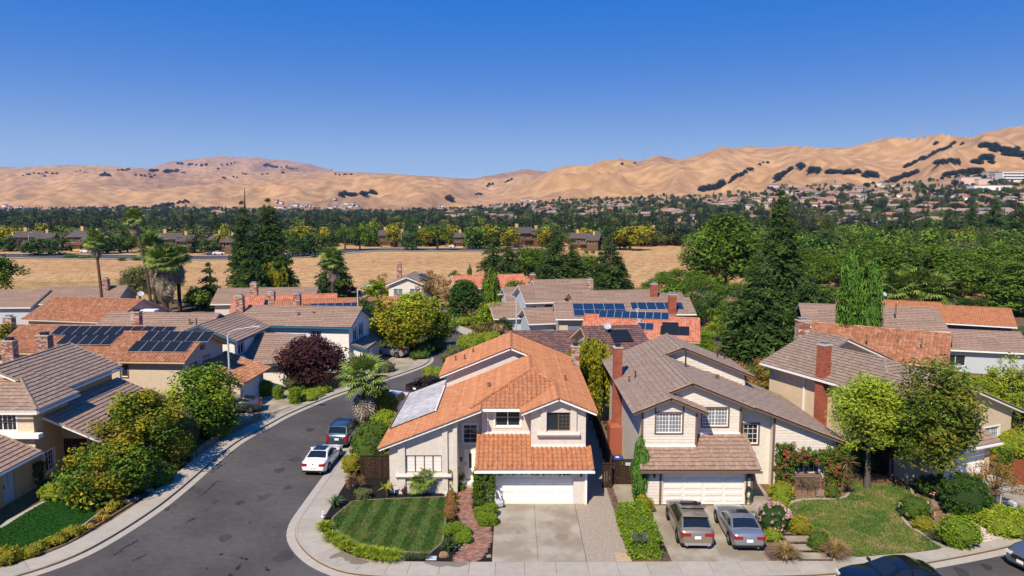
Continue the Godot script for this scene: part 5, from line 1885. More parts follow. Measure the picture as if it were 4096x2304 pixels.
	solar(hit(2640,1340,g.fa,NN),dd,v1,3,1,1.0,1.7,"lower row of black collectors on the salmon roof","black collectors on the salmon roof",M.solar,M.black)
	solar(hit(2648,1310,g.fa,NN),dd,v1,2,1,0.85,0.95,"upper row of black collectors on the salmon roof","black collectors on the salmon roof",M.solar,M.black)
	vent(H,hit(2558,1290,g.fa,NN),0.18,0.35,M.galv); vent(H,hit(2550,1250,g.fa,NN),0.2,0.4,M.galv)
	H = mid("plum_roof_house","house with mottled plum-brown tile roof and black collectors",V(6,-71),"F",PLUM,M.stucco_beige,M.stucco_beige,300)
	g = gable_block(H,V(-0.3,-73.4),V(8.2,-73.4),8.0,3.1,K)
	g2 = gable_block(H,V(7.9,-65.6),V(12.9,-66.4),8.0,4.9,K)
	finish_roof(H)
	v1 = Vector3(0,K,-1).normalized()
	solar(Vector3(2.7,3.75,-75.1),Vector3.RIGHT,v1,3,1,1.9,1.3,"row of black collectors under the plum roof ridge","black collectors on the plum roof",M.solar,M.black)
	solar(Vector3(2.8,2.95,-72.9),Vector3.RIGHT,v1,1,1,1.9,1.4,"single black collector low on the plum roof","black collectors on the plum roof",M.solar,M.black)
	v1 = (UP*K - (g2.n as Vector3)).normalized()
	NN = (g2.d as Vector3).cross(v1).normalized()
	if NN.y < 0: NN = -NN
	solar(hit(2455,1372,g2.fa,NN),g2.d,v1,1,2,2.0,1.05,"black collectors on the plum gable beside the dish","black collectors on the plum roof",M.solar,M.black)
	dish(hit(2428,1335,g2.fa,NN),0.3,"grey satellite dish on the plum roof gable")
	# right side
	H = mid("garden_tile_house","stucco house with mottled clay tile roof behind the tall cypress pair",V(33,-62),"S",TERRA2,M.stucco_beige,M.stucco_tan,300)
	gable_block(H,V(27.4,-64.6),V(36.2,-58.9),8.8,5.3,K,{"right": [win(2.0,3.6,3.4,4.6)]})
	chimney(H,V(27.5,-66.5),1.1,0.9,3.0,7.8,USED_BRICK)
	for p in [[32.0,-63.2],[34.5,-62.6],[35.8,-61.2],[33.4,-64.0]]: vent(H,V(p[0],p[1],6.6),0.08,0.45,M.deck)
	finish_roof(H)
	H = mid("plain_brown_house","grey-sided house with plain brown roofs behind the twisted junipers",V(46,-79),"F",ROSEY,M.paleblue,M.white)
	gable_block(H,V(34,-80.8),V(47.5,-77.3),8.5,5.0,K)
	gable_block(H,V(47.0,-79.4),V(56.5,-76.7),7.0,2.7,K,{"front": [win(2.0,4.0,0.8,2.0)]})
	vent(H,V(43.5,-79.8,6.6),0.1,1.0,M.deck)
	finish_roof(H)
	H = mid("long_clay_house","low house with long straight clay tile roof below the fan palms",V(56,-95),"s",TERRA,M.navy,M.white)
	gable_block(H,V(46.5,-100.2),V(57.8,-95.0),8.0,3.4,K)
	gable_block(H,V(57.6,-95.6),V(65.5,-92.0),8.0,3.0,K)
	chimney(H,V(51.2,-99.4),1.2,0.9,3.0,6.6,USED_BRICK)
	finish_roof(H)
	dish(Vector3(52.2,5.6,-99.0),0.5,"grey satellite dish beside the brick chimney on the long clay roof")
	fence("orange plank fence behind the salmon roof house",[V(21,-79),V(21.5,-72.5)],1.6,M.paint_fence,"",false)
	# twin townhouses across the field
	build_townhouses()
func build_townhouses() -> void:
	var grp := "townhouses across the field"
	var lab := "brown two-storey townhouse with grey roof across the dry field"
	var proto: Node3D = null
	for p in [[130,1003,0.3,11],[330,1006,-0.2,14],[690,1012,0.25,14],[880,1012,-0.3,12],[40,1000,-0.4,10],[1570,988,0.2,12],[1860,992,-0.1,12],[2110,985,0.35,14],[2330,1000,-0.3,12],[2390,985,0.1,10],[2650,965,0.45,12],[2760,955,0.3,16],[1700,975,0.0,12],[1480,975,0.3,11],[1120,985,-0.2,12],[2250,960,0.2,13]]:
		var at := G(p[0],p[1])
		if proto == null:
			var H := house("townhouse",lab,Vector3.ZERO,grp)
			H.merge({"keep": 0,"style": "F","pal": [Color(0.155,0.135,0.125),Color(0.135,0.118,0.11)],"wall": mat("townwall",Color(0.12,0.075,0.05),0.9),"trim": M.deck,"rake": false},true)
			gable_block(H,V(-6,0),V(3,0),9,6.0,0.45,{"front": [win(1,3,3.6,5.2),win(5,7.4,3.6,5.2),{"s0": 0.8,"s1": 5.0,"h0": 0.1,"h1": 2.3,"kind": "garage","paint": M.stucco_tan}]},0.7)
			gable_block(H,V(2.5,2),V(8,2),9,5.2,0.45,{"front": [win(1,4.0,3.2,4.6)]},0.7)
			var mb := MB.new()
			mb.box(Vector3(-4,5,-5.2),Vector3(-2.8,9.8,-4.2)); mb.box(Vector3(4.6,5,-3.4),Vector3(5.6,9.0,-2.4))
			part("chimney",mb,M.stucco_tan,H.n)
			mb = MB.new()
			mb.box(Vector3(-6.2,2.6,0.01),Vector3(3.1,2.9,1.4)); mb.box(Vector3(-6.2,2.9,1.3),Vector3(3.1,3.6,1.4))
			part("balcony",mb,M.townwall,H.n)
			finish_roof(H)
			proto = H.n
			proto.position = at; proto.rotation.y = p[2]
		else: copy(proto,at,p[2],"",p[3]/14.0*rng.randf_range(0.95,1.1))
# ---------- plants ----------
var puffs := {}
func leaf_quad(mb: MB,p: Vector3,nrm: Vector3,w: float,l: float) -> void:
	var a := nrm.cross(Vector3(rng.randf_range(-1,1),rng.randf_range(-1,1),rng.randf_range(-1,1))).normalized()
	var b := nrm.cross(a)
	mb.tri(p - a*l,p - b*w,p + a*l)
	mb.tri(p - a*l,p + a*l,p + b*w)
func rdir() -> Vector3:
	var z := rng.randf_range(-1,1)
	var t := rng.randf()*TAU
	var r := sqrt(1 - z*z)
	return Vector3(r*cos(t),z,r*sin(t))
func pick(pal: Array) -> Color:
	var i := rng.randi() % pal.size()
	var a: Color = pal[i]
	var b: Color = pal[rng.randi() % pal.size()]
	return a.lerp(b,rng.randf()*0.6)*rng.randf_range(0.75,1.25)
# unit clumps of leaves,several tints of each kind
func puff_set(key: String,pal: Array,n: int,leaf: float,slim := 0.55,up := 0.3) -> void:
	puff_src[key] = {"pal": pal,"n": n,"leaf": leaf,"slim": slim,"up": up}
	var out := []
	for k in 5:
		var mb := MB.new()
		var tint := rng.randf_range(0.82,1.2)
		var lean: Color = pal[k % pal.size()]
		for i in n:
			var d := rdir()
			var r := pow(rng.randf(),0.4)
			mb.col = pick(pal).lerp(lean,0.35)*tint
			leaf_quad(mb,d*r,(d*0.8 + rdir()*0.8 + UP*up).normalized(),leaf*slim*rng.randf_range(0.7,1.3),leaf*rng.randf_range(0.7,1.3))
		out.append(mb.mesh())
	puffs[key] = out
func build_puffs() -> void:
	puff_set("green",[Color(0.082,0.151,0.016),Color(0.127,0.196,0.020),Color(0.052,0.109,0.012)],78,0.205)
	puff_set("lime",[Color(0.217,0.299,0.021),Color(0.283,0.339,0.026),Color(0.133,0.210,0.015)],78,0.205)
	puff_set("amber",[Color(0.250,0.234,0.015),Color(0.142,0.186,0.015),Color(0.332,0.251,0.018),Color(0.100,0.145,0.013)],78,0.205)
	puff_set("deep",[Color(0.032,0.084,0.012),Color(0.054,0.109,0.016),Color(0.022,0.058,0.010)],78,0.205)
	puff_set("magnolia",[Color(0.088,0.162,0.019),Color(0.131,0.204,0.022),Color(0.228,0.187,0.027),Color(0.056,0.112,0.016)],80,0.24,0.42)
	puff_set("feather",[Color(0.245,0.340,0.030),Color(0.193,0.281,0.024),Color(0.306,0.383,0.047)],120,0.22,0.28)
	puff_set("plum",[Color(0.052,0.020,0.024),Color(0.079,0.031,0.032),Color(0.035,0.015,0.018)],95,0.20)
	puff_set("rust",[Color(0.263,0.128,0.047),Color(0.175,0.145,0.027),Color(0.298,0.102,0.041),Color(0.105,0.128,0.024)],70,0.20)
	puff_set("redwood",[Color(0.043,0.094,0.023),Color(0.064,0.122,0.028),Color(0.030,0.067,0.018),Color(0.084,0.126,0.026)],44,0.310,0.3,0.2)
	puff_set("pine",[Color(0.076,0.141,0.014),Color(0.101,0.171,0.016),Color(0.048,0.098,0.012)],70,0.240,0.3,0.5)
	puff_set("cypress",[Color(0.070,0.156,0.024),Color(0.096,0.196,0.030),Color(0.045,0.111,0.019)],34,0.400,0.22,0.6)
	puff_set("olive",[Color(0.127,0.151,0.052),Color(0.097,0.123,0.037),Color(0.164,0.188,0.069)],78,0.205,0.35)
	puff_set("clip",[Color(0.149,0.246,0.016),Color(0.193,0.289,0.022),Color(0.105,0.196,0.014)],60,0.20)
	puff_set("pink",[Color(0.62,0.30,0.36),Color(0.70,0.46,0.50),Color(0.52,0.20,0.28)],14,0.30,0.8)
	puff_set("magenta",[Color(0.50,0.03,0.10),Color(0.60,0.06,0.14),Color(0.36,0.03,0.07)],14,0.28,0.8)
	puff_set("scarlet",[Color(0.55,0.05,0.02),Color(0.60,0.12,0.04)],10,0.22,0.7)
	puff_set("dusky",[Color(0.030,0.045,0.024),Color(0.042,0.062,0.026),Color(0.022,0.034,0.020)],70,0.24)
	puff_set("sage",[Color(0.085,0.095,0.034),Color(0.065,0.08,0.03),Color(0.11,0.105,0.035)],70,0.24)
	puff_set("twig",[Color(0.22,0.17,0.13),Color(0.15,0.11,0.09)],40,0.34,0.06)
func fine_puffs() -> void:
	for k in puff_src.keys():
		var q: Dictionary = puff_src[k]
		puff_set(k + "_s",q.pal,26,0.36 if q.slim > 0.3 else 0.46,q.slim,q.up)
	for k in ["green","lime","amber","deep","magnolia","feather","plum"]:
		var q: Dictionary = puff_src[k]
		puff_set(k + "_fine",q.pal,int(q.n*1.9),q.leaf*0.66,q.slim,q.up)
var puff_src := {}
func lobe(st: SurfaceTool,key: String,at: Vector3,r: Vector3,tilt := Basis.IDENTITY) -> void:
	st.append_from(puffs[key][rng.randi() % 5],0,Transform3D(tilt*Basis(UP,rng.randf()*TAU).scaled(Vector3.ONE)*Basis.from_scale(Vector3.ONE),Vector3.ZERO).scaled(r).translated(at))
func new_st() -> SurfaceTool:
	var st := SurfaceTool.new()
	st.begin(Mesh.PRIMITIVE_TRIANGLES)
	return st
const BARK := Color(0.13,0.10,0.078)
# all crowns are built round the origin of their tree
func crown_round(key: String,h: float,r: float,base: float,n: int,flat := 1.0,key2 := "") -> ArrayMesh:
	var st := new_st()
	var c := Vector3(0,(h + base)*0.5,0)
	var ry := (h - base)*0.5
	var lr := r*0.40
	var bumps := []
	for i in 9: bumps.append([rdir(),rng.randf_range(-0.34,0.30)])
	for i in n:
		var d := rdir()
		if d.y < -0.8: d.y = -d.y
		d = d.normalized()
		var k := 1.0
		for b in bumps: k += maxf(0.0,d.dot(b[0]) - 0.4)*b[1]*1.6
		var rad := (rng.randf_range(0.58,0.95) if i < n*0.8 else rng.randf_range(0.2,0.6))*k
		var s := lr*rng.randf_range(0.5,1.15)
		lobe(st,key2 if key2 and rng.randf() < 0.3 else key,c + Vector3(d.x*r*rad,d.y*ry*rad*flat,d.z*r*rad),Vector3(s,s*0.72,s))
	return st.commit()
func crown_cone(key: String,h: float,r: float,base: float,n: int,drop := 0.28,pw := 0.72) -> ArrayMesh:
	var st := new_st()
	var tiers := int(maxf(7,h*0.9))
	for t in tiers:
		var f := (t + rng.randf_range(-0.25,0.25))/(tiers - 1.0)
		f = clampf(f,0,1)
		var y := lerpf(base,h,f)
		var rr := r*(pow(1.0 - f,pw)*0.92 + 0.05)*(1.0 if f > 0.12 else 0.8)
		var m := maxi(4,int(n/float(tiers)*(1.35 - f)*1.35))
		for i in m:
			var a := rng.randf()*TAU
			var reach := rng.randf_range(0.78,1.12)
			for k in 2:
				var q := (0.45 if k == 0 else 0.85)*reach
				var s := rr*0.38 + 0.34
				var tilt := Basis(UP,-a)*Basis(Vector3(0,0,1),-drop)
				st.append_from(puffs[key][rng.randi() % 5],0,Transform3D(tilt*Basis.from_scale(Vector3(s*1.3,s*0.62,s*1.0)),Vector3(cos(a)*rr*q,y - rr*q*drop + rng.randf_range(-0.2,0.2),sin(a)*rr*q)))
	return st.commit()
func crown_column(key: String,h: float,r: float,base: float,n: int) -> ArrayMesh:
	var st := new_st()
	var core := MB.new()
	core.col = puff_src[key].pal[0]
	core.lathe(Vector3.ZERO,[[r*0.3,base],[r*0.62,lerpf(base,h,0.3)],[r*0.6,lerpf(base,h,0.7)],[r*0.25,lerpf(base,h,0.93)],[0.0,h*0.98]],9)
	st.append_from(core.mesh(),0,Transform3D.IDENTITY)
	for i in n:
		var f := rng.randf()
		var y := lerpf(base,h,f)
		var rr := r*(0.85*pow(sin(PI*clampf(0.12 + f*0.80,0,1)),0.55) if f < 0.9 else 0.30*(1.0 - f)*10.0)
		var a := rng.randf()*TAU
		var s := r*0.30*rng.randf_range(0.7,1.2)
		st.append_from(puffs[key][rng.randi() % 5],0,Transform3D(Basis(UP,a)*Basis.from_scale(Vector3(s,s*3.4,s)),Vector3(cos(a)*rr*rng.randf_range(0.5,0.95),y,sin(a)*rr*rng.randf_range(0.5,0.95))))
	return st.commit()
func crown_umbrella(key: String,h: float,r: float,base: float,n: int) -> ArrayMesh:
	var st := new_st()
	for i in n:
		var a := rng.randf()*TAU
		var q := sqrt(rng.randf())
		var top := lerpf(base,h,sqrt(maxf(0.0,1.0 - q*q*0.95)))
		var y := top - rng.randf()*(h - base)*0.35
		var s := r*0.17*rng.randf_range(0.7,1.3)
		lobe(st,key,Vector3(cos(a)*r*q,y,sin(a)*r*q),Vector3(s*1.2,s*0.7,s*1.2))
	return st.commit()
func trunk_mesh(h: float,r: float,spread: float,limbs := 5,col := BARK,lean := 0.0) -> MB:
	var mb := MB.new()
	mb.col = col
	var bend := Vector3(rng.randf_range(-1,1)*0.06 + lean,0,rng.randf_range(-1,1)*0.06)
	var pts := []
	var rad := []
	for i in 6:
		var f := i/5.0
		pts.append(Vector3(bend.x*h*f*f,h*f - 0.1,bend.z*h*sin(f*3)))
		rad.append(r*(1.25 - f*0.85) if i else r*1.6)
	mb.tube(pts,rad,8)
	for i in limbs:
		var f := rng.randf_range(0.4,0.85)
		var o := Vector3(bend.x*h*f*f,h*f - 0.1,bend.z*h*sin(f*3))
		var a := TAU*i/limbs + rng.randf()
		var e := o + Vector3(cos(a)*spread,h*rng.randf_range(0.2,0.45),sin(a)*spread)
		mb.tube([o,o.lerp(e,0.5) + UP*spread*0.15,e],[r*0.5,r*0.34,r*0.12],6)
	return mb
# where it stands (pixel of its foot),how tall (pixel row of its top) and how wide (pixels) it is in the photo
func spot(px: float,foot: float,top: float,wide: float) -> Dictionary:
	var b := G(px,foot)
	var h := GZ(px,top,b.z).y
	return {"at": b,"h": h,"r": wide*depth(b)/F*0.5}
func tree(called: String,label: String,s: Dictionary,shape: String,key: String,n := 60,base := 0.3,group := "",m := "leaf",key2 := "",trunk := 0.0,col := BARK) -> Node3D:
	var t := thing(called,label,"tree",s.at,0.0,group)
	var h: float = s.h
	var r: float = s.r
	var tr: float = trunk if trunk > 0 else clampf(h*0.018 + 0.04,0.05,0.5)
	var mb: MB
	var c: ArrayMesh
	match shape:
		"round":
			c = crown_round(key,h,r,h*base,n,1.0,key2)
			mb = trunk_mesh(h*(base + 0.35),tr,r*0.5,6,col)
		"cone":
			c = crown_cone(key,h,r,h*base,n)
			mb = trunk_mesh(h*0.96,tr*1.2,r*0.15,3,col)
		"pine":
			c = crown_cone(key,h,r,h*base,n,0.05,0.55)
			mb = trunk_mesh(h*0.92,tr*1.2,r*0.3,5,col)
		"column":
			c = crown_column(key,h,r,h*base,n)
			mb = trunk_mesh(h*0.8,tr,r*0.1,2,col)
		"umbrella":
			c = crown_umbrella(key,h,r,h*base,n)
			mb = trunk_mesh(h*(base + 0.1),tr*1.2,r*0.55,7,col)
		"willow":
			var st := new_st()
			for i in n:
				var a := rng.randf()*TAU
				var q := sqrt(rng.randf())*0.95
				var y0 := lerpf(h,h*0.7,q*q)
				for k in 4:
					var s2 := r*0.13
					st.append_from(puffs[key][rng.randi() % 5],0,Transform3D(Basis(UP,a)*Basis.from_scale(Vector3(s2,s2*2.8,s2)),Vector3(cos(a)*r*(q + k*0.03),y0 - k*h*0.13*(0.5 + q),sin(a)*r*(q + k*0.03))))
			c = st.commit()
			mb = trunk_mesh(h*0.7,tr,r*0.5,6,col)
		_:
			# sparse: separate tufts at the ends of visible twigs
			var st := new_st()
			mb = trunk_mesh(h*0.62,tr,r*0.4,4,col)
			for i in n:
				var d := rdir()
				d.y = absf(d.y)
				var e := Vector3(d.x*r,h*0.42 + d.y*h*0.55,d.z*r)*rng.randf_range(0.7,1.0)
				mb.tube([Vector3(0,h*rng.randf_range(0.3,0.5),0),e*Vector3(0.6,0.85,0.6),e],[tr*0.3,tr*0.16,tr*0.06],4,false)
				var s3 := r*0.2*rng.randf_range(0.6,1.3)
				lobe(st,key,e,Vector3(s3,s3*0.9,s3))
			c = st.commit()
	part("trunk",mb,M.bark,t,false)
	inst("crown",c,M[m],t)
	return t
# clipped or loose shrub: leaves over a solid twiggy core. prof = [radius,height] pairs
func shrub(called: String,label: String,at: Vector3,prof: Array,key: String,density := 1.0,leaf := 0.11,group := "",flower := "",nf := 0,sx := 1.0,sz := 1.0,cat := "shrub") -> Node3D:
	var t := thing(called,label,cat,at,0.0,group)
	var mb := MB.new()
	mb.col = puff_src[key].pal[0]
	var core := []
	for p in prof: core.append([p[0]*0.86,p[1]*0.95])
	mb.lathe(Vector3.ZERO,core,12,sx,sz)
	part("core",mb,M.bark,t,false)
	var st := new_st()
	var L := 0.0
	var lens := []
	for i in prof.size() - 1:
		var d = Vector2(prof[i + 1][0] - prof[i][0],prof[i + 1][1] - prof[i][1]).length()*(prof[i][0] + prof[i + 1][0])
		lens.append(d); L += d
	var n := int(L*PI*22.0*density/(leaf*8.0) ** 2*0.55) + 6
	var bits := []
	for k in n:
		var q := rng.randf()*L
		var i := 0
		while q > lens[i] and i < lens.size() - 1:
			q -= lens[i]; i += 1
		var f: float = q/maxf(lens[i],0.001)
		var rr := lerpf(prof[i][0],prof[i + 1][0],f)
		var y := lerpf(prof[i][1],prof[i + 1][1],f)
		var a := rng.randf()*TAU
		var p := Vector3(cos(a)*rr*sx,y,sin(a)*rr*sz)
		bits.append(p)
		lobe(st,key + "_s",p*Vector3(0.95,0.98,0.95),Vector3.ONE*leaf*rng.randf_range(0.8,1.3))
	inst("foliage",st.commit(),M.leaf,t)
	if flower:
		st = new_st()
		for k in nf:
			var p: Vector3 = bits[rng.randi() % bits.size()]
			if p.y < prof[-1][1]*0.25: continue
			lobe(st,flower,p*1.04,Vector3.ONE*leaf*rng.randf_range(0.6,1.1))
		inst("blossoms",st.commit(),M.flower,t)
	return t
func ball(r: float,h: float) -> Array:
	return [[r*0.55,0.0],[r*0.95,h*0.28],[r,h*0.5],[r*0.85,h*0.78],[r*0.5,h*0.95],[0.0,h]]
func drum(r: float,h: float) -> Array:
	return [[r*0.9,0.0],[r,h*0.3],[r*1.02,h*0.85],[r*0.9,h*0.97],[0.0,h]]
# hedge clipped to a box
func hedge(label: String,lo: Vector3,hi: Vector3,key: String,leaf := 0.12,group := "",dens := 1.0,called := "hedge") -> Node3D:
	var at := Vector3((lo.x + hi.x)*0.5,lo.y,(lo.z + hi.z)*0.5)
	var t := thing(called,label,"hedge",at,0.0,group)
	var mb := MB.new()
	mb.col = puff_src[key].pal[0]
	mb.box(lo + Vector3(0.08,0,0.08),hi - Vector3(0.08,0.08,0.08))
	part("core",mb,M.bark,t)
	var st := new_st()
	var s := hi - lo
	var areas := [s.x*s.z,s.x*s.y,s.x*s.y,s.z*s.y,s.z*s.y]
	for f in 5:
		for k in int(areas[f]*16.0*dens/(leaf*8.0) ** 2):
			var a := rng.randf()
			var b := rng.randf()
			var p: Vector3
			match f:
				0: p = Vector3(lo.x + s.x*a,hi.y,lo.z + s.z*b)
				1: p = Vector3(lo.x + s.x*a,lo.y + s.y*b,hi.z)
				2: p = Vector3(lo.x + s.x*a,lo.y + s.y*b,lo.z)
				3: p = Vector3(lo.x,lo.y + s.y*a,lo.z + s.z*b)
				4: p = Vector3(hi.x,lo.y + s.y*a,lo.z + s.z*b)
			lobe(st,key + "_s",p - at + rdir()*0.03,Vector3.ONE*leaf*rng.randf_range(0.8,1.35))
	inst("foliage",st.commit(),M.leaf,t)
	return t
# arching blades from one foot
func tuft(called: String,label: String,at: Vector3,n: int,h: float,spread: float,w: float,pal: Array,group := "",tips := Color(0,0,0,0)) -> Node3D:
	var t := thing(called,label,"plant",at,0.0,group)
	var mb := MB.new()
	for i in n:
		var a := rng.randf()*TAU
		var d := Vector3(cos(a),0,sin(a))
		var s := Vector3(-d.z,0,d.x)*w
		var q := sqrt(rng.randf())
		var hh := h*rng.randf_range(0.7,1.1)*(1.0 - q*0.35)
		var o := d*rng.randf()*spread*0.18
		var m := o + d*spread*q*0.45 + UP*hh*0.7
		var e := o + d*spread*q + UP*hh*(1.0 - q*0.35)
		mb.col = pick(pal)
		mb.quad(o - s,o + s,m + s*0.9,m - s*0.9)
		if tips.a > 0 and rng.randf() < 0.5: mb.col = tips*rng.randf_range(0.8,1.2)
		mb.tri(m - s*0.9,m + s*0.9,e)
	var o := part("blades",mb,M.grass,t,false)
	o.set_meta("kind","stuff")
	return t
func frond_mesh(pal: Array,rad := 0.85,stalk := -1.0,leaves := 20) -> ArrayMesh:
	if stalk < 0: stalk = rad*1.15
	var mb := MB.new()
	mb.col = pal[0]*0.9
	mb.tube([Vector3.ZERO,Vector3(0,0.06,stalk*0.6),Vector3(0,0.03,stalk)],[0.022,0.018,0.014],4,false)
	var c := Vector3(0,0.03,stalk)
	for i in leaves:
		var t := lerpf(-2.25,2.25,i/(leaves - 1.0))
		var d := Vector3(sin(t),0,cos(t))
		var s := Vector3(cos(t),0,-sin(t))*rad*0.10
		mb.col = pick(pal)
		var rr := rad*(1.0 - absf(t)*0.13)*rng.randf_range(0.92,1.05)
		var m := c + d*rr*0.55 + UP*(0.05 if i % 2 else -0.02)
		var k := c + d*rr*0.8 - UP*rad*0.05
		var e := c + d*rr*1.08 - UP*rad*rng.randf_range(0.14,0.34)
		mb.tri(c,m - s*0.8,m + s*0.8)
		mb.quad(m - s*0.8,m + s*0.8,k + s*0.42,k - s*0.42)
		mb.tri(k - s*0.42,k + s*0.42,e)
	return mb.mesh()
func palm(called: String,label: String,at: Vector3,th: float,tr: float,n: int,rad: float,pal: Array,single: bool,skirt := 0,group := "",lean := Vector3.ZERO,bark := BARK) -> Node3D:
	var t := thing(called,label,"palm",at,0.0,group)
	var mb := MB.new()
	var pts := []
	var rs := []
	for i in 9:
		var f := i/8.0
		pts.append(Vector3(lean.x*f*f,th*f - 0.1,lean.z*f*f)); rs.append(tr*(1.35 if i == 0 else (1.1 - 0.2*f))*(1.0 + 0.06*(i % 2)))
	mb.col = bark
	mb.tube(pts,rs,8)
	part("trunk",mb,M.bark,t,false)
	var top := Vector3(lean.x,th,lean.z)
	var fm := [frond_mesh(pal,rad),frond_mesh(pal,rad*0.9),frond_mesh(pal,rad*1.05)]
	var st := new_st()
	for i in n:
		var a := i*2.399
		var el := lerpf(1.35,-0.62,pow(i/float(n),0.9)) + rng.randf_range(-0.12,0.12)
		var B := Basis(UP,a)*Basis(Vector3.RIGHT,-el)*Basis(Vector3(0,0,1),rng.randf_range(-0.5,0.5))
		var x := Transform3D(B,top + UP*rng.randf_range(-0.1,0.1))
		if single: inst("frond",fm[i % 3],M.leaf,t,x)
		else: st.append_from(fm[i % 3],0,x)
	if not single: inst("crown",st.commit(),M.leaf,t)
	if skirt > 0:
		var dead := frond_mesh([Color(0.30,0.25,0.19),Color(0.24,0.20,0.16),Color(0.36,0.31,0.25)],rad*1.1)
		st = new_st()
		for i in skirt:
			var y := th - 0.3 - rng.randf()*minf(th*0.38,skirt*0.06)
			st.append_from(dead,0,Transform3D(Basis(UP,rng.randf()*TAU)*Basis(Vector3.RIGHT,1.25 + rng.randf()*0.25),Vector3(lean.x*pow(y/th,2),y,lean.z*pow(y/th,2))))
		inst("dead_fronds",st.commit(),M.leaf,t)
	return t
# leaves climbing on a wall or frame: boxes that are filled with clumps
func climber(called: String,label: String,boxes: Array,key: String,leaf: float,dens: float,flower := "",nf := 0) -> Node3D:
	var at := Vector3(boxes[0][0].x,0,boxes[0][0].z)
	var t := thing(called,label,"climbing plant",at)
	var st := new_st()
	var fl := new_st()
	for b in boxes:
		var mb := MB.new()
		mb.col = Color(0.10,0.07,0.05)
		var lo: Vector3 = b[0]
		var hi: Vector3 = b[1]
		var s := hi - lo
		var n := int((s.x*s.y + s.x*s.z + s.y*s.z)*40.0*dens/(leaf*8.0) ** 2)
		for i in n:
			var p := lo + s*Vector3(rng.randf(),rng.randf(),pow(rng.randf(),0.6))
			lobe(st,key + "_s",p - at,Vector3.ONE*leaf*rng.randf_range(0.7,1.4))
			if flower and rng.randf() < nf*0.01: lobe(fl,flower,p - at + Vector3(0,0.05,0.12),Vector3.ONE*leaf*rng.randf_range(0.6,1.2))
		mb.tube([Vector3(lo.x + s.x*0.5,lo.y,lo.z + s.z*0.4),Vector3(lo.x + s.x*0.45,hi.y,lo.z + s.z*0.4)],[0.04,0.03],5)
		part("stem",mb,M.bark,t)
	inst("foliage",st.commit(),M.leaf,t)
	if flower: inst("blossoms",fl.commit(),M.flower,t)
	return t
func rock(label: String,at: Vector3,s: Vector3,tint := Color.WHITE,called := "rock",group := "") -> void:
	var t := thing(called,label,"rock",at,0.0,group)
	var mb := MB.new()
	mb.col = tint
	var rings := []
	for i in 6:
		var ring := []
		var ph := PI*i/5.0
		for k in 9:
			var q := rng.randf_range(0.82,1.12)
			ring.append(Vector3(cos(TAU*k/9)*sin(ph)*s.x*q,cos(ph)*s.y*q + s.y*0.6,-sin(TAU*k/9)*sin(ph)*s.z*q) if i > 0 and i < 5 else Vector3(0,cos(ph)*s.y + s.y*0.6,0))
		rings.append(ring)
	for i in 5:
		for k in 9:
			var j := (k + 1) % 9
			if i > 0: mb.tri(rings[i][k],rings[i + 1][k],rings[i][j])
			if i < 4: mb.tri(rings[i + 1][k],rings[i + 1][j],rings[i][j])
	part("rock_body",mb,M.rock,t,false)
const GRASSY := [Color(0.21,0.29,0.02),Color(0.30,0.36,0.03),Color(0.13,0.20,0.016)]
const TAWNY := [Color(0.300,0.203,0.068),Color(0.390,0.270,0.105),Color(0.225,0.150,0.045),Color(0.195,0.173,0.045)]
const STRAP := [Color(0.068,0.120,0.038),Color(0.098,0.158,0.053),Color(0.045,0.083,0.027)]
const GOLD := [Color(0.540,0.405,0.060),Color(0.420,0.330,0.045),Color(0.330,0.195,0.045)]
const PALMY := [Color(0.128,0.217,0.033),Color(0.210,0.300,0.053),Color(0.083,0.150,0.024),Color(0.285,0.345,0.105)]
func a4(x: float,y: float) -> Vector3: # crop of the striped lawn corner
	return G(1000 + x/2.342,1700 + y/2.342)
func b3(x: float,y: float) -> Vector3: # crop of the patchy lawn
	return G(3000 + x/2.35,1700 + y/2.35)
func c1(x: float,y: float) -> Vector3: # crop of the turf lawn
	return G(x/2.2155,1650 + y/2.2155)
func d3(x: float,y: float) -> Vector3: # crop of the street bend
	return G(1000 + x/2.415,1200 + y/2.415)
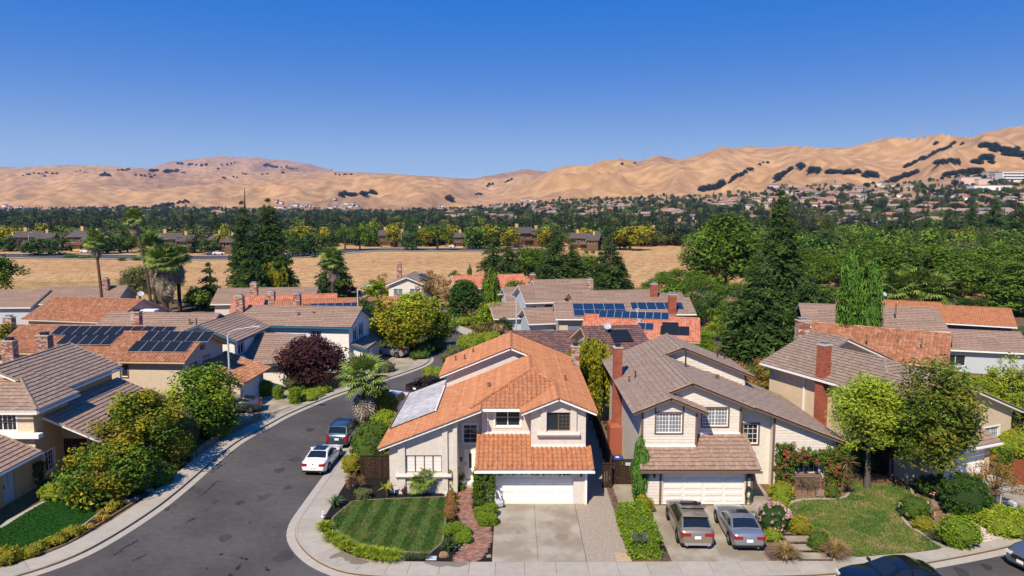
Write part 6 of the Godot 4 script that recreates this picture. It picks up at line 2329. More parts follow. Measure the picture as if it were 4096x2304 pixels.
func build_garden_a() -> void:
	var g := "grassy clumps round the striped lawn"
	for p in [[700,990,0.62],[765,1085,0.62],[850,1130,0.6],[915,1170,0.65],[1050,1225,0.72],[1160,1245,0.72],[1235,1262,0.78],[1340,1262,0.75]]:
		tuft("daylily","bright green arching daylily clump at the striped lawn edge",a4(p[0],p[1]),300,0.74,p[2]*1.1,0.02,GRASSY,g)
	for p in [[1500,1255,0.5],[1625,1255,0.5]]: tuft("lavender","greyish lavender clump beside the sidewalk utility lid",a4(p[0],p[1]),200,0.5,p[2],0.012,[Color(0.10,0.125,0.055),Color(0.08,0.11,0.04)],"lavender by the utility lid")
	tuft("iris","tall upright iris clump beside the brick path",a4(1858,1190),110,1.15,0.62,0.03,STRAP)
	tuft("flax","dark flax fan on black mulch beside the sidewalk bend",a4(795,765),60,1.0,0.75,0.035,STRAP)
	tuft("cordyline","dark red cordyline under the shuttered window",a4(1440,655),26,0.85,0.35,0.02,[Color(0.10,0.03,0.03),Color(0.16,0.06,0.05)])
	tuft("cordyline","dark red cordyline by the hedge at the entry",a4(1770,630),26,0.8,0.35,0.02,[Color(0.10,0.03,0.03),Color(0.16,0.06,0.05)])
	var t := thing("banana_plant","yellow-green banana plant on black mulch by the house corner","plant",a4(1285,680))
	for i in 8:
		var mb := MB.new()
		mb.col = pick([Color(0.22,0.22,0.02),Color(0.14,0.17,0.02),Color(0.32,0.24,0.03)])
		var a := i*2.4
		var d := Vector3(cos(a),0,sin(a))
		var s := Vector3(-d.z,0,d.x)*0.11
		var o := UP*0.3
		var m := o + d*0.28 + UP*0.45
		var e := o + d*(0.75 if i % 2 else 0.5) + UP*(0.35 if i % 2 else 0.75)
		mb.quad(o - s*0.3,o + s*0.3,m + s,m - s); mb.tri(m - s,m + s,e)
		part("leaf",mb,M.leaf,t,false)
	var st := MB.new()
	st.col = Color(0.12,0.10,0.04)
	st.tube([Vector3.ZERO,UP*0.4],[0.07,0.05],6)
	part("stem",st,M.bark,t,false)
	palm("pygmy_palm","small feathery palm nearer the house corner window",a4(1590,660),0.75,0.07,22,0.42,PALMY,false)
	palm("pygmy_palm","small feathery palm leaning toward the path hedge",a4(1655,640),0.95,0.07,22,0.42,PALMY,false)
	tree("japanese_maple","small red japanese maple on black mulch beside the plank fence",{"at": a4(985,620),"h": 1.3,"r": 0.7},"sparse","rust",26,0.3,"","leaf","",0.03)
	shrub("low_shrub","clipped olive-green drum shrub on black mulch",a4(1060,690),drum(0.52,0.62),"olive")
	shrub("leafy_shrub","yellowish leafy shrub in front of the plank fence",a4(955,445),ball(0.75,1.3),"amber",0.7,0.14)
	hedge("narrow clipped column hedge beside the front path",a4(1897,625) + Vector3(-0.32,0,-0.3),a4(1897,625) + Vector3(0.32,1.55,0.3),"amber",0.1)
	for p in [[1890,700],[1885,760],[1882,830],[1880,885]]: shrub("brown_shrub","low wispy brownish shrub between lawn and brick path",a4(p[0],p[1]),ball(0.38,0.6),"rust",0.6,0.12,"brownish shrubs along the path")
	for p in [[1868,1020,0.42,0.6],[1945,1010,0.42,0.62],[2022,1035,0.36,0.5],[1965,1095,0.34,0.5],[2022,1105,0.36,0.55]]: shrub("topiary_ball","clipped round topiary shrub between lawn and brick path",a4(p[0],p[1]),ball(p[2],p[3]),"clip",1.6,0.07,"topiary balls by the lawn")
	for p in [[2155,870,0.36,0.62],[2250,860,0.42,0.72],[2192,935,0.42,0.62],[2275,930,0.34,0.55]]: shrub("topiary_drum","clipped topiary shrub beside the pale driveway",a4(p[0],p[1]),drum(p[2],p[3]),"clip",1.6,0.07,"topiaries by the driveway")
	rock("reddish boulder on black mulch beside the brick path",a4(1815,1240),Vector3(0.3,0.2,0.22),Color(1.3,0.8,0.6),"boulder")
	rock("small pale rock beside the driveway edge",a4(2240,1240),Vector3(0.16,0.1,0.12),Color(1.2,1.3,1.2),"boulder")
	for p in [[1930,1160],[1960,1140],[2010,1130],[1910,1180],[1990,1155]]: rock("small rounded stone beside the iris clump",a4(p[0],p[1]),Vector3(0.09,0.07,0.08),Color.WHITE*rng.randf_range(0.8,1.7),"stone","stones by the iris")
	# ivy round the garage door
	climber("ivy","green ivy covering the garage wall beside the path",[[Vector3(-2.35,0.1,-42.75),Vector3(-1.05,2.25,-42.2)],[Vector3(-2.4,0.6,-43.2),Vector3(-2.0,2.2,-42.4)],[Vector3(-1.3,2.02,-42.72),Vector3(3.75,2.3,-42.42)]],"green",0.11,1.0)
	climber("vine","flowering vine framing the brick planter window",[[Vector3(17.3,0.2,-45.4),Vector3(18.35,3.2,-44.5)],[Vector3(20.4,0.2,-45.4),Vector3(21.8,3.0,-44.4)],[Vector3(17.6,1.85,-45.4),Vector3(20.9,2.75,-44.6)]],"green",0.15,1.1,"magenta",20)
	# street side of the tile roof house
	palm("fan_palm","bushy fan palm with hanging dry fronds beside the street",G(1466,1712),4.3,0.2,40,1.12,PALMY,true,14,"",Vector3(-0.15,0,0),Color(0.13,0.085,0.05))
	shrub("leafy_shrub","tall loose shrub with yellowing leaves under the fan palm",d3(1250,1180),ball(1.7,3.0),"amber",0.7,0.2)
	shrub("leafy_shrub","broad dark green shrub against the low roof eave",d3(1190,1440),ball(1.5,2.1),"green",0.9,0.17)
	shrub("leafy_shrub","round green shrub between the street and low roof",d3(1310,1330),ball(1.3,2.2),"lime",0.8,0.17)
	shrub("leafy_shrub","green shrub between fence and parked blue car",G(1470,1860),ball(1.25,2.0),"green",0.9,0.16)
	for p in [[1745,790,0.9],[1830,800,0.9]]: shrub("small_juniper","upright yellowish juniper beside the debris trailer",d3(p[0],p[1]),ball(p[2],1.7),"lime",0.8,0.16,"junipers beside the trailer")
	for p in [[1822,1430,1.3,1.6],[1790,1445,0.9,1.2]]: shrub("grey_shrub","loose grey-green shrub beside the street behind the clay roof",G(p[0],p[1]),ball(p[2],p[3]),"olive",0.7,0.18,"grey-green shrubs by the street")
	for p in [[1886,1408,1.9,2.4],[1960,1390,1.8,2.2]]: shrub("garden_hedge","loose green hedge shrub behind the clay roof slope",G(p[0],p[1]),ball(p[2],p[3]),"lime",0.8,0.2,"hedge shrubs behind the clay roof")
	tree("pepper_tree","yellow-green weeping tree between the two front houses",{"at": Vector3(6.9,0,-60.5),"h": 6.6,"r": 2.5},"willow","amber",90,0.2,"","leaf","",0.16)
	# cream house garden
	tree("column_cypress","narrow tall cypress beside the cream garage",{"at": Vector3(8.05,0,-43.0),"h": 3.9,"r": 0.62},"column","cypress",170,0.04,"","needle")
	hedge("long clipped box hedge beside the cream house driveway",Vector3(6.25,0,-40.6),Vector3(7.9,1.12,-35.75),"clip",0.13,"",1.2)
	shrub("low_shrub","small yellow-green shrub behind the long box hedge",Vector3(8.0,0,-41.4),ball(0.6,1.1),"amber",1.0,0.12)
	shrub("oleander","pink flowering bush beside the silver coupe",b3(215,990),ball(1.0,1.5),"deep",0.9,0.12,"","pink",150)
	shrub("lantana","small yellow-green bush in front of the pink flowers",b3(215,1080),ball(0.5,0.6),"lime",1.0,0.11)
	shrub("lantana","yellow-leafed bush at the lawn's curved edging",b3(470,1020),ball(0.72,0.95),"amber",1.0,0.12,"","scarlet",6)
	shrub("lantana","red-tipped bush between grasses and lawn",b3(640,1170),ball(0.62,1.0),"green",0.9,0.12,"","scarlet",16)
	tuft("fountain_grass","large tawny fountain grass beside the driveway bricks",b3(330,1260),520,1.15,1.05,0.012,TAWNY,"",Color(0.32,0.24,0.14))
	tuft("fountain_grass","large tawny fountain grass at the lawn's front edge",b3(800,1245),520,1.2,1.05,0.012,TAWNY,"",Color(0.30,0.18,0.13))
	shrub("flowering_shrub","red-flowered bush beside the entry walk",b3(290,690),ball(0.8,1.05),"lime",0.8,0.12,"","scarlet",50)
	shrub("low_shrub","small round yellow-green bush at the entry bricks",b3(290,770),ball(0.55,0.6),"lime",1.0,0.11)
	shrub("flowering_shrub","red geranium bush at the foot of the spiky tree",b3(765,680),ball(0.55,0.85),"green",0.8,0.12,"","scarlet",34)
	for p in [[395,640,1.2],[490,640,1.4],[540,650,1.3],[610,640,1.0]]: tree("rose","thin rose bush in front of the brick planter",{"at": b3(p[0],p[1]),"h": p[2],"r": 0.32},"sparse","green",9,0.3,"roses by the brick planter","leaf","",0.02)
	var cy := thing("spiky_tree","variegated spiky cordyline tree on a slim pale trunk","tree",b3(858,640))
	var mb := MB.new()
	mb.col = Color(0.24,0.2,0.16)
	mb.tube([Vector3(0,-0.1,0),Vector3(0.1,1.1,0),Vector3(0.28,2.1,0)],[0.07,0.055,0.05],7)
	part("trunk",mb,M.bark,cy,false)
	mb = MB.new()
	for i in 90:
		var d := rdir()
		mb.col = pick([Color(0.16,0.13,0.05),Color(0.22,0.20,0.08),Color(0.07,0.05,0.04),Color(0.13,0.06,0.05)])
		var s := d.cross(rdir()).normalized()*0.028
		var o := Vector3(0.28,2.1,0)
		mb.quad(o - s*0.5,o + s*0.5,o + d*0.45 + s,o + d*0.45 - s); mb.tri(o + d*0.45 - s,o + d*0.45 + s,o + d*0.85 - UP*0.08)
	var lf := part("leaves",mb,M.leaf,cy,false)
	lf.set_meta("kind","stuff")
	tuft("spiky_plant","low dark spiky rosette at the lawn's inner corner",b3(925,630),40,0.5,0.6,0.03,[Color(0.03,0.02,0.025),Color(0.05,0.03,0.03)])
	rock("grey boulder in the planting bed under the brick planter",b3(680,670),Vector3(0.5,0.3,0.35),Color(0.75,0.7,0.7),"boulder")
	tree("shade_tree","pale green feathery tree shading the patchy lawn",{"at": b3(1165,590) + Vector3(-0.45,0,0),"h": 7.8,"r": 2.4},"round","feather_fine",100,0.36,"","leaf","lime_fine",0.17,Color(0.22,0.19,0.17))
	tree("magnolia","dense glossy magnolia tree beside the beige house garage",{"at": Vector3(27.0,0,-43.4),"h": 8.0,"r": 2.65},"round","magnolia_fine",110,0.22,"","leaf","",0.2)
	tree("plum_tree","small purple-leaved tree under the glossy magnolia",{"at": b3(1330,560) + Vector3(0.3,0,-0.6),"h": 3.9,"r": 1.35},"round","plum_fine",40,0.40,"","leaf","rust",0.09)
	shrub("oleander","pink oleander bush below the glossy magnolia",b3(1700,660),ball(0.95,1.3),"green",0.8,0.14,"","pink",26)
	tuft("flax","dark strappy plant at the curved lawn edging",b3(1580,585),90,0.9,0.9,0.03,STRAP)
	shrub("round_shrub","large dense round shrub beside the beige house driveway",b3(2010,840),ball(1.45,2.5),"deep",1.0,0.17)
	shrub("round_shrub","round shrub with pink blooms inside the curved edging",b3(1550,880),ball(0.98,1.35),"green",1.0,0.13,"","pink",12)
	shrub("lantana","small yellow bush at the curved lawn edging",b3(1625,985),ball(0.6,0.75),"amber",1.0,0.11)
	tuft("flax","soft green grassy mound beside the clipped round shrub",b3(1760,1090),300,0.8,0.85,0.014,[Color(0.08,0.105,0.03),Color(0.11,0.135,0.045)])
	shrub("round_shrub","clipped fuzzy round shrub beside the right sidewalk".replace("right ","curving "),b3(1955,1120),ball(1.08,1.55),"clip",1.3,0.13)
	for p in [[2230,900,1.5,0.9],[2330,930,1.5,0.9],[2450,960,1.6,0.9],[2570,960,1.6,0.9],[2400,1010,1.2,0.7]]: shrub("spreading_juniper","low spreading juniper along the beige house driveway",b3(p[0],p[1]),ball(p[2],p[3]),"lime",0.9,0.17,"spreading junipers by the driveway")
	tree("young_tree","young sparse tree with rusty leaves tied to stakes",{"at": b3(2285,770),"h": 3.3,"r": 1.5},"sparse","rust",34,0.3,"","leaf","",0.1)
	for p in [[2230,780],[2345,800]]:
		var s := thing("tree_stake","grey wooden stake beside the young rusty tree","stake",b3(p[0],p[1]),0.0,"stakes of the young tree")
		mb = MB.new()
		mb.tube([Vector3(0,-0.1,0),Vector3(0.05,1.9,0)],[0.04,0.04],6)
		mb.col = Color(0.5,0.5,0.5)
		part("pole",mb,M.galv,s,false)
		mb = MB.new()
		mb.tube([Vector3(0.03,1.3,0),Vector3(0.3 if p[0] < 2300 else -0.3,1.3,0)],[0.012,0.012],4)
		part("tie",mb,M.black,s,false)
	for p in [[1715,740],[1690,800],[1740,790],[1700,830],[1830,660],[1870,870],[1905,850]]: rock("brownish rock on the dry garden mound",b3(p[0],p[1]),Vector3(0.3,0.22,0.25)*rng.randf_range(0.7,1.4),Color(0.8,0.72,0.68),"rock","rocks on the dry mound")
	# pebbles near the sidewalk
	var pb := new_st()
	var proto := MB.new()
	proto.lathe(Vector3.ZERO,[[0.0,-0.3],[0.9,0.0],[0.75,0.35],[0.0,0.5]],6)
	var pm := proto.mesh()
	var zone := PX([2040,1120,2070,950,2160,920,2300,1010,2420,1060,2200,1100],3000,1700,2.35)
	var mmv := []
	while mmv.size() < 900:
		var q := Vector2(rng.randf_range(20,34),rng.randf_range(-46,-36))
		if Geometry2D.is_point_in_polygon(q,zone): mmv.append(q)
	var mm := MultiMesh.new()
	mm.transform_format = MultiMesh.TRANSFORM_3D
	mm.use_colors = true
	mm.mesh = pm
	mm.instance_count = mmv.size()
	for i in mmv.size():
		mm.set_instance_transform(i,Transform3D(Basis(UP,rng.randf()*6.0).scaled(Vector3.ONE*rng.randf_range(0.04,0.1)),Vector3(mmv[i].x,0.03,mmv[i].y)))
		var b := rng.randf_range(0.25,0.75)
		mm.set_instance_color(i,Color(b,b*0.85,b*0.72))
	var mi := MultiMeshInstance3D.new()
	mi.name = "pebbles"
	mi.multimesh = mm
	mi.material_override = M.paint
	tag(mi,"pale pebbles around the stone slab near the sidewalk","pebbles","","stuff")
	add_child(mi)
	# edging stones along the lawn and driveway
	for p in [[395,720],[440,710],[480,704],[520,700],[560,700],[610,698],[700,696],[760,695],[820,692],[870,685],[350,760],[345,850],[352,900]]: rock("small pale edging stone around the patchy lawn",b3(p[0],p[1]),Vector3(0.1,0.07,0.09),Color.WHITE*rng.randf_range(1.2,2.2),"stone","edging stones of the patchy lawn")
	# hedges by the beige house
	for p in [[2380,250,1.2,1.5],[2470,260,1.5,1.6],[2540,280,1.6,1.7],[2360,330,0.9,1.6],[2420,230,1.0,1.4]]: shrub("clipped_shrub","rounded yellow-green clipped shrub near the beige garage",b3(p[0],p[1]) ,ball(p[2],p[3]),"lime",1.0,0.16,"clipped shrubs near the beige garage")
	climber("ivy","green creeper on the end of the beige garage wall",[[Vector3(33.5,0.1,-47.8),Vector3(34.3,2.0,-47.0)]],"green",0.14,0.9)
	for p in [[3570,1870,1.0,1.2],[3480,1880,0.8,1.1],[3660,1870,0.9,1.0],[3420,1870,0.8,1.3]]: shrub("leafy_shrub","leafy shrub beside the beige wall below the magnolia",G(p[0],p[1]),ball(p[2],p[3]),"green",0.8,0.15,"shrubs below the magnolia")
func build_garden_left() -> void:
	tree("street_tree","yellow-green tree in front of the tan house entry roof",spot(575,1880,1560,300),"round","amber_fine",110,0.10,"","leaf","green_fine")
	tree("street_tree","broad dark green tree beside the low stone wall",spot(815,1745,1500,285),"round","green_fine",115,0.08,"","leaf","lime_fine")
	tree("street_tree","spreading small tree hiding the dark red door",spot(440,1990,1790,330),"round","green_fine",90,0.10,"","leaf","amber_fine")
	shrub("feathery_shrub","tall wispy grey-green shrub between two leafy trees",G(720,1800),ball(1.5,3.4),"olive",0.5,0.22)
	for p in [[640,1930,1.1,1.3],[740,1830,1.0,1.3],[560,1960,0.9,1.0],[860,1755,1.2,1.6]]: shrub("leafy_shrub","leafy shrub under the trees by the low wall",G(p[0],p[1]),ball(p[2],p[3]),"green",0.8,0.16,"shrubs under the trees by the low wall")
	for p in [[225,1990,1.0,0.9],[280,1985,1.1,1.0],[330,1990,1.1,0.9],[380,1985,1.0,0.9],[430,1990,0.9,0.8]]: shrub("mounded_shrub","bright yellow-green mounding juniper at the turf edge",G(p[0],p[1]),ball(p[2],p[3]),"lime",0.9,0.15,"mounding junipers by the turf")
	var k := 0
	for p in [[640,1095,0.55],[505,1165,0.5],[270,1275,0.5],[60,1325,0.75],[130,1310,0.6],[1010,850,0.5],[350,1225,0.45]]:
		shrub("succulent","golden mounding succulent in the dark planting strip",c1(p[0],p[1]),ball(p[2],p[2]*1.1),"amber",0.8,0.12,"golden succulents in the strip")
		k += 1
	for p in [[770,1045],[895,965],[940,900],[1050,815]]: tuft("aloe","spiky golden aloe in the dark planting strip",c1(p[0],p[1]),60,0.55,0.6,0.022,GOLD,"golden aloes in the strip")
	for p in [[1130,800],[1190,780],[1080,770],[1320,700],[1390,540],[1340,560]]: rock("pale flat stone beside the sidewalk planting",c1(p[0],p[1]),Vector3(0.3,0.12,0.2)*rng.randf_range(0.6,1.2),Color(1.6,1.5,1.35),"rock","flat stones by the sidewalk")
	tuft("agave","blue-grey agave beside the low stone wall",c1(1790,310),70,0.75,0.75,0.035,[Color(0.10,0.15,0.13),Color(0.07,0.11,0.10)])
	tuft("broadleaf_plant","yellow-green broad-leaved plant under the wall trees",c1(1580,500),40,0.9,0.8,0.08,[Color(0.16,0.19,0.02),Color(0.10,0.14,0.02)])
	climber("creeper","dark creeper growing beside the tan house window",[[Vector3(-32.1,0.1,-46.4),Vector3(-31.2,1.7,-45.2)]],"deep",0.14,0.9)
	# low stone wall along the sidewalk
	var wl := thing("garden_wall","low grey stone garden wall along the sidewalk","wall",Vector3(-23.5,0,-54))
	var line := smooth_line(P2([-23.55,-50.5,-23.55,-54,-22.6,-59,-22.2,-60.8]),0.42)
	for i in line.size() - 1:
		for r in 3:
			var mb := MB.new()
			mb.col = Color(0.9,0.85,0.8)*rng.randf_range(0.7,1.15)
			var a := Vector3(line[i].x,r*0.17,line[i].y)
			var b := Vector3(line[i + 1].x,r*0.17,line[i + 1].y)
			var d := b - a
			mb.pbox(a + d*0.01 - d.cross(UP).normalized()*0.12 + d*(0.25 if r % 2 else 0.0),d*0.98,UP*0.165,d.cross(UP).normalized()*0.24)
			part("stone_block",mb,M.rock,wl)
	# pale stucco house front
	climber("vine","loose pale-flowered vine over the pale stucco wall",[[Vector3(-35.5,0.1,-60.3),Vector3(-29.0,2.6,-59.2)]],"olive",0.22,0.55,"pink",3)
	tree("small_tree","small green tree beside the clay roof ridge",spot(330,1330,1225,200),"round","lime",40,0.2,"","leaf","green")
	tree("small_tree","dark leafy tree beside the brick chimneys",spot(45,1480,1290,160),"round","amber",40,0.2,"","leaf","deep")
	tree("small_tree","low leafy tree below the brick chimneys",spot(150,1460,1370,170),"round","green",34,0.15)
	tree("edge_tree","broad leafy tree standing at the dry field's corner",spot(-20,1190,1020,180),"round","green",60,0.2)
	# hedge row and clipped drums by the driveway
	for p in [[1018,1505,1415,70],[1070,1508,1408,75],[1115,1510,1425,65],[1150,1515,1430,60],[1180,1522,1475,55],[1228,1530,1480,60]]:
		var s := spot(p[0],p[1] + 22,p[2],p[3])
		shrub("arborvitae","dense upright arborvitae in the hedge row by the driveway",s.at,[[s.r*0.8,0.0],[s.r,s.h*0.3],[s.r*0.9,s.h*0.6],[s.r*0.5,s.h*0.9],[0.0,s.h]],"clip",0.9,0.2,"arborvitae hedge row")
	for p in [[1063,1582,1525,47],[1116,1596,1542,40],[1180,1613,1552,49]]:
		var s := spot(p[0],p[1],p[2],p[3])
		shrub("clipped_drum","neatly clipped drum-shaped shrub beside the driveway",s.at,drum(s.r,s.h),"clip",1.5,0.12,"clipped drums by the driveway")
	for p in [[1222,1590,0.9,0.7],[1260,1585,0.9,0.7],[1290,1570,0.9,0.7],[1240,1600,0.8,0.6]]: shrub("low_shrub","low bright shrub behind the clipped drums",G(p[0],p[1]),ball(p[2],p[3]),"lime",0.9,0.16,"low shrubs behind the drums")
	shrub("grey_shrub","rounded grey-green shrub behind the clipped drums",d3(430,850),ball(1.1,1.4),"olive",0.9,0.16)
	palm("sago_palm","dark low sago palm behind the clipped drums",d3(560,860),0.5,0.16,34,0.9,STRAP,false)
	tree("plum_tree","large dark purple plum tree beside the street",spot(1248,1545,1345,262),"round","plum_fine",120,0.12,"","leaf","",0.2)
	shrub("leafy_shrub","tall bright shrub beside the blue garage",spot(1398,1450,1360,80).at,ball(1.4,2.6),"lime",0.8,0.2)
	for p in [[1180,1365,1245,75],[1075,1360,1245,60],[1130,1355,1262,60]]: tree("hollywood_juniper","twisted dark juniper in front of the blue-trimmed house",spot(p[0],p[1],p[2],p[3]),"sparse","deep",26,0.2,"junipers before the blue trim house","leaf","",0.1)
	shrub("round_shrub","grey rounded shrub beside the driveway apron",d3(1310,690),ball(1.2,1.1),"olive",0.9,0.18)
	shrub("low_shrub","low dark shrub row along the far driveway",d3(1640,560),ball(1.3,0.9),"green",0.9,0.18)
	for p in [[1690,1420,1.5,1.6],[1740,1400,1.4,1.8],[1660,1405,1.2,1.2]]: shrub("hedge_shrub","hedge shrub under the big yellow-green tree",G(p[0],p[1]),ball(p[2],p[3]),"green",0.8,0.2,"hedge shrubs under the maple")
	tree("street_maple","large yellow-green street tree above the silver car",spot(1630,1415,1205,290),"round","amber_fine",150,0.16,"","leaf","lime_fine",0.28)
	tree("street_maple","green street tree touching the yellow-green one",spot(1745,1392,1250,150),"round","green",70,0.2,"","leaf","lime")
	tree("garden_tree","olive-green tree beside the blue-trimmed gable",spot(1500,1360,1195,160),"round","amber",70,0.2,"","leaf","deep")
	tree("garden_tree","bright lime tree in front of the small gabled house",spot(1640,1290,1180,190),"round","lime",80,0.2)
	tree("garden_tree","rounded lime-green tree beside the second street lamp",spot(1510,1230,1128,110),"round","lime",60,0.2,"","leaf","green")
	tree("autumn_tree","rust and green autumn tree hiding the gabled house corner",spot(1735,1270,1075,150),"sparse","rust",60,0.2,"","leaf","",0.2)
	tree("autumn_tree","thin reddish autumn tree beside the gabled house chimney",spot(1530,1180,1080,70),"sparse","rust",20,0.2,"","leaf","",0.12)
	tree("garden_pine","dense dark rounded pine beside the side street",spot(1855,1285,1115,150),"round","deep",110,0.05,"","needle")
	tree("garden_tree","upright green tree beside the rounded pine",spot(1965,1245,1115,90),"column","green",80,0.1)
	tree("garden_tree","loose green tree left of the slim lamp post".replace("left of","behind"),spot(2055,1235,1110,90),"round","green",50,0.15)
	tree("garden_tree","lime-green garden tree below the slim lamp post",spot(1965,1330,1205,150),"round","lime",70,0.12,"","leaf","green")
	for p in [[2010,1352,1270,90],[1950,1350,1285,90],[2050,1340,1255,70],[1900,1360,1300,60]]: tree("brown_shrub","dark twiggy shrub behind the clay roof ridge",spot(p[0],p[1],p[2],p[3]),"round","rust",26,0.1,"twiggy shrubs behind the clay ridge","leaf","deep")
	for p in [[1855,1300,1.4,1.3],[1880,1290,1.2,1.2]]: shrub("low_shrub","low green shrub beside the curved side street",G(p[0],p[1]),ball(p[2],p[3]),"lime",0.9,0.2,"low shrubs by the side street")
	tree("young_olive","slim dark tree beside the red clay roof",spot(1820,1190,1068,60),"round","deep",30,0.2)
	tree("young_olive","second slim dark tree beside the red clay roof",spot(1880,1190,1066,30),"column","deep",26,0.2)
	tree("plum_tree","dark red plum tree behind the orange collector roof",spot(1415,1205,1145,60),"round","plum",26,0.15)
func build_midground() -> void:
	# tall palms and their neighbours
	palm("tall_palm","very tall bare palm in front of the clay roof",G(418,1332),13.6,0.2,30,0.88,PALMY,false,8,"",Vector3(-0.5,0,0),Color(0.23,0.14,0.09))
	palm("tall_palm","tallest palm, its slim trunk leaning to the sky",G(607,1262),16.6,0.23,30,0.98,PALMY,false,8,"",Vector3(-2.2,0,0),Color(0.17,0.13,0.11))
	palm("skirted_palm","thick fan palm with a long skirt of dead fronds",G(665,1258),9.4,0.45,54,1.6,PALMY,false,90)
	palm("skirted_palm","fan palm partly hidden behind the skirted one",G(625,1245),11.2,0.32,46,1.4,PALMY,false,70)
	palm("skirted_palm","short fan palm beside the grey oak",G(720,1240),9.6,0.3,40,1.3,PALMY,false,30)
	palm("yard_palm","fan palm in front of the dark pointed conifer",G(1333,1218),8.6,0.36,44,1.25,PALMY,false,24)
	tree("grey_oak","broad grey-green oak behind the skirted palms",spot(560,1215,1065,160),"round","olive",70,0.1)
	tree("grey_oak","grey-green oak between the palm and field",spot(690,1215,1030,110),"round","olive",60,0.1)
	tree("dark_conifer","pointed dark conifer beside the skirted palms",spot(840,1228,1055,110),"cone","redwood",90,0.03,"","needle")
	tree("yard_tree","bright green tree at the foot of the pointed conifer",spot(800,1245,1150,120),"round","green",46,0.1)
	tree("yard_tree","low dark tree at the corner of the brown roofs",spot(770,1240,1165,80),"round","deep",30,0.1)
	tree("redwood","tall redwood, slimmer of the pair by the field",spot(985,1225,808,150),"cone","redwood",190,0.03,"","needle")
	tree("redwood","tall redwood, broader of the pair by the field",spot(1088,1215,800,200),"cone","redwood",240,0.03,"","needle")
	tree("redwood","lower redwood filling the foot of the tall pair",spot(1010,1240,985,180),"cone","redwood",120,0.02,"","needle")
	tree("redwood","bushy redwood beside the drooping willow",spot(1130,1225,990,140),"cone","redwood",110,0.02,"","needle")
	tree("willow","drooping yellow-green willow in front of redwoods",spot(1110,1225,1060,130),"willow","amber",70,0.1)
	tree("dark_conifer","dark pointed conifer behind the yard palm",spot(1335,1190,925,150),"cone","redwood",150,0.03,"","needle")
	var g := "dark redwoods behind the brown roofs"
	var lab := "dense dark redwood behind the cluster of brown roofs"
	for p in [[1975,1140,935,150],[2030,1150,950,130],[2225,1165,905,170],[2290,1165,960,160],[2440,1165,915,130],[2400,1170,1010,130],[2480,1160,1030,110],[2190,1150,985,120]]: tree("redwood",lab,spot(p[0],p[1],p[2],p[3]),"cone","redwood",90,0.03,g,"needle")
	for p in [[2100,1140,985,150],[2170,1140,970,140],[2340,1150,1015,120]]: tree("bright_pine","bright green rounded pine between the dark redwoods",spot(p[0],p[1],p[2],p[3]),"round","pine",80,0.1,"bright pines between the redwoods","needle")
	# wood on the right
	tree("umbrella_pine","huge round-topped pine at the edge of the dry field",spot(2900,1180,888,290),"round","pine",170,0.15,"","needle")
	tree("giant_redwood","tallest redwood, towering over the brown roof",{"at": Vector3(36.5,0,-97.0),"h": 20.6,"r": 4.6},"cone","redwood",260,0.03,"","needle")
	tree("giant_redwood","broad bushy redwood in front of the tallest one",{"at": Vector3(30.0,0,-86.0),"h": 12.5,"r": 4.6},"cone","redwood",200,0.02,"","needle")
	tree("giant_redwood","second bushy redwood at the tall one's foot",{"at": Vector3(37.0,0,-88.0),"h": 10.0,"r": 4.0},"cone","redwood",170,0.02,"","needle")
	tree("cypress","tall narrow cypress, higher of the pair",{"at": Vector3(32.4,0,-67.5),"h": 13.6,"r": 1.35},"column","cypress",330,0.02,"","needle")
	tree("cypress","tall narrow cypress, lower of the pair",{"at": Vector3(34.3,0,-67.3),"h": 12.6,"r": 1.2},"column","cypress",300,0.02,"","needle")
	g = "pines of the wood beyond the street"
	for p in [[3600,1190,985,470],[3350,1180,1015,260],[3850,1185,1010,340],[3080,1230,985,190],[2720,1190,1075,220],[2640,1200,1110,150],[2800,1225,1110,200],[3480,1170,960,260],[3760,1160,985,240],[3240,1160,985,170],[2960,1245,1130,190]]:
		tree("stone_pine","bright green spreading pine in the wood behind the roofs",spot(p[0],p[1],p[2],p[3]),"umbrella","pine",110,0.42,g,"needle")
	g = "grey-green thicket trees"
	for p in [[2600,1240,1150,150],[2700,1250,1150,170],[2780,1265,1165,150],[2860,1290,1180,150],[2640,1260,1190,130],[2740,1300,1215,130],[2570,1225,1160,110],[2890,1310,1220,120],[3330,1235,1150,130],[3420,1215,1120,120],[3560,1210,1120,150],[3660,1212,1130,150]]:
		tree("thicket_tree","grey-green thicket tree between the field and roofs",spot(p[0],p[1],p[2],p[3]),"round","olive" if rng.randf() < 0.5 else "green",46,0.05,g,"leaf","deep")
	tree("dark_oak","dark broad oak in the thicket behind the salmon roof",spot(2760,1300,1205,130),"round","deep",50,0.05)
	tree("light_tree","light green young tree beside the salmon roof",spot(2870,1360,1280,90),"round","lime",36,0.1)
	hedge("bright clipped hedge block behind the salmon roof",Vector3(19.4,0,-86.5),Vector3(24.2,3.4,-83.5),"clip",0.2)
	g = "dark conifers above the wood"
	for p in [[3300,1050,860,130],[3560,1020,870,150],[3700,985,850,110],[3790,960,835,90],[3880,960,820,100],[3970,985,800,130],[4060,1000,790,140],[3620,930,790,60],[3190,1010,880,90],[3440,1000,880,90],[2430,1000,860,70],[3020,1020,880,80]]:
		tree("tall_conifer","tall dark conifer rising above the spreading pines",spot(p[0],p[1],p[2],p[3]),"cone","redwood",48,0.02,g,"needle")
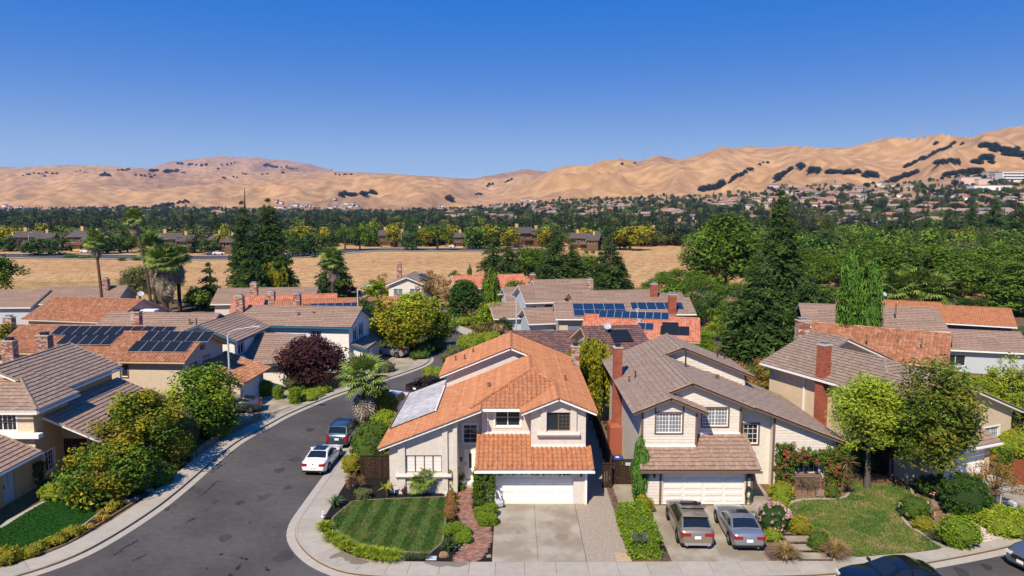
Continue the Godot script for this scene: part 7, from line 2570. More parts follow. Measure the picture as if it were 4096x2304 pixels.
	for i in 48:
		var px := rng.randf_range(2560,4150)
		var r := rng.randf_range(112,235)
		if px < 2760 and r > 150: continue
		var at := Vector3((px - 2048.0)/FAR_F*r,0,-r)
		if r < 130 and px > 3350: continue
		shrub("thicket_bush",["grey-green","yellow-green","dry rusty","leafy green"][i % 4] + " bush of the thicket behind the roofs",at,ball(rng.randf_range(1.5,3.2),rng.randf_range(1.8,3.8)),["olive","lime","rust","green"][i % 4],0.55,0.42,"thicket bushes behind the roofs")
	# rusty shrubs between cream and beige houses
	g = "rusty shrubs between the houses"
	for p in [[17.5,-63,2.2,4.0],[20.2,-65,2.4,4.4],[22.0,-62.0,1.6,3.4],[19.0,-61.0,1.6,3.0],[15.8,-66,1.8,3.6],[23.5,-66.5,1.8,4.2]]: tree("rusty_shrub","tall rusty-leaved shrub between cream and beige houses",{"at": V(p[0],p[1]),"h": p[3],"r": p[2]},"round","rust",46,0.08,g,"leaf","amber")
	for p in [[20.8,-58.8,1.3,2.2],[22.5,-60.5,1.4,2.6],[18.7,-59.2,1.0,1.6]]: shrub("dark_shrub","dark leafy shrub behind the cream house wing",V(p[0],p[1]),ball(p[2],p[3]),"deep",0.8,0.18,"dark shrubs behind the cream wing")
	shrub("olive_bush","round grey-green bush below the tallest redwood",G(3265,1345),ball(1.8,3.0),"olive",0.8,0.2)
	shrub("light_bush","yellow-green bush below the tallest redwood",G(3195,1375),ball(1.2,2.4),"lime",0.8,0.2)
	# twisted junipers on the far side of the beige house
	g = "twisted junipers behind the beige house"
	for p in [[38.5,-57.5,2.1,4.8],[41.5,-58.0,2.4,6.2],[44.5,-57.0,2.4,5.2],[40.0,-54.6,2.0,4.2],[43.4,-54.0,2.2,4.4],[47.0,-58.5,2.2,5.6],[37.2,-59.5,1.0,5.6]]: tree("twisted_juniper","bright twisted juniper with upswept tips",{"at": V(p[0],p[1]),"h": p[3],"r": p[2]},"sparse","lime",95,0.1,g,"needle","",0.14)
	for p in [[38.0,-52.3,1.1,1.8],[40.5,-51.2,1.3,2.0],[43.0,-50.0,1.4,2.2],[45.5,-51.5,1.4,2.6]]: shrub("side_shrub","dry mixed shrub beside the beige house fence",V(p[0],p[1]),ball(p[2],p[3]),"amber",0.8,0.18,"shrubs beside the beige house fence")
	for p in [[56.5,-104,7.2],[59.5,-104.5,7.6],[61.5,-103.0,7.0]]: palm("garden_palm","fan palm above the long clay roof",V(p[0],p[1]),p[2] - 1.0,0.3,40,1.7,PALMY,false,12,"fan palms above the long clay roof")
	tree("dark_pine","dark rounded pine beyond the long clay roof",spot(4060,1260,1030,220),"pine","pine",150,0.2,"","needle")
	for p in [[3860,1235,1195,90],[3930,1232,1195,80]]: tree("yard_tree","low dark tree at the end of the long clay roof",spot(p[0],p[1],p[2],p[3]),"round","deep",30,0.05,"low trees by the long clay roof")
	fence("weathered plank fence beside the beige house",[V(38.2,-51.8),V(44,-48.0)],1.7)
	fence("dark plank fence beside the low shuttered wing",[V(-10.4,-47.0),V(-8.0,-47.0)],1.6,null,"",false)
	fence("dark plank gate panel beside the stamped driveway",[V(5.95,-45.3),V(6.6,-45.3)],1.68,null,"",false)
	fence("brown plank gate beside the blue and green bins",[V(6.75,-45.9),V(8.2,-45.9)],1.72,null,"",false)
	fence("brown plank fence under the low brown wing eave",[V(22.0,-52.5),V(26.2,-47.6)],1.8)
	fence("long plank fence between the front houses",[V(6.7,-46.0),V(7.0,-60)],1.7)
# ---------- vehicles: local axes,+z is the front,wheels on y = 0 ----------
func grid_skin(mb: MB,rows: Array) -> void:
	# smooth skin over a grid of points
	var nr := rows.size()
	var nc: int = rows[0].size()
	var nor := []
	for i in nr:
		var line := []
		for k in nc:
			var a: Vector3 = rows[mini(i + 1,nr - 1)][k] - rows[maxi(i - 1,0)][k]
			var b: Vector3 = rows[i][mini(k + 1,nc - 1)] - rows[i][maxi(k - 1,0)]
			line.append(b.cross(a).normalized())
		nor.append(line)
	for i in nr - 1:
		for k in nc - 1:
			mb.trin(rows[i][k],rows[i][k + 1],rows[i + 1][k + 1],nor[i][k],nor[i][k + 1],nor[i + 1][k + 1])
			mb.trin(rows[i][k],rows[i + 1][k + 1],rows[i + 1][k],nor[i][k],nor[i + 1][k + 1],nor[i + 1][k])
func carpaint(key: String,c: Color,metal := 0.3,rough := 0.25) -> StandardMaterial3D:
	var m := mat(key,c,rough)
	m.metallic = metal
	m.metallic_specular = 0.5
	m.clearcoat_enabled = true; m.clearcoat = 0.8; m.clearcoat_roughness = 0.06
	return m
# o: len,w,h,belt (front,rear),hood z,cabin points,style flags
func car(called: String,label: String,at: Vector3,heading: Vector3,paint: Material,o: Dictionary) -> Node3D:
	var t := thing(called,label,o.get("cat","car"),at,atan2(heading.x,heading.z),o.get("group",""))
	var Ln: float = o.len
	var W: float = o.w*0.5
	var Ht: float = o.h
	var hz := Ln*0.5
	var bf: float = o.belt_f    # bonnet height at the windscreen
	var br: float = o.belt_r    # boot/tail height
	var nose: float = o.get("nose",bf - 0.22)
	var y0: float = o.get("clear",0.22)
	var ws0: float = o.ws0      # windscreen foot
	var ws1: float = o.ws1      # windscreen head
	var rw1: float = o.rw1      # rear screen head
	var rw0: float = o.rw0      # rear screen foot
	# body shell
	var st := [[-hz,br - 0.30,0.80],[-hz + 0.06,br - 0.06,0.90],[-hz + 0.25,br,0.96],[rw0,br + 0.01,0.985],[lerpf(rw0,ws0,0.3),lerpf(br,bf,0.3) + 0.02,1.0],[lerpf(rw0,ws0,0.7),lerpf(br,bf,0.7) + 0.01,1.0],[ws0,bf,0.99],[lerpf(ws0,hz,0.45),bf - 0.04,0.97],[hz - 0.35,nose + 0.08,0.93],[hz - 0.1,nose,0.85],[hz,nose - 0.2,0.74]]
	var rows := []
	for s in st:
		var z: float = s[0]
		var top: float = s[1]
		var w: float = W*s[2]
		var yb := y0 + (0.12 if absf(z) > hz - 0.08 else 0.0)
		var line := []
		for p in [[-0.80,yb],[-0.97,yb + 0.06],[-1.0,lerpf(yb,top,0.45)],[-0.985,top - 0.14],[-0.93,top - 0.03],[-0.80,top],[-0.4,top + 0.025],[0.0,top + 0.035],[0.4,top + 0.025],[0.80,top],[0.93,top - 0.03],[0.985,top - 0.14],[1.0,lerpf(yb,top,0.45)],[0.97,yb + 0.06],[0.80,yb]]:
			line.append(Vector3(p[0]*w,p[1],z))
		rows.append(line)
	var mb := MB.new()
	grid_skin(mb,rows)
	for e in [0,st.size() - 1]:
		var l: Array = rows[e]
		for k in range(1,l.size() - 1):
			if e == 0: mb.tri(l[0],l[k + 1],l[k])
			else: mb.tri(l[0],l[k],l[k + 1])
	var l0 := MB.new()
	part("body",mb,paint,t,false)
	l0.box(Vector3(-W*0.9,y0 - 0.03,-hz + 0.15),Vector3(W*0.9,y0 + 0.1,hz - 0.15))
	part("underbody",l0,M.black,t,false)
	# cabin
	var wb: float = W*0.93
	var wr: float = W*o.get("tumble",0.70)
	var yr := Ht
	var cab := [[rw0 - 0.02,br - 0.02,wb,br + 0.0,wb*0.95],[rw1,br - 0.02,wb,yr - 0.03,wr],[lerpf(rw1,ws1,0.5),bf - 0.02,wb,yr,wr],[ws1,bf - 0.03,wb,yr - 0.05,wr],[ws0 + 0.02,bf - 0.04,wb,bf + 0.0,wb*0.95]]
	rows = []
	for s in cab:
		var line := []
		for p in [[-1.0,0.0],[-1.0,1.0],[-0.6,1.0],[0.0,1.0],[0.6,1.0],[1.0,1.0],[1.0,0.0]]:
			var up: float = p[1]
			var wd: float = s[2] if up < 0.5 else s[4]
			line.append(Vector3(p[0]*wd,lerpf(s[1],s[3],up) + (0.035 if absf(p[0]) < 0.5 and up > 0.5 else (0.02 if absf(p[0]) < 0.9 and up > 0.5 else 0.0)),s[0]))
		rows.append(line)
	mb = MB.new()
	for i in rows.size() - 1:
		for k in 6: mb.quad(rows[i][k],rows[i][k + 1],rows[i + 1][k + 1],rows[i + 1][k])
	part("cabin",mb,paint,t,false)
	# glazing,a little proud of the cabin
	var glass: Material = M.car_glass
	var screen := func(called_: String,lo: Array,hi: Array) -> void:
		var m := MB.new()
		for q in 4:
			for k in range(1,5):
				var v := []
				for e in [[k,q],[k + 1,q],[k + 1,q + 1],[k,q + 1]]:
					var f := lerpf(0.12,0.93,e[1]/4.0)
					var pa: Vector3 = lo[e[0]]
					var pb: Vector3 = hi[e[0]]
					var pp := pa.lerp(pb,f)
					pp.x *= 0.9
					v.append(pp)
				var nn: Vector3 = (v[1] - v[0]).cross(v[3] - v[0]).normalized()
				if nn.y < 0: nn = -nn
				for e in 4: v[e] += nn*0.014
				if (v[1] - v[0]).cross(v[3] - v[0]).y > 0: m.quad(v[0],v[1],v[2],v[3])
				else: m.quad(v[3],v[2],v[1],v[0])
		part(called_,m,glass,t,false)
	var R: Array = rows
	screen.call("rear_window",R[0],R[1])
	screen.call("windscreen",R[4],R[3])
	for s in [1,5]:
		var nd: int = o.get("doors",2)
		var zs := [rw0 + 0.12 if not o.has("wagon") else rw1 + 0.0,lerpf(rw1,ws1,0.46),ws0 - 0.1] if nd == 2 else [rw0 + 0.15,ws0 - 0.1]
		if o.has("wagon"): zs = [rw1 + 0.05,lerpf(rw1,ws1,0.27),lerpf(rw1,ws1,0.62),ws0 - 0.12]
		for j in zs.size() - 1:
			var za: float = zs[j]
			var zb: float = zs[j + 1]
			var pt := func(z: float,up: float) -> Vector3:
				var ty: float
				if z < rw1: ty = lerpf(br,yr - 0.03,clampf((z - rw0)/(rw1 - rw0),0,1))
				elif z > ws1: ty = lerpf(yr - 0.05,bf,clampf((z - ws1)/(ws0 - ws1),0,1))
				else: ty = yr - 0.02
				var bt := lerpf(br,bf,clampf((z - rw0)/(ws0 - rw0),0,1))
				var y := lerpf(bt + 0.05,maxf(ty - 0.07,bt + 0.06),up)
				var wd := lerpf(wb,wr,clampf((y - bt)/(yr - bt),0,1))
				return Vector3((wd + 0.014)*(1 if s == 5 else -1),y,z)
			var m := MB.new()
			var n := 5
			for q in n:
				var z0 := lerpf(za + 0.04,zb - 0.03,q/float(n))
				var z1 := lerpf(za + 0.04,zb - 0.03,(q + 1)/float(n))
				var a: Vector3 = pt.call(z0,0.0)
				var b: Vector3 = pt.call(z1,0.0)
				var c: Vector3 = pt.call(z1,1.0)
				var d: Vector3 = pt.call(z0,1.0)
				if s == 5: m.quad(b,a,d,c)
				else: m.quad(a,b,c,d)
			part("side_window",m,glass,t,false)
	# wheels
	var wrad: float = o.get("wheel",0.34)
	var tyre := MB.new()
	var prof := [[wrad*0.62,-0.11],[wrad*0.94,-0.11],[wrad,-0.07],[wrad,0.07],[wrad*0.94,0.11],[wrad*0.62,0.11],[wrad*0.62,-0.11]]
	tyre.lathe(Vector3.ZERO,prof,18)
	var rim := MB.new()
	rim.col = o.get("rim_tint",Color.WHITE)
	for i in 5:
		var a := TAU*i/5
		rim.cbox(Vector3(cos(a),0,sin(a))*wrad*0.33 + UP*0.085,Vector3(wrad*0.6,0.03,wrad*0.2),Basis(UP,-a))
	rim.lathe(Vector3.ZERO,[[wrad*0.52,0.05],[wrad*0.62,0.10],[wrad*0.66,0.112]],18)
	rim.lathe(Vector3.ZERO,[[0.0,0.105],[0.06,0.10],[0.06,0.05]],10)
	var hub := MB.new()
	hub.lathe(Vector3.ZERO,[[wrad*0.62,0.04],[0.0,0.041]],14)
	var arch := MB.new()
	arch.lathe(Vector3.ZERO,[[wrad*1.16,0.0],[wrad*1.16,0.012],[0.0,0.013]],18)
	var tm := tyre.mesh()
	var rm := rim.mesh()
	var hm := hub.mesh()
	var am := arch.mesh()
	for z in [o.get("wz_r",-Ln*0.30),o.get("wz_f",Ln*0.295)]:
		for s in [-1.0,1.0]:
			var B := Basis(Vector3(0,0,1),-PI*0.5*s)
			inst("wheel_arch",am,M.black,t,Transform3D(B,Vector3((W*0.985)*s,wrad + 0.03,z)))
			var w := inst("wheel",tm,M.rubber,t,Transform3D(B,Vector3((W - 0.10)*s,wrad,z)))
			inst("rim",rm,M.rim,w)
			inst("brake",hm,M.iron,w)
	# lights,plates,mirrors
	for s in [-1.0,1.0]:
		mb = MB.new()
		var tl: Vector3 = o.get("tail",Vector3(0.36,0.16,0.62))
		mb.cbox(Vector3(W*tl.z*s,br - 0.2 - o.get("tail_drop",0.0),-hz + 0.03),Vector3(tl.x,tl.y,0.12))
		mb.cbox(Vector3(W*0.88*s,br - 0.19 - o.get("tail_drop",0.0),-hz + 0.16),Vector3(0.12,tl.y,0.26))
		part("taillight",mb,M.taillight,t,false)
		mb = MB.new()
		mb.cbox(Vector3(W*0.66*s,nose - 0.1,hz - 0.09),Vector3(0.36,0.14,0.2))
		part("headlight",mb,M.headlight,t,false)
		mb = MB.new()
		mb.cbox(Vector3((W + 0.08)*s,bf + 0.1,ws0 - 0.28),Vector3(0.2,0.13,0.1))
		part("mirror",mb,paint,t,false)
	mb = MB.new()
	mb.cbox(Vector3(0,br - 0.36 - o.get("plate_drop",0.0),-hz - 0.005),Vector3(0.34,0.16,0.03))
	part("number_plate",mb,M.white,t,false)
	mb = MB.new()
	mb.cbox(Vector3(0,y0 + 0.13,-hz - 0.02),Vector3(W*1.5,0.1,0.05))
	part("bumper_strip",mb,o.get("strip",M.black),t,false)
	mb = MB.new()
	mb.cbox(Vector3(0,nose - 0.22,hz - 0.02),Vector3(W*1.0,0.22,0.05))
	mb.cbox(Vector3(0,y0 + 0.1,hz - 0.04),Vector3(W*1.3,0.1,0.06))
	part("grille",mb,M.black,t,false)
	if o.has("front_plate"):
		mb = MB.new()
		mb.cbox(Vector3(0,nose - 0.36,hz + 0.01),Vector3(0.34,0.16,0.03))
		part("number_plate",mb,M.white,t,false)
	if o.has("rails"):
		for s in [-1.0,1.0]:
			mb = MB.new()
			mb.tube([Vector3(wr*0.92*s,yr + 0.0,rw1 + 0.05),Vector3(wr*0.92*s,yr + 0.07,rw1 + 0.3),Vector3(wr*0.92*s,yr + 0.07,ws1 - 0.3),Vector3(wr*0.92*s,yr,ws1 - 0.05)],[0.025,0.025,0.025,0.025],6)
			part("roof_rail",mb,o.rails,t,false)
	if o.has("crossbars"):
		for z in [lerpf(rw1,ws1,0.3),lerpf(rw1,ws1,0.72)]:
			mb = MB.new()
			mb.box(Vector3(-wr*0.95,yr + 0.06,z - 0.05),Vector3(wr*0.95,yr + 0.10,z + 0.05))
			part("crossbar",mb,M.black,t,false)
	if o.has("sunroof"):
		mb = MB.new()
		var zz: Array = o.sunroof
		mb.box(Vector3(-wr*0.7,yr + 0.01,zz[0]),Vector3(wr*0.7,yr + 0.045,zz[1]))
		part("sunroof",mb,glass,t,false)
	if o.has("spoiler"):
		mb = MB.new()
		mb.bevbox(Vector3(-wr*1.02,yr - 0.05,rw1 - 0.3),Vector3(wr*1.02,yr + 0.01,rw1 + 0.05),0.02)
		part("spoiler",mb,paint,t,false)
	if o.has("exhaust"):
		for s in o.exhaust:
			mb = MB.new()
			mb.tube([Vector3(s*W*0.6,y0 + 0.06,-hz - 0.04),Vector3(s*W*0.6,y0 + 0.06,-hz + 0.1)],[0.05,0.05],8)
			part("exhaust_tip",mb,M.chrome,t,false)
	if o.has("fin"):
		mb = MB.new()
		mb.bevbox(Vector3(-0.03,yr + 0.02,rw1 + 0.1),Vector3(0.03,yr + 0.1,rw1 + 0.28),0.025)
		part("antenna",mb,paint,t,false)
	if o.has("badge"):
		mb = MB.new()
		mb.tube([Vector3(0,br - 0.13,-hz - 0.02),Vector3(0,br - 0.13,-hz + 0.06)],[0.05,0.05],10)
		part("badge",mb,M.chrome,t,false)
	return t
func build_cars() -> void:
	mat("car_glass",Color(0.010,0.014,0.018),0.05)
	M.car_glass.metallic_specular = 0.6
	var back := Vector3(0,0,-1)
	car("beige_suv","champagne crossover parked on the driveway beside the box hedge",Vector3(10.12,0.02,-39.08),Vector3(0.03,0,-1),carpaint("champagne",Color(0.30,0.265,0.21),0.55,0.28),{"len": 4.85,"w": 1.9,"h": 1.66,"belt_f": 1.06,"belt_r": 1.08,"ws0": 0.95,"ws1": 0.2,"rw1": -1.5,"rw0": -2.18,"wheel": 0.37,"wagon": true,"rails": M.metal,"sunroof": [-0.35,0.15],"crossbars": true,"spoiler": true,"tail": Vector3(0.5,0.15,0.66),"exhaust": [-1.0,1.0],"fin": true,"badge": true,"tumble": 0.72,"rim_tint": Color(0.4,0.4,0.4),"strip": M.metal})
	car("silver_coupe","silver-grey coupe parked beside the pink flowering bush",Vector3(12.86,0.02,-38.75),Vector3(0.03,0,-1),carpaint("silver_blue",Color(0.30,0.32,0.345),0.6,0.26),{"len": 4.64,"w": 1.83,"h": 1.37,"belt_f": 0.95,"belt_r": 1.0,"ws0": 0.75,"ws1": 0.0,"rw1": -0.95,"rw0": -1.65,"wheel": 0.34,"doors": 1,"sunroof": [-0.45,0.0],"tail": Vector3(0.42,0.14,0.64),"exhaust": [-0.8],"fin": true,"badge": true,"tumble": 0.70})
	car("white_coupe","white coupe with dark glass roof parked at the kerb",Vector3(-13.72,-0.12,-50.0),Vector3(0.06,0,-1),carpaint("pearl",Color(0.74,0.74,0.75),0.0,0.25),{"len": 4.58,"w": 1.77,"h": 1.39,"belt_f": 0.95,"belt_r": 1.0,"ws0": 0.75,"ws1": 0.05,"rw1": -0.9,"rw0": -1.6,"wheel": 0.33,"doors": 1,"sunroof": [-0.9,0.0],"tail": Vector3(0.34,0.17,0.68),"badge": true,"tumble": 0.70,"exhaust": [-1.0,1.0]})
	car("blue_suv","dark teal-blue boxy car with roof rails at the kerb",Vector3(-13.35,-0.12,-55.55),Vector3(0.10,0,-1),carpaint("teal_blue",Color(0.045,0.085,0.12),0.4,0.25),{"len": 4.44,"w": 1.8,"h": 1.70,"belt_f": 1.08,"belt_r": 1.12,"ws0": 0.95,"ws1": 0.35,"rw1": -1.85,"rw0": -2.1,"wheel": 0.35,"wagon": true,"rails": M.black,"tail": Vector3(0.22,0.36,0.80),"tail_drop": 0.08,"tumble": 0.80,"sunroof": [-0.4,0.1]})
	var cv := car("silver_suv","silver boxy car with spare wheel under the yellow-green tree",Vector3(-15.0,0.03,-87.4),Vector3(-0.88,0,-0.45),carpaint("silver",Color(0.42,0.43,0.45),0.5,0.3),{"len": 4.5,"w": 1.75,"h": 1.68,"belt_f": 1.05,"belt_r": 1.05,"ws0": 0.85,"ws1": 0.3,"rw1": -1.9,"rw0": -2.1,"wheel": 0.34,"wagon": true,"rails": M.black,"tail": Vector3(0.16,0.6,0.86),"tail_drop": -0.25,"tumble": 0.82})
	var mb := MB.new()
	mb.lathe(Vector3.ZERO,[[0.0,-0.08],[0.3,-0.08],[0.33,0.0],[0.3,0.09],[0.0,0.1]],16)
	inst("spare_wheel",mb.mesh(),M.metal,cv,Transform3D(Basis(Vector3.RIGHT,-PI*0.5),Vector3(0,0.85,-2.32)))
	car("grey_sedan","dark grey smooth sedan on the driveway behind leafy trees",Vector3(-25.2,0.03,-62.9),Vector3(-0.96,0,0.25),carpaint("graphite",Color(0.085,0.095,0.11),0.5,0.22),{"len": 4.69,"w": 1.85,"h": 1.44,"belt_f": 0.98,"belt_r": 1.08,"ws0": 0.95,"ws1": 0.05,"rw1": -0.9,"rw0": -1.9,"wheel": 0.35,"tail": Vector3(0.36,0.12,0.66)})
	car("black_sedan","glossy black sedan parked at the curving front kerb",Vector3(18.45,-0.12,-33.0),Vector3(-1,0,0.09),carpaint("jet",Color(0.008,0.009,0.013),0.3,0.18),{"len": 4.66,"w": 1.8,"h": 1.43,"belt_f": 0.97,"belt_r": 1.05,"ws0": 0.75,"ws1": -0.1,"rw1": -1.15,"rw0": -1.85,"wheel": 0.34,"tail": Vector3(0.34,0.12,0.68),"tumble": 0.68,"exhaust": [-1.0,1.0]})
	car("blue_grey_suv","blue-grey car at the kerb facing the black sedan",Vector3(28.35,-0.12,-35.45),Vector3(-0.95,0,0.32),carpaint("blue_grey",Color(0.13,0.15,0.18),0.5,0.25),{"len": 4.8,"w": 1.93,"h": 1.72,"belt_f": 1.10,"belt_r": 1.12,"ws0": 0.95,"ws1": 0.25,"rw1": -1.8,"rw0": -2.2,"wheel": 0.37,"wagon": true,"rails": M.black,"front_plate": true,"tumble": 0.76})
	car("light_blue_car","pale blue-white car on the side street behind the junipers",G(4045,1432),Vector3(-0.7,0,0.3),carpaint("pale_car",Color(0.36,0.42,0.47),0.4,0.3),{"len": 4.6,"w": 1.8,"h": 1.45,"belt_f": 0.98,"belt_r": 1.02,"ws0": 0.8,"ws1": 0.05,"rw1": -1.0,"rw0": -1.8})
	var far := {"len": 4.6,"w": 1.8,"h": 1.5,"belt_f": 1.0,"belt_r": 1.04,"ws0": 0.8,"ws1": 0.1,"rw1": -1.2,"rw0": -1.9,"group": "cars parked along the far road"}
	var fc: Node3D = null
	for p in [[345,1011,1],[680,1015,0],[850,1019,0],[875,1019,1],[1490,984,1],[1540,987,0],[1535,981,1],[1205,1006,0],[1225,1005,1],[1850,990,0],[1815,991,1]]:
		if fc == null: fc = car("far_car","small parked car on the road beyond the dry field",G(p[0],p[1]),Vector3(1,0,0.1),M.pearl,far)
		else:
			var c := copy(fc,G(p[0],p[1]),rng.randf_range(1.2,1.9))
			if p[2] == 0:
				for k in c.get_children():
					if String(k.name) in ["body","cabin"]: (k as MeshInstance3D).material_override = M.graphite
	# work truck,worker,debris trailer
	truck()
func truck() -> void:
	var dirv := Vector3(0.42,0,-0.9).normalized()
	var at := Vector3(-10.9,-0.12,-63.2)
	var t := thing("work_truck","white pickup truck with black stake sides behind the palm","truck",at,atan2(dirv.x,dirv.z))
	var mb := MB.new()
	mb.bevbox(Vector3(-0.98,0.45,0.9),Vector3(0.98,1.15,3.0),0.12)
	part("hood",mb,M.pearl,t,false)
	mb = MB.new()
	var pr := [Vector3(0,1.1,-0.75),Vector3(0,1.1,1.25),Vector3(0,1.92,0.55),Vector3(0,1.95,-0.5)]
	for s in [-1.0,1.0]:
		var k := []
		for q: Vector3 in pr: k.append(q + Vector3(s*(0.95 if q.y < 1.5 else 0.80),0,0))
		if s > 0: mb.quad(k[1],k[0],k[3],k[2])
		else: mb.quad(k[0],k[1],k[2],k[3])
	for e in [[0,3],[3,2],[2,1]]:
		var a: Vector3 = pr[e[0]]
		var b: Vector3 = pr[e[1]]
		var wa := 0.95 if a.y < 1.5 else 0.80
		var wbb := 0.95 if b.y < 1.5 else 0.80
		mb.quad(a + Vector3(wa,0,0),a - Vector3(wa,0,0),b - Vector3(wbb,0,0),b + Vector3(wbb,0,0))
	mb.box(Vector3(-0.96,0.45,-0.75),Vector3(0.96,1.1,0.9))
	part("cab",mb,M.pearl,t,false)
	mb = MB.new()
	mb.quad(Vector3(0.74,1.2,-0.745),Vector3(-0.74,1.2,-0.745),Vector3(-0.66,1.82,-0.575),Vector3(0.66,1.82,-0.575))
	part("rear_window",mb,M.car_glass,t,false)
	mb = MB.new()
	mb.quad(Vector3(-0.74,1.2,1.20),Vector3(0.74,1.2,1.20),Vector3(0.66,1.84,0.65),Vector3(-0.66,1.84,0.65))
	part("windscreen",mb,M.car_glass,t,false)
	for s in [-1.0,1.0]:
		mb = MB.new()
		var x0: float = s*0.955
		var x1: float = s*0.835
		if s > 0: mb.quad(Vector3(x0,1.18,1.0),Vector3(x0,1.18,-0.55),Vector3(x1,1.82,-0.42),Vector3(x1,1.82,0.5))
		else: mb.quad(Vector3(x0,1.18,-0.55),Vector3(x0,1.18,1.0),Vector3(x1,1.82,0.5),Vector3(x1,1.82,-0.42))
		part("side_window",mb,M.car_glass,t,false)
		mb = MB.new()
		mb.cbox(Vector3(s*1.1,1.25,0.95),Vector3(0.22,0.24,0.1))
		part("mirror",mb,M.pearl,t,false)
		# stake side
		for k in 4:
			mb = MB.new()
			mb.box(Vector3(s*1.0 - 0.02,0.85,-3.3 + k*0.82),Vector3(s*1.0 + 0.02,1.75,-3.24 + k*0.82))
			part("stake",mb,M.black,t,false)
		for k in 4:
			mb = MB.new()
			mb.box(Vector3(s*1.03 - 0.01,0.92 + k*0.22,-3.3),Vector3(s*1.03 + 0.01,1.06 + k*0.22,-0.8))
			part("slat",mb,M.black,t,false)
	mb = MB.new()
	mb.box(Vector3(-1.05,0.72,-3.35),Vector3(1.05,0.84,-0.78))
	part("bed",mb,M.iron,t,false)
	mb = MB.new()
	mb.box(Vector3(-0.16,1.955,-0.4),Vector3(0.16,2.0,-0.34))
	part("brake_light",mb,M.taillight,t,false)
	var tyre := MB.new()
	tyre.lathe(Vector3.ZERO,[[0.2,-0.13],[0.36,-0.13],[0.39,-0.08],[0.39,0.08],[0.36,0.13],[0.2,0.13]],16)
	for z in [-2.3,1.9]:
		for s in [-1.0,1.0]:
			var w := inst("wheel",tyre.mesh(),M.rubber,t,Transform3D(Basis(Vector3(0,0,1),-PI*0.5*s),Vector3(0.85*s,0.39,z)))
			var rm := MB.new()
			rm.lathe(Vector3.ZERO,[[0.21,0.08],[0.1,0.04],[0.0,0.09]],12)
			inst("rim",rm.mesh(),M.metal,w)
	var B := Basis(UP,atan2(dirv.x,dirv.z))
	var bed := func(p: Vector3) -> Vector3: return at + B*p
	for i in 5:
		var bp: Vector3 = bed.call(Vector3(-0.7 + 0.28*(i % 3),0.84,-2.4 - 0.34*(i/3)))
		var bx := thing("clay_block","orange clay block stacked in the pickup bed","block",bp,0.3*i,"clay blocks in the pickup bed")
		mb = MB.new()
		mb.col = Color(0.50,0.20,0.09)
		mb.bevbox(Vector3(-0.13,0,-0.15),Vector3(0.13,0.36,0.15),0.03)
		part("block_body",mb,M.paint,bx,false)
		mb = MB.new()
		mb.col = Color(0.2,0.09,0.05)
		mb.box(Vector3(-0.05,0.361,-0.06),Vector3(0.05,0.366,0.06))
		part("hole",mb,M.paint,bx,false)
	person(bed.call(Vector3(-0.35,0.84,-1.5)),0.9)
	# traffic cone
	var cn := thing("traffic_marker","red and white striped marker post behind the pickup","traffic marker",G(1490,1598))
	for i in 4:
		mb = MB.new()
		mb.lathe(Vector3(0,0.05 + i*0.24,0),[[0.09 - i*0.012,0.0],[0.08 - i*0.012,0.24],[0.0,0.241]],10)
		part("band",mb,M.white if i % 2 else M.taillight,cn,false)
	mb = MB.new()
	mb.box(Vector3(-0.2,0,-0.2),Vector3(0.2,0.05,0.2))
	part("foot",mb,M.black,cn,false)
	# trailer
	var tp := Vector3(-8.6,-0.12,-70.2)
	var td := Vector3(0.5,0,-0.87).normalized()
	var tr := thing("debris_trailer","black dump trailer heaped with old lumber behind the clay roof","trailer",tp,atan2(td.x,td.z))
	mb = MB.new()
	mb.box(Vector3(-1.1,0.5,-2.0),Vector3(1.1,0.6,2.0))
	part("floor_pan",mb,M.iron,tr,false)
	for q in [[-1.1,-1.04,-2.0,2.0],[1.04,1.1,-2.0,2.0],[-1.04,1.04,-2.0,-1.94],[-1.04,1.04,1.94,2.0]]:
		mb = MB.new()
		mb.box(Vector3(q[0],0.6,q[2]),Vector3(q[1],1.15,q[3]))
		part("side_board",mb,M.black,tr,false)
	for s in [-1.0,1.0]:
		mb = MB.new()
		mb.cbox(Vector3(s*0.8,0.8,-2.03),Vector3(0.25,0.1,0.04))
		part("taillight",mb,M.taillight,tr,false)
		inst("wheel",tyre.mesh(),M.rubber,tr,Transform3D(Basis(Vector3(0,0,1),-PI*0.5*s),Vector3(1.2*s,0.39,-0.2)))
	mb = MB.new()
	mb.cbox(Vector3(0.0,0.85,-2.02),Vector3(0.34,0.17,0.03))
	part("number_plate",mb,M.white,tr,false)
	var TB := Basis(UP,atan2(td.x,td.z))
	for i in 34:
		var lb := thing("old_plank","weathered old plank heaped on the dump trailer","plank",tp + TB*Vector3(rng.randf_range(-0.75,0.75),0.75 + i*0.025,rng.randf_range(-0.8,0.8)),atan2(td.x,td.z) + rng.randf_range(-0.5,0.5),"old planks on the trailer")
		mb = MB.new()
		mb.col = Color.WHITE*rng.randf_range(0.7,3.2)
		mb.cbox(Vector3.ZERO,Vector3(rng.randf_range(0.08,0.2),0.05,rng.randf_range(1.4,2.6)),Basis(Vector3.RIGHT,rng.randf_range(-0.12,0.12)))
		part("timber",mb,M.fence,lb,false)
	# ladder on a second truck further up the street
	var lp := Vector3(-5.2,-0.12,-77.5)
	var lt := thing("ladder_truck","parked work van with orange ladder beyond the trailer","van",lp,atan2(td.x,td.z))
	mb = MB.new()
	mb.bevbox(Vector3(-0.95,0.4,-2.3),Vector3(0.95,1.5,2.2),0.1)
	part("body",mb,M.metal,lt,false)
	mb = MB.new()
	mb.bevbox(Vector3(-0.9,1.5,-0.2),Vector3(0.9,1.6,1.2),0.05)
	part("roof",mb,M.teal,lt,false)
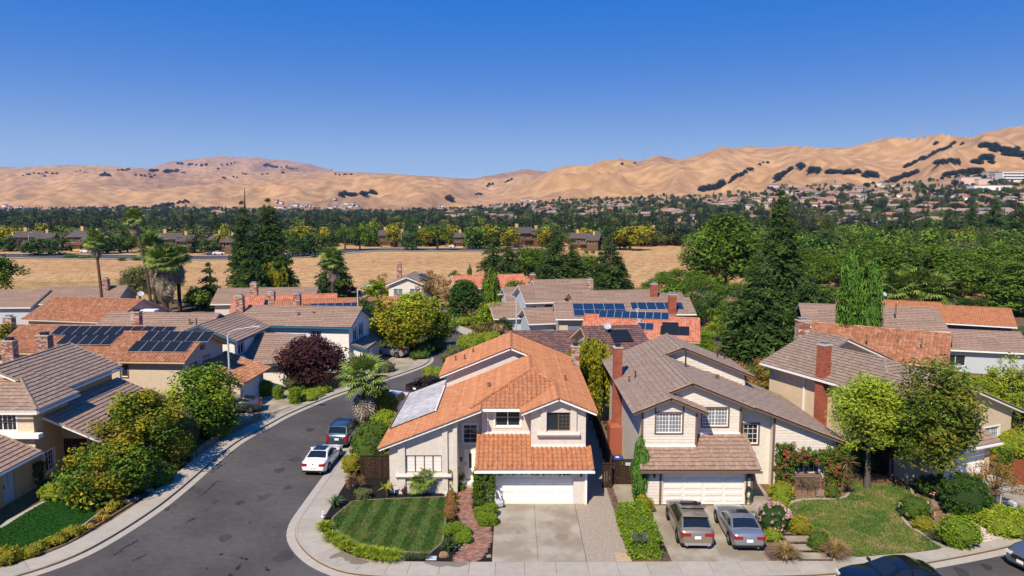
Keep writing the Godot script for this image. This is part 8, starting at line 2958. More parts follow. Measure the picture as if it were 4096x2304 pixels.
	for s in [-1.0,1.0]:
		for z in [-1.5,1.4]: inst("wheel",tyre.mesh(),M.rubber,lt,Transform3D(Basis(Vector3(0,0,1),-PI*0.5*s),Vector3(0.85*s,0.39,z)))
		mb = MB.new()
		mb.quad(Vector3(0.955*s,0.95,0.2*-s),Vector3(0.955*s,0.95,1.6*s*0.4 + 0.6),Vector3(0.955*s,1.35,1.0),Vector3(0.955*s,1.35,0.1))
		part("side_window",mb,M.car_glass,lt,false)
	var ld := thing("ladder","orange and white ladder lying on the parked van","ladder",lp + UP*1.75,atan2(td.x,td.z) + 0.5)
	for s in [-1.0,1.0]:
		mb = MB.new()
		mb.col = Color(0.62,0.20,0.05) if s < 0 else Color(0.7,0.7,0.7)
		mb.box(Vector3(s*0.24 - 0.03,0,-1.7),Vector3(s*0.24 + 0.03,0.08,1.7))
		part("rail",mb,M.paint,ld,false)
	for i in 9:
		mb = MB.new()
		mb.box(Vector3(-0.21,0.02,-1.55 + i*0.38),Vector3(0.21,0.06,-1.5 + i*0.38))
		part("rung",mb,M.metal,ld,false)
# one continuous skin over tapered bones,meshed as surface nets
func skin(bones: Array,cell: float,blend: float,paint: Callable) -> ArrayMesh:
	var lo := Vector3.ONE*1e9
	var hi := Vector3.ONE*-1e9
	for b in bones:
		for k in [0,1]:
			var r: float = b[2 + k] + blend + cell*2
			lo = lo.min(b[k] - Vector3.ONE*r); hi = hi.max(b[k] + Vector3.ONE*r)
	var n := Vector3i(((hi - lo)/cell).ceil())
	var f := PackedFloat32Array()
	f.resize(n.x*n.y*n.z)
	for x in n.x:
		for y in n.y:
			for z in n.z:
				var p := lo + Vector3(x,y,z)*cell
				var d := 1e3
				for b in bones:
					var ab: Vector3 = b[1] - b[0]
					var t := clampf((p - b[0]).dot(ab)/maxf(ab.length_squared(),1e-6),0,1)
					var e: float = p.distance_to(b[0] + ab*t) - lerpf(b[2],b[3],t)
					var h := clampf(0.5 + 0.5*(d - e)/blend,0,1)
					d = lerpf(d,e,h) - blend*h*(1 - h)
				f[(x*n.y + y)*n.z + z] = d
	var at := {}
	for x in n.x - 1:
		for y in n.y - 1:
			for z in n.z - 1:
				var s := Vector3.ZERO
				var c := 0
				for e in [[0,0,0,1,0,0],[0,1,0,1,1,0],[0,0,1,1,0,1],[0,1,1,1,1,1],[0,0,0,0,1,0],[1,0,0,1,1,0],[0,0,1,0,1,1],[1,0,1,1,1,1],[0,0,0,0,0,1],[1,0,0,1,0,1],[0,1,0,0,1,1],[1,1,0,1,1,1]]:
					var a := f[((x + e[0])*n.y + y + e[1])*n.z + z + e[2]]
					var b := f[((x + e[3])*n.y + y + e[4])*n.z + z + e[5]]
					if (a < 0) != (b < 0):
						s += Vector3(x + e[0],y + e[1],z + e[2]).lerp(Vector3(x + e[3],y + e[4],z + e[5]),a/(a - b))
						c += 1
				if c: at[Vector3i(x,y,z)] = lo + s/c*cell
	var mb := MB.new()
	for k: Vector3i in at:
		for ax in 3:
			var d1 := Vector3i(1,0,0) if ax == 0 else (Vector3i(0,1,0) if ax == 1 else Vector3i(0,0,1))
			var u := Vector3i(0,1,0) if ax == 0 else (Vector3i(0,0,1) if ax == 1 else Vector3i(1,0,0))
			var w := Vector3i(0,0,1) if ax == 0 else (Vector3i(1,0,0) if ax == 1 else Vector3i(0,1,0))
			var g0 := f[(k.x*n.y + k.y)*n.z + k.z]
			var k1 := k + d1
			if k1.x >= n.x or k1.y >= n.y or k1.z >= n.z: continue
			var g1 := f[(k1.x*n.y + k1.y)*n.z + k1.z]
			if (g0 < 0) == (g1 < 0): continue
			if not (at.has(k - u) and at.has(k - w) and at.has(k - u - w)): continue
			var q := [at[k],at[k - u],at[k - u - w],at[k - w]]
			mb.col = paint.call((q[0] + q[2])*0.5)
			if g0 < 0: mb.quad(q[2],q[1],q[0],q[3]) if false else mb.quad(q[0],q[1],q[2],q[3])
			else: mb.quad(q[3],q[2],q[1],q[0])
	return mb.mesh()
func person(at: Vector3,turn: float) -> void:
	var t := thing("person","person in bright yellow-green work shirt standing in the pickup bed","person",at,turn)
	# stooping over the load: hips back,chest forward,arms reaching down
	var v := func(x: float,y: float,z: float) -> Vector3: return Vector3(x,y,z)
	var b := []
	var hip := Vector3(0,0.92,-0.08)
	var chest := Vector3(0,1.28,0.14)
	var neck := Vector3(0,1.42,0.24)
	b.append([hip,Vector3(0,1.1,0.02),0.15,0.14]); b.append([Vector3(0,1.1,0.02),chest,0.14,0.17]); b.append([chest,neck,0.15,0.07]); b.append([neck,Vector3(0,1.52,0.30),0.055,0.055])
	for s in [-1.0,1.0]:
		var sh := Vector3(0.19*s,1.36,0.2)
		var el := Vector3(0.27*s,1.12,0.36)
		var wr := Vector3(0.2*s,0.95,0.55)
		b.append([chest + Vector3(0.08*s,0.05,0.04),sh,0.09,0.07]); b.append([sh,el,0.065,0.048]); b.append([el,wr,0.046,0.032])
		b.append([wr,wr + Vector3(0,-0.05,0.06),0.034,0.04])
		for k in 4: b.append([wr + Vector3(-0.03 + 0.02*k,-0.05,0.06),wr + Vector3(-0.034 + 0.023*k,-0.12 - 0.008*(k % 2),0.10),0.011,0.009])
		b.append([wr + Vector3(-0.03*s,-0.03,0.04),wr + Vector3(-0.06*s,-0.08,0.09),0.012,0.010])
		var kn := Vector3(0.11*s,0.5,0.04*s)
		var an := Vector3(0.12*s,0.09,-0.04 + 0.06*s)
		b.append([hip + Vector3(0.08*s,-0.03,0),kn,0.095,0.062]); b.append([kn,an,0.06,0.042]); b.append([an,an + Vector3(0.01*s,-0.045,0.16),0.045,0.035])
	var body := func(p: Vector3) -> Color:
		if p.y > 1.44: return Color(0.42,0.25,0.17)
		if p.y > 0.94 and p.z > 0.44: return Color(0.42,0.25,0.17)
		if p.y > 0.96: return Color(0.42,0.72,0.02)
		if p.y > 0.10: return Color(0.03,0.04,0.07)
		return Color(0.05,0.035,0.025)
	inst("body",skin(b,0.024,0.05,body),M.paint,t)
	var h := []
	var c := Vector3(0,1.62,0.36)
	h.append([c + Vector3(0,0.03,-0.02),c + Vector3(0,-0.03,0.01),0.092,0.075]); h.append([c + Vector3(0,-0.06,0.03),c + Vector3(0,-0.09,0.04),0.055,0.04])
	h.append([c + Vector3(0,0.0,0.085),c + Vector3(0,-0.025,0.10),0.012,0.016])
	for s in [-1.0,1.0]: h.append([c + Vector3(0.088*s,0.0,0),c + Vector3(0.092*s,-0.03,0.0),0.016,0.012])
	inst("head",skin(h,0.014,0.02,func(p: Vector3) -> Color: return Color(0.02,0.02,0.022) if p.y > c.y + 0.03 - (p.z - c.z)*0.3 or (absf(p.y - c.y - 0.005) < 0.012 and p.z > c.z + 0.07 and absf(absf(p.x) - 0.035) < 0.015) else (Color(0.30,0.12,0.10) if absf(p.y - c.y + 0.055) < 0.008 and p.z > c.z + 0.06 else Color(0.42,0.25,0.17))),M.paint,t)
	var hat := MB.new()
	hat.lathe(c + Vector3(0,0.05,-0.01),[[0.115,0.0],[0.11,0.04],[0.08,0.075],[0.0,0.09]],14)
	hat.quad(c + Vector3(-0.08,0.055,0.08),c + Vector3(0.08,0.055,0.08),c + Vector3(0.06,0.05,0.18),c + Vector3(-0.06,0.05,0.18))
	part("cap",hat,M.navy,t,false)
# ---------- street furniture and small things ----------
func street_lamp(label: String,at: Vector3,h: float,arm: Vector3) -> void:
	var t := thing("street_lamp",label,"street lamp",at)
	var mb := MB.new()
	mb.tube([Vector3(0,-0.1,0),Vector3(0,0.3,0),Vector3(0,h - 0.6,0)],[0.14,0.11,0.07],10)
	part("pole",mb,M.lamp_pole,t,false)
	mb = MB.new()
	mb.tube([Vector3(0,h - 0.65,0),Vector3(0,h - 0.35,0) + arm*0.06,Vector3(0,h - 0.1,0) + arm*0.35,Vector3(0,h + 0.02,0) + arm*0.75,Vector3(0,h + 0.03,0) + arm*0.85],[0.05,0.045,0.04,0.035,0.03],8)
	part("arm",mb,M.lamp_pole,t,false)
	mb = MB.new()
	var a := arm.normalized()
	var s := a.cross(UP)
	var o := Vector3(0,h + 0.03,0) + arm*0.82
	mb.pbox(o - s*0.13,a*0.62,UP*0.1,s*0.26)
	part("lamp_head",mb,M.lamp_pole,t,false)
	mb = MB.new()
	mb.pbox(o - s*0.1 + a*0.15 - UP*0.03,a*0.4,UP*0.028,s*0.2)
	part("lens",mb,M.headlight,t,false)
	mb = MB.new()
	mb.box(Vector3(-0.16,0.0,-0.16),Vector3(0.16,0.06,0.16))
	part("base_plate",mb,M.concrete,t,false)
func bin(label: String,at: Vector3,c: Color) -> void:
	var t := thing("wheelie_bin",label,"bin",at)
	var m := mat("bin_" + label.left(4),c,0.5)
	var mb := MB.new()
	var b := [Vector3(-0.24,0.05,0.26),Vector3(0.24,0.05,0.26),Vector3(0.24,0.05,-0.24),Vector3(-0.24,0.05,-0.24)]
	var u := [Vector3(-0.32,1.05,0.36),Vector3(0.32,1.05,0.36),Vector3(0.32,1.05,-0.36),Vector3(-0.32,1.05,-0.36)]
	for i in 4: mb.quad(b[i],b[(i + 1) % 4],u[(i + 1) % 4],u[i])
	part("tub",mb,m,t,false)
	mb = MB.new()
	mb.bevbox(Vector3(-0.35,1.05,-0.40),Vector3(0.35,1.14,0.40),0.04)
	part("lid",mb,m,t,false)
	mb = MB.new()
	mb.box(Vector3(-0.12,1.141,-0.1),Vector3(0.12,1.145,0.14))
	part("sticker",mb,M.white,t,false)
	for s in [-1.0,1.0]:
		mb = MB.new()
		mb.lathe(Vector3.ZERO,[[0.0,-0.03],[0.11,-0.03],[0.11,0.03],[0.0,0.03]],12)
		inst("wheel",mb.mesh(),M.rubber,t,Transform3D(Basis(Vector3(0,0,1),PI*0.5),Vector3(0.26*s,0.11,-0.26)))
func build_street() -> void:
	mat("lamp_pole",Color(0.42,0.48,0.53),0.5)
	street_lamp("tall grey street lamp beside the pale stucco house driveway",Vector3(-23.55,0,-58.1),8.55,Vector3(2.4,0,-0.3))
	street_lamp("slim grey street lamp behind the plum-brown roof",Vector3(0.5,0,-81.0),8.5,Vector3(-1.9,0,0.3))
	street_lamp("distant street lamp beside the rounded lime tree",Vector3(-19.9,0,-91.0),8.4,Vector3(1.6,0,0.2))
	street_lamp("street lamp on the road beyond the dry field",G(1606,999),9.0,Vector3(-2.4,0,0.3))
	street_lamp("far street lamp below the townhouse trees",G(118,1008),8.0,Vector3(1.8,0,0.3))
	bin("blue wheelie bin behind the plank gate",Vector3(7.35,0.02,-48.0),Color(0.012,0.06,0.36))
	bin("green wheelie bin behind the plank gate",Vector3(7.55,0.02,-46.9),Color(0.03,0.13,0.035))
	var t := thing("gate_sign","small blue and white sign on the plank gate","sign",Vector3(7.75,1.45,-45.86))
	var mb := MB.new()
	mb.box(Vector3(-0.2,-0.13,0),Vector3(0.2,0.13,0.02))
	part("board",mb,M.teal,t,false)
	for r in 2:
		for k in 3:
			mb = MB.new()
			mb.box(Vector3(-0.16 + k*0.11,-0.09 + r*0.11,0.021),Vector3(-0.08 + k*0.11,-0.02 + r*0.11,0.024))
			part("print",mb,M.white,t,false)
	# twin mailboxes at the hedge
	t = thing("mailbox","twin black mailboxes on a wooden post in the box hedge","mailbox",Vector3(6.75,0,-35.95))
	mb = MB.new()
	mb.box(Vector3(-0.06,0,-0.06),Vector3(0.06,1.3,0.06)); mb.box(Vector3(-0.3,1.0,-0.05),Vector3(0.3,1.06,0.3))
	part("post",mb,M.fence,t,false)
	for s in [-1.0,1.0]:
		mb = MB.new()
		var ring := []
		for k in 7:
			var a := PI*k/6
			ring.append(Vector2(cos(a)*0.1,0.12 + sin(a)*0.1))
		ring.append(Vector2(-0.1,0)); ring.append(Vector2(0.1,0))
		for k in ring.size():
			var p: Vector2 = ring[k]
			var q: Vector2 = ring[(k + 1) % ring.size()]
			mb.quad(Vector3(p.x,p.y,0.32),Vector3(p.x,p.y,-0.2),Vector3(q.x,q.y,-0.2),Vector3(q.x,q.y,0.32))
		for k in range(1,ring.size() - 1): mb.tri(Vector3(ring[0].x,ring[0].y,0.32),Vector3(ring[k].x,ring[k].y,0.32),Vector3(ring[k + 1].x,ring[k + 1].y,0.32))
		var box := inst("box",mb.mesh(),M.navy,t,Transform3D(Basis.IDENTITY,Vector3(0.22*s,1.06,0)))
		mb = MB.new()
		mb.box(Vector3(0.1,0.1,-0.02),Vector3(0.115,0.16,0.12))
		part("flag",mb,M.iron,box,false)
	t = thing("mailbox","pale mailbox above the spreading junipers","mailbox",b3(2455,905))
	mb = MB.new()
	mb.box(Vector3(-0.05,0,-0.05),Vector3(0.05,1.0,0.05))
	part("post",mb,M.fence,t,false)
	mb = MB.new()
	mb.bevbox(Vector3(-0.11,1.0,-0.25),Vector3(0.11,1.24,0.25),0.07)
	part("box",mb,M.galv,t,false)
	# garden hose on the cream garage corner
	t = thing("garden_hose","green garden hose coiled on the cream garage wall","hose",Vector3(14.72,0.35,-42.60))
	for k in 5:
		mb = MB.new()
		mb.col = Color(0.02,0.06,0.03)
		var pts := []
		var rs := []
		for i in 13:
			var a := TAU*i/12
			pts.append(Vector3(sin(a)*(0.16 + 0.02*k),0.45 + cos(a)*(0.30 + 0.03*k),0.03*k)); rs.append(0.016)
		mb.tube(pts,rs,5,false)
		part("loop",mb,M.paint,t,false)
	mb = MB.new()
	mb.box(Vector3(-0.08,0.7,-0.1),Vector3(0.08,0.85,0.1))
	part("hanger",mb,M.iron,t,false)
	# push mower beside the ivy
	t = thing("garden_machine","grey wheeled garden machine leaning beside the ivy","garden machine",Vector3(-0.85,0.02,-42.35),0.5)
	mb = MB.new()
	mb.bevbox(Vector3(-0.2,0.1,-0.28),Vector3(0.2,0.42,0.3),0.1)
	part("housing",mb,M.galv,t,false)
	mb = MB.new()
	mb.tube([Vector3(-0.1,0.4,-0.2),Vector3(-0.05,0.85,-0.35),Vector3(0.1,0.9,-0.2),Vector3(0.15,0.5,0.05)],[0.05,0.06,0.06,0.05],7)
	part("handle",mb,M.whitepaint,t,false)
	for s in [-1.0,1.0]:
		for z in [-0.22,0.25]:
			mb = MB.new()
			mb.lathe(Vector3.ZERO,[[0.0,-0.03],[0.13,-0.03],[0.13,0.03],[0.0,0.03]],12)
			inst("wheel",mb.mesh(),M.rubber,t,Transform3D(Basis(Vector3(0,0,1),PI*0.5),Vector3(0.22*s,0.13,z)))
	# kettle grill between the houses
	t = thing("kettle_grill","black kettle grill on the side path between houses","grill",G(2432,1748))
	mb = MB.new()
	mb.lathe(Vector3(0,0.55,0),[[0.0,0.0],[0.2,0.05],[0.28,0.2],[0.28,0.22],[0.2,0.36],[0.0,0.42]],14)
	part("bowl",mb,M.black,t,false)
	for k in 3:
		mb = MB.new()
		var a := TAU*k/3
		mb.tube([Vector3(cos(a)*0.12,0.6,sin(a)*0.12),Vector3(cos(a)*0.28,0.0,sin(a)*0.28)],[0.015,0.015],5)
		part("leg",mb,M.metal,t,false)
	# potted plant by the front door
	t = thing("flower_pot","white pot with a leafy plant beside the front door","pot",a4(1980,575))
	mb = MB.new()
	mb.lathe(Vector3.ZERO,[[0.0,0.0],[0.16,0.0],[0.24,0.3],[0.26,0.45],[0.22,0.45],[0.18,0.38],[0.0,0.38]],14)
	part("pot",mb,M.white,t,false)
	var st := new_st()
	for i in 16: lobe(st,"green",Vector3(rng.randf_range(-0.2,0.2),0.5 + rng.randf()*0.35,rng.randf_range(-0.2,0.2)),Vector3.ONE*0.13)
	inst("foliage",st.commit(),M.leaf,t)
	shrub("door_plant","leafy plant below the white pot at the front path",a4(1970,610),ball(0.35,0.4),"green",0.8,0.1)
	# bird statue on the mulch
	t = thing("bird_statue","white long-necked bird statue at the mulch edge","statue",a4(690,905))
	mb = MB.new()
	mb.lathe(Vector3(0,0.32,0),[[0.0,-0.1],[0.12,-0.05],[0.16,0.04],[0.1,0.14],[0.0,0.18]],10,0.8,1.5)
	mb.tube([Vector3(0,0.42,0.12),Vector3(0.02,0.58,0.24),Vector3(0.03,0.70,0.16),Vector3(0.04,0.72,0.24)],[0.05,0.035,0.03,0.045],7)
	mb.tube([Vector3(0.04,0.72,0.24),Vector3(0.05,0.66,0.38)],[0.03,0.008],6)
	part("bird_body",mb,M.white,t,false)
	for s in [-1.0,1.0]:
		mb = MB.new()
		mb.col = Color(0.5,0.25,0.15)
		mb.tube([Vector3(0.05*s,0,0),Vector3(0.05*s,0.3,0)],[0.015,0.015],5)
		part("leg",mb,M.paint,t,false)
	t = thing("garden_light","small white bell-shaped garden light beside the entry hedge","garden light",a4(1840,660))
	mb = MB.new()
	mb.lathe(Vector3.ZERO,[[0.12,0.0],[0.1,0.18],[0.05,0.28],[0.0,0.3]],10)
	part("shade",mb,M.white,t,false)
	mb = MB.new()
	mb.tube([Vector3(0,0.28,0),Vector3(-0.05,0.45,0),Vector3(-0.14,0.42,0)],[0.01,0.01,0.01],5)
	part("hook",mb,M.iron,t,false)
	for p in [[1700,1252,0.28,0.2,"pale blue utility lid on black mulch by the sidewalk",M.paleblue],[1420,1262,0.2,0.14,"grey utility lid beside the grassy clumps",M.rock]]:
		t = thing("utility_lid",p[4],"utility lid",a4(p[0],p[1]))
		mb = MB.new()
		mb.bevbox(Vector3(-p[2],-0.02,-p[3]),Vector3(p[2],0.06,p[3]),0.02)
		part("lid",mb,p[5],t,false)
		mb = MB.new()
		mb.box(Vector3(-0.03,0.061,-0.02),Vector3(0.03,0.066,0.02))
		part("slot",mb,M.iron,t,false)
	t = thing("utility_lid","tan square utility lid on the stamped driveway strip","utility lid",Vector3(5.9,0.02,-35.95))
	mb = MB.new()
	mb.col = Color(0.44,0.33,0.20)
	mb.bevbox(Vector3(-0.38,-0.02,-0.42),Vector3(0.38,0.02,0.42),0.008)
	part("lid",mb,M.paint,t,false)
	mb = MB.new()
	mb.box(Vector3(-0.02,0.021,-0.05),Vector3(0.02,0.025,0.05))
	part("slot",mb,M.iron,t,false)
	t = thing("manhole_cover","round iron manhole cover in the street near the palm","manhole",G(1442,1647) + Vector3(0,-0.125,0))
	mb = MB.new()
	mb.col = Color(0.9,0.7,0.6)
	mb.lathe(Vector3.ZERO,[[0.42,0.0],[0.40,0.012],[0.0,0.013]],20)
	part("lid",mb,M.iron,t,false)
	mb = MB.new()
	mb.lathe(Vector3.ZERO,[[0.48,-0.01],[0.46,0.008],[0.42,0.008]],20)
	part("ring",mb,M.concrete,t,false)
	t = thing("fire_hydrant","yellow fire hydrant on the side street verge","hydrant",G(4052,1398))
	mb = MB.new()
	mb.col = Color(0.6,0.4,0.05)
	mb.lathe(Vector3.ZERO,[[0.16,0.0],[0.12,0.05],[0.12,0.5],[0.15,0.55],[0.1,0.68],[0.0,0.75]],10)
	part("barrel",mb,M.paint,t,false)
	mb = MB.new()
	mb.col = Color(0.6,0.4,0.05)
	mb.tube([Vector3(-0.2,0.42,0),Vector3(0.2,0.42,0)],[0.06,0.06],8)
	part("nozzle",mb,M.paint,t,false)
# ---------- beyond the field: trees,houses,oaks on the hills,pylons ----------
var far_proto := {}
func far_tree_proto(kind: String,key: String,shape: String) -> void:
	# unit tree: 1 m tall,1 m wide; scaled where it stands
	var st := new_st()
	match shape:
		"round":
			for i in 17:
				var d := rdir()
				if d.y < -0.95: d.y *= -0.3
				var s := rng.randf_range(0.15,0.25)
				lobe(st,key,Vector3(d.x*0.30,0.47 + d.y*0.30,d.z*0.30),Vector3(s,s*1.05,s))
		"flat":
			for i in 14:
				var a := rng.randf()*TAU
				var q := sqrt(rng.randf())*0.4
				var s := rng.randf_range(0.14,0.22)
				lobe(st,key,Vector3(cos(a)*q,0.85 - q*q*1.6 - rng.randf()*0.2,sin(a)*q),Vector3(s,s*0.7,s))
		"cone":
			for i in 20:
				var f := i/19.0
				var a := i*2.4
				var q := (1.0 - f)*0.34
				var s := 0.20*(1.0 - f) + 0.06
				lobe(st,key,Vector3(cos(a)*q,0.10 + f*0.86,sin(a)*q),Vector3(s,s*0.8,s))
	var crown := st.commit()
	var mb := MB.new()
	mb.col = BARK
	mb.tube([Vector3(0,-0.02,0),Vector3(0.01,0.35,0),Vector3(0,0.7,0)],[0.035,0.028,0.015],6,false)
	far_proto[kind] = [crown,mb.mesh()]
func far_tree(called: String,label: String,group: String,kind: String,at: Vector3,h: float,w: float) -> void:
	var q := w/h
	var word := ("tall " if h > 10.5 else ("low " if h < 6.5 else "")) + ("broad " if q > 1.25 else ("slim " if q < 0.75 else ""))
	var t := thing(called,word + label,"tree",at,0.0,group)
	t.basis = Basis(UP,rng.randf()*TAU)*Basis.from_scale(Vector3(w,h,w))
	inst("crown",far_proto[kind][0],M.leaf,t)
	inst("trunk",far_proto[kind][1],M.bark,t)
func far_house_protos() -> Array:
	var out := []
	for v in [[M.white,TERRA2],[M.stucco_sand,ROSEY],[M.stucco,ROSEY],[M.whitepaint,[Color(0.2,0.18,0.17)]],[mat("pinkwall",Color(0.62,0.46,0.40),0.9),ROSEY]]:
		var b := MB.new()
		b.box(Vector3(-7,-1.5,-5),Vector3(7,5.4,5)); b.box(Vector3(3,-1.5,5),Vector3(9,3.0,9))
		var r := MB.new()
		r.col = v[1][0]
		r.quad(Vector3(-7.6,5.3,5.8),Vector3(7.6,5.3,5.8),Vector3(5.0,7.6,0),Vector3(-5.0,7.6,0))
		r.quad(Vector3(7.6,5.3,-5.8),Vector3(-7.6,5.3,-5.8),Vector3(-5.0,7.6,0),Vector3(5.0,7.6,0))
		r.tri(Vector3(7.6,5.3,5.8),Vector3(7.6,5.3,-5.8),Vector3(5.0,7.6,0)); r.tri(Vector3(-7.6,5.3,-5.8),Vector3(-7.6,5.3,5.8),Vector3(-5.0,7.6,0))
		r.quad(Vector3(2.5,2.95,9.6),Vector3(9.6,2.95,9.6),Vector3(9.6,4.6,5),Vector3(2.5,4.6,5))
		var w := MB.new()
		for k in 4: w.box(Vector3(-6 + k*2.6,3.2,5.0),Vector3(-4.4 + k*2.6,4.6,5.05))
		for k in 3: w.box(Vector3(-6 + k*2.6,0.6,5.0),Vector3(-4.4 + k*2.6,2.2,5.05))
		out.append([b.mesh(),r.mesh(),w.mesh(),v[0]])
	return out
func build_far() -> void:
	for k in [["round","green","round"],["dark","deep","round"],["amber","amber","round"],["olive","olive","round"],["cone","redwood","cone"],["flat","pine","flat"],["rust","rust","round"],["dusky","dusky","round"],["duskcone","dusky","cone"],["sage","sage","round"]]: far_tree_proto(k[0],k[1],k[2])
	# trees that stand along the far road and in front of the townhouses
	var kinds := {"round": "green leafy tree","dark": "dark green oak","amber": "yellowing leafy tree","olive": "grey-green tree","cone": "pointed dark conifer","flat": "flat-topped pine","rust": "rust-coloured tree","dusky": "dusky dark tree","duskcone": "dusky pointed conifer","sage": "dull sage-green tree"}
	var g := "trees along the road beyond the field"
	for p in [[40,1003,940,130,"dark"],[200,1018,945,190,"dark"],[120,1012,985,60,"olive"],[80,985,905,90,"amber"],[30,980,895,110,"amber"],[250,990,900,110,"olive"],[300,975,905,60,"amber"],[430,1012,935,150,"dark"],[560,1010,930,100,"flat"],[510,1008,945,80,"dark"],[620,990,955,45,"rust"],[760,1010,940,110,"dark"],[830,1016,950,90,"dark"],[900,1010,915,90,"amber"],[720,985,925,70,"amber"],[470,985,900,80,"olive"],[350,985,900,80,"round"],[1190,1025,935,110,"dark"],[1260,1020,925,100,"dark"],[1130,990,905,100,"round"],[1200,985,895,90,"amber"],[1290,985,900,90,"amber"],[1380,1000,895,90,"flat"],[1440,1000,890,90,"flat"],[1480,985,880,80,"round"],[1500,970,875,70,"amber"],[1575,988,888,70,"amber"],[1650,1000,915,90,"dark"],[1700,985,905,70,"amber"],[1750,1000,880,110,"flat"],[1800,985,890,80,"amber"],[1900,995,895,100,"round"],[1960,985,890,80,"amber"],[1860,975,900,70,"olive"],[2040,990,900,80,"amber"],[2080,975,890,90,"dark"],[2170,985,900,80,"amber"],[2210,975,880,80,"round"],[2330,985,905,90,"amber"],[2360,965,880,60,"round"],[2440,985,890,70,"dark"],[2520,1000,895,140,"amber"],[2570,985,895,90,"amber"],[2480,995,905,90,"dark"],[2630,970,910,60,"amber"],[2780,960,900,80,"dark"],[2610,905,820,50,"cone"],[2640,910,835,40,"cone"]]:
		var s := spot(p[0],p[1],p[2],p[3])
		far_tree("roadside_tree",kinds[p[4]] + " standing beyond the dry field",g,p[4],s.at,s.h*1.03,s.r*2.5)
	for p in [[290,1030,1018,70],[350,1032,1022,60],[490,1042,1027,35],[545,1040,1025,40],[1255,1028,1018,30],[2345,1012,1000,20],[2370,1012,1000,20]]:
		var s := spot(p[0],p[1],p[2],p[3])
		far_tree("roadside_bush","low green bush on the far edge of the field","bushes on the field edge","round",s.at - UP*s.h*0.25,s.h*1.4,s.r*2.4)
	# dense wood on the right behind the roofs: random but fixed
	g = "trees of the wood beyond the side street"
	var taken := []
	for i in 115:
		var px := rng.randf_range(2790,4180)
		var r := rng.randf_range(150,330)
		if px < 3000 and r < 190: continue
		var at := Vector3((px - 2048.0)/FAR_F*r,0,-r)
		var k: String = ["flat","flat","dark","round","olive","cone","round"][rng.randi() % 7]
		var h := rng.randf_range(7,13)*(1.25 if k == "cone" else 1.0)
		far_tree("wood_tree",kinds[k] + " in the wood beyond the side street",g,k,at,h,h*(0.5 if k == "cone" else rng.randf_range(0.9,1.3)))
	# the valley: individual trees nearest,then the mass of the far wood
	g = "trees of the near valley"
	for i in 150:
		var r := 300.0 + 330.0*pow(rng.randf(),1.2)
		var px := rng.randf_range(-80,4180)
		if r < 330.0 and px < 2450: r += 40.0
		var x := (px - 2048.0)/FAR_F*r
		var k: String = ["sage","dark","amber","dusky","cone","sage","dark"][rng.randi() % 7]
		var h := rng.randf_range(7,12)*(1.5 if k == "cone" else 1.0)
		far_tree("valley_tree",kinds[k] + " in the valley behind the townhouses",g,k,Vector3(x,terrain_at(x,-r),-r),h,h*(0.5 if k == "cone" else rng.randf_range(0.9,1.4)))
	# houses of the valley and on the lower slopes
	var hp := far_house_protos()
	var lab := ["small white house with clay roof","small sand-coloured house with brown roof","small pale house with tan roof","small white house with dark roof","small pink house with brown roof"]
	var spots := []
	var zi := 0
	var where := ["in the crowded cluster at the hill foot","in the second crowded cluster at the hill foot","at the foot of the low golden hills","among dark trees behind the townhouses","among trees behind the redwood pair","at the mouth of the valley","among trees below the valley mouth","beside the valley mouth slope","in the valley below the lumpy hill","in the row under the lumpy hill","among trees behind the brown townhouses","at the foot of the ridge","in the loose row below the ridge","on the slope under the oak line","among trees below the slope houses","near the pink slope building","below the white slope hall","among the trees above the pines","just above the spreading pines"]
	for z in [[1105,820,1258,846,26],[1297,812,1446,842,22],[0,826,250,848,9],[240,842,420,870,5],[700,850,1000,890,6],[1750,826,2060,850,12],[1790,850,2060,905,16],[2060,800,2140,840,6],[2080,830,2500,880,22],[2390,820,2520,840,10],[2500,850,2800,890,14],[2790,800,3000,835,12],[2900,800,3120,850,12],[3050,745,3330,790,14],[3200,780,3560,850,22],[3400,740,3700,780,10],[3550,790,4096,870,22],[3260,860,4096,925,18],[3300,905,4000,940,8]]:
		for i in z[4]: spots.append(Vector3(rng.randf_range(z[0],z[2]),rng.randf_range(z[1],z[3]),zi))
		zi += 1
	var clear := []
	for s: Vector3 in spots:
		var at := on_hill(s.x,s.y)
		var v := rng.randi() % 5
		var n := thing("valley_house",lab[v] + " " + where[int(s.z)],"house",at,rng.randf_range(-0.5,0.5),"houses scattered in the valley")
		n.scale = Vector3.ONE*rng.randf_range(0.85,1.15)
		inst("walls",hp[v][0],hp[v][3],n); inst("roof",hp[v][1],M.tile,n); inst("windows",hp[v][2],M.glass,n).set_meta("kind","stuff")
		clear.append(at)
	# large buildings on the slope
	for q in [[3865,740,36,13,16,M.pinkwall,"long pink windowless building on the far slope"],[3925,738,26,9,14,M.pinkwall,"lower pink block joined to the far slope buildings"],[3950,765,60,8,20,M.white,"low white hall with pale roof on the far slope"],[4040,728,50,17,20,M.whitepaint,"white building with bands of blue glass on the slope"],[3960,712,30,12,16,M.stucco_sand,"cream building above the pink blocks on the slope"]]:
		var at := on_hill(q[0],q[1])
		var n := thing("slope_building",q[6],"building",at)
		var mb := MB.new()
		mb.box(Vector3(-q[2]*0.5,-6,-q[4]*0.5),Vector3(q[2]*0.5,q[3],q[4]*0.5))
		part("walls",mb,q[5],n,false)
		mb = MB.new()
		mb.box(Vector3(-q[2]*0.5 - 0.5,q[3],-q[4]*0.5 - 0.5),Vector3(q[2]*0.5 + 0.5,q[3] + 0.8,q[4]*0.5 + 0.5))
		part("roof",mb,M.galv,n,false)
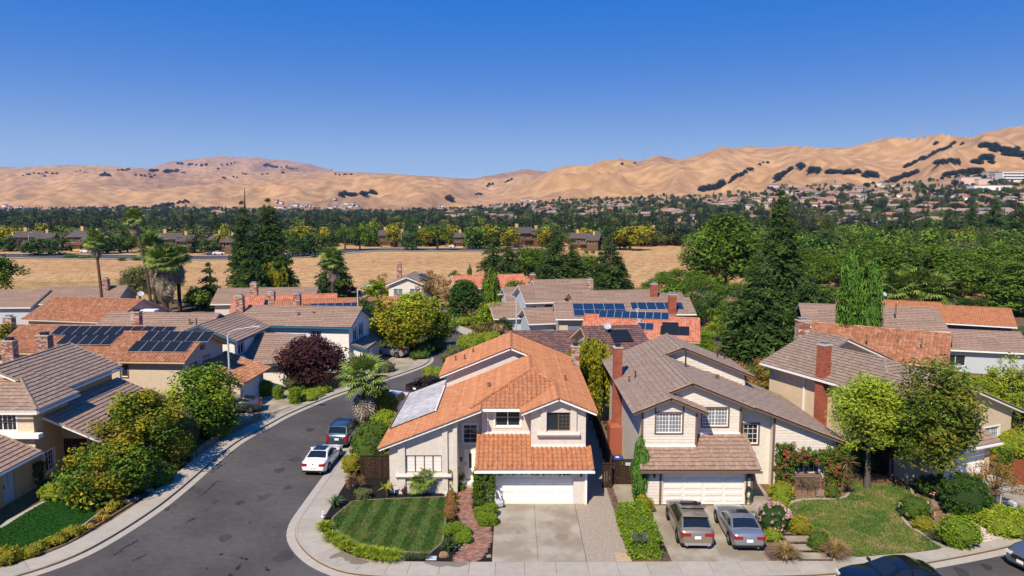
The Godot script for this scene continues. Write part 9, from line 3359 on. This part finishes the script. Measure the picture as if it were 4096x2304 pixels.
		if q[5] == M.whitepaint or q[5] == M.stucco_sand:
			for k in 3:
				for j in 7:
					mb = MB.new()
					mb.box(Vector3(-q[2]*0.46 + j*q[2]*0.13,2.0 + k*q[3]*0.3,q[4]*0.5),Vector3(-q[2]*0.46 + j*q[2]*0.13 + q[2]*0.12,4.4 + k*q[3]*0.3,q[4]*0.5 + 0.1))
					part("window",mb,M.solar_blue if q[5] == M.whitepaint else M.glass,n,false)
	# the mass of trees that fills the valley floor
	var lists := {}
	for k in far_proto: lists[k] = []
	var dn := FastNoiseLite.new()
	dn.seed = 77; dn.frequency = 0.004
	var made := 0
	while made < 9000:
		var u := rng.randf()
		var r := 340.0*pow(2500.0/340.0,pow(u,0.92))
		var px := rng.randf_range(-420,4520)
		var rf := lut(FOOT_R,px)
		if r > rf*1.02: continue
		var x := (px - 2048.0)/FAR_F*r
		if dn.get_noise_2d(x,r) < -0.34: continue
		var bad := false
		for c: Vector3 in clear:
			if absf(c.x - x) < 9.0 and absf(-c.z - r + 12.0) < 22.0:
				bad = true
				break
		if bad and rng.randf() < 0.85: continue
		var near_right := px > 2700
		var k: String = ["dusky","sage","sage","dusky","duskcone","olive","dark","round","dusky","sage"][rng.randi() % 10]
		var h := rng.randf_range(4.5,11.5)*(1.5 if k == "duskcone" else 1.0)*(0.85 if r > 1500 else 1.0)
		var w := h*(0.45 if k == "duskcone" else rng.randf_range(0.9,1.5))
		lists[k].append(Transform3D(Basis(UP,rng.randf()*TAU)*Basis.from_scale(Vector3(w,h,w)),Vector3(x,terrain(px,r) - 0.3,-r)))
		made += 1
	for k in lists:
		if lists[k].is_empty(): continue
		var mm := MultiMesh.new()
		mm.transform_format = MultiMesh.TRANSFORM_3D
		mm.mesh = far_proto[k][0]
		mm.instance_count = lists[k].size()
		for i in lists[k].size(): mm.set_instance_transform(i,lists[k][i])
		var mi := MultiMeshInstance3D.new()
		mi.name = numbered("valley_wood")
		mi.multimesh = mm
		mi.material_override = M.leaf
		tag(mi,"far-off mass of " + kinds[k] + "s filling the valley","wood","","stuff")
		add_child(mi)
	# oaks and tree lines on the hills: [x0,y0,x1,y1,how many,size]
	g = "oaks on the golden hills"
	for q in [[87,705,246,697,9,9],[183,711,196,711,2,12],[306,693,382,691,5,6],[410,706,450,706,5,16],[477,686,533,679,5,10],[548,707,636,707,6,10],[612,688,640,684,4,18],[660,692,715,688,6,20],[730,694,750,694,2,9],[715,658,840,668,7,16],[880,664,960,660,4,12],[1057,663,1113,671,6,16],[1129,679,1192,681,5,12],[880,682,881,682,1,10],[965,696,1000,700,2,9],[1050,702,1080,702,2,9],[878,718,970,716,4,9],[1130,694,1145,694,2,10],[1302,682,1365,684,2,9],[1335,700,1415,700,5,8],[1359,792,1430,784,8,16],[1440,784,1505,778,7,17],[604,838,684,822,9,15],[690,822,763,808,6,12],[366,842,485,830,6,8],[1820,711,1852,706,3,9],[1948,748,1971,744,3,12],[2019,733,2048,729,3,13],[1900,780,1932,784,4,12],[1797,812,1799,812,1,28],[2914,738,3002,678,13,12],[2795,768,2891,752,10,20],[3105,726,3165,676,9,16],[3185,676,3209,678,3,16],[3232,694,3272,698,5,20],[3296,696,3431,696,12,15],[3447,706,3503,708,6,16],[3535,742,3662,694,14,16],[3606,676,3805,582,18,13],[3725,584,3728,584,1,14],[3829,586,3831,586,1,14],[3741,660,3821,656,6,18],[3845,702,3916,692,9,18],[3765,710,3845,694,6,14],[3908,592,4083,630,20,17],[3876,660,3956,650,10,18],[3990,620,4096,640,10,18],[3030,664,3070,652,3,9],[2480,662,2545,656,2,9]]:
		for i in q[4]:
			var f: float = (i + rng.randf_range(0.1,0.9))/q[4]
			var at := on_hill(lerpf(q[0],q[2],f),lerpf(q[1],q[3],f) + rng.randf_range(-2.5,2.5),1000.0)
			if -at.z > 8800.0: continue
			var big: float = q[5]*rng.randf_range(0.75,1.25)*(1.8 if -at.z > 5200.0 else (1.3 if -at.z > 3600.0 else 1.0))
			far_tree("hill_oak","dark oak " + ("standing alone" if q[4] < 3 else ("in a long tree line" if q[4] > 8 else "in a small clump")) + (" on the far pale mountain" if -at.z > 5200.0 else (" on the upper ridge" if -at.z > 3600.0 else " on the near golden slope")),g,"dusky",at - UP*big*0.2,big,big*rng.randf_range(1.1,1.6))
	# pylons and masts on the ridge
	for p in [[3620,566,40],[3652,563,60],[3664,562,60],[3679,561,62],[3795,553,40],[3864,559,42],[4096,512,50],[3973,520,36],[2158,686,34],[2377,661,34],[2572,647,30],[880,629,60],[892,629,70]]:
		var at := on_hill(p[0],p[1] + 1.0,1200.0)
		if -at.z > 8800.0: continue
		var t := thing("pylon","thin steel pylon on the hill ridge","pylon",at,0.0,"pylons on the ridge")
		var h: float = p[2]
		var mb := MB.new()
		for sx in [-1.0,1.0]:
			for sz in [-1.0,1.0]: mb.tube([Vector3(sx*3.5,-4,sz*3.5),Vector3(sx*0.6,h,sz*0.6)],[0.28,0.22],4,false)
		for k in 5:
			var y := h*(k + 1)/6.0
			var w := lerpf(3.5,0.6,y/h)
			mb.box(Vector3(-w,y,w - 0.15),Vector3(w,y + 0.3,w + 0.15))
		part("lattice",mb,M.metal,t,false)
		for k in 3:
			mb = MB.new()
			mb.box(Vector3(-5 + k,h*(0.7 + k*0.12),-0.2),Vector3(5 - k,h*(0.7 + k*0.12) + 0.5,0.2))
			part("crossarm",mb,M.metal,t,false)
func build() -> void:
	build_puffs()
	fine_puffs()
	build_ground()
	build_yards()
	build_near_houses()
	build_left_houses()
	build_mid_houses()
	build_garden_a()
	build_garden_left()
	build_midground()
	build_street()
	build_cars()
	build_far()
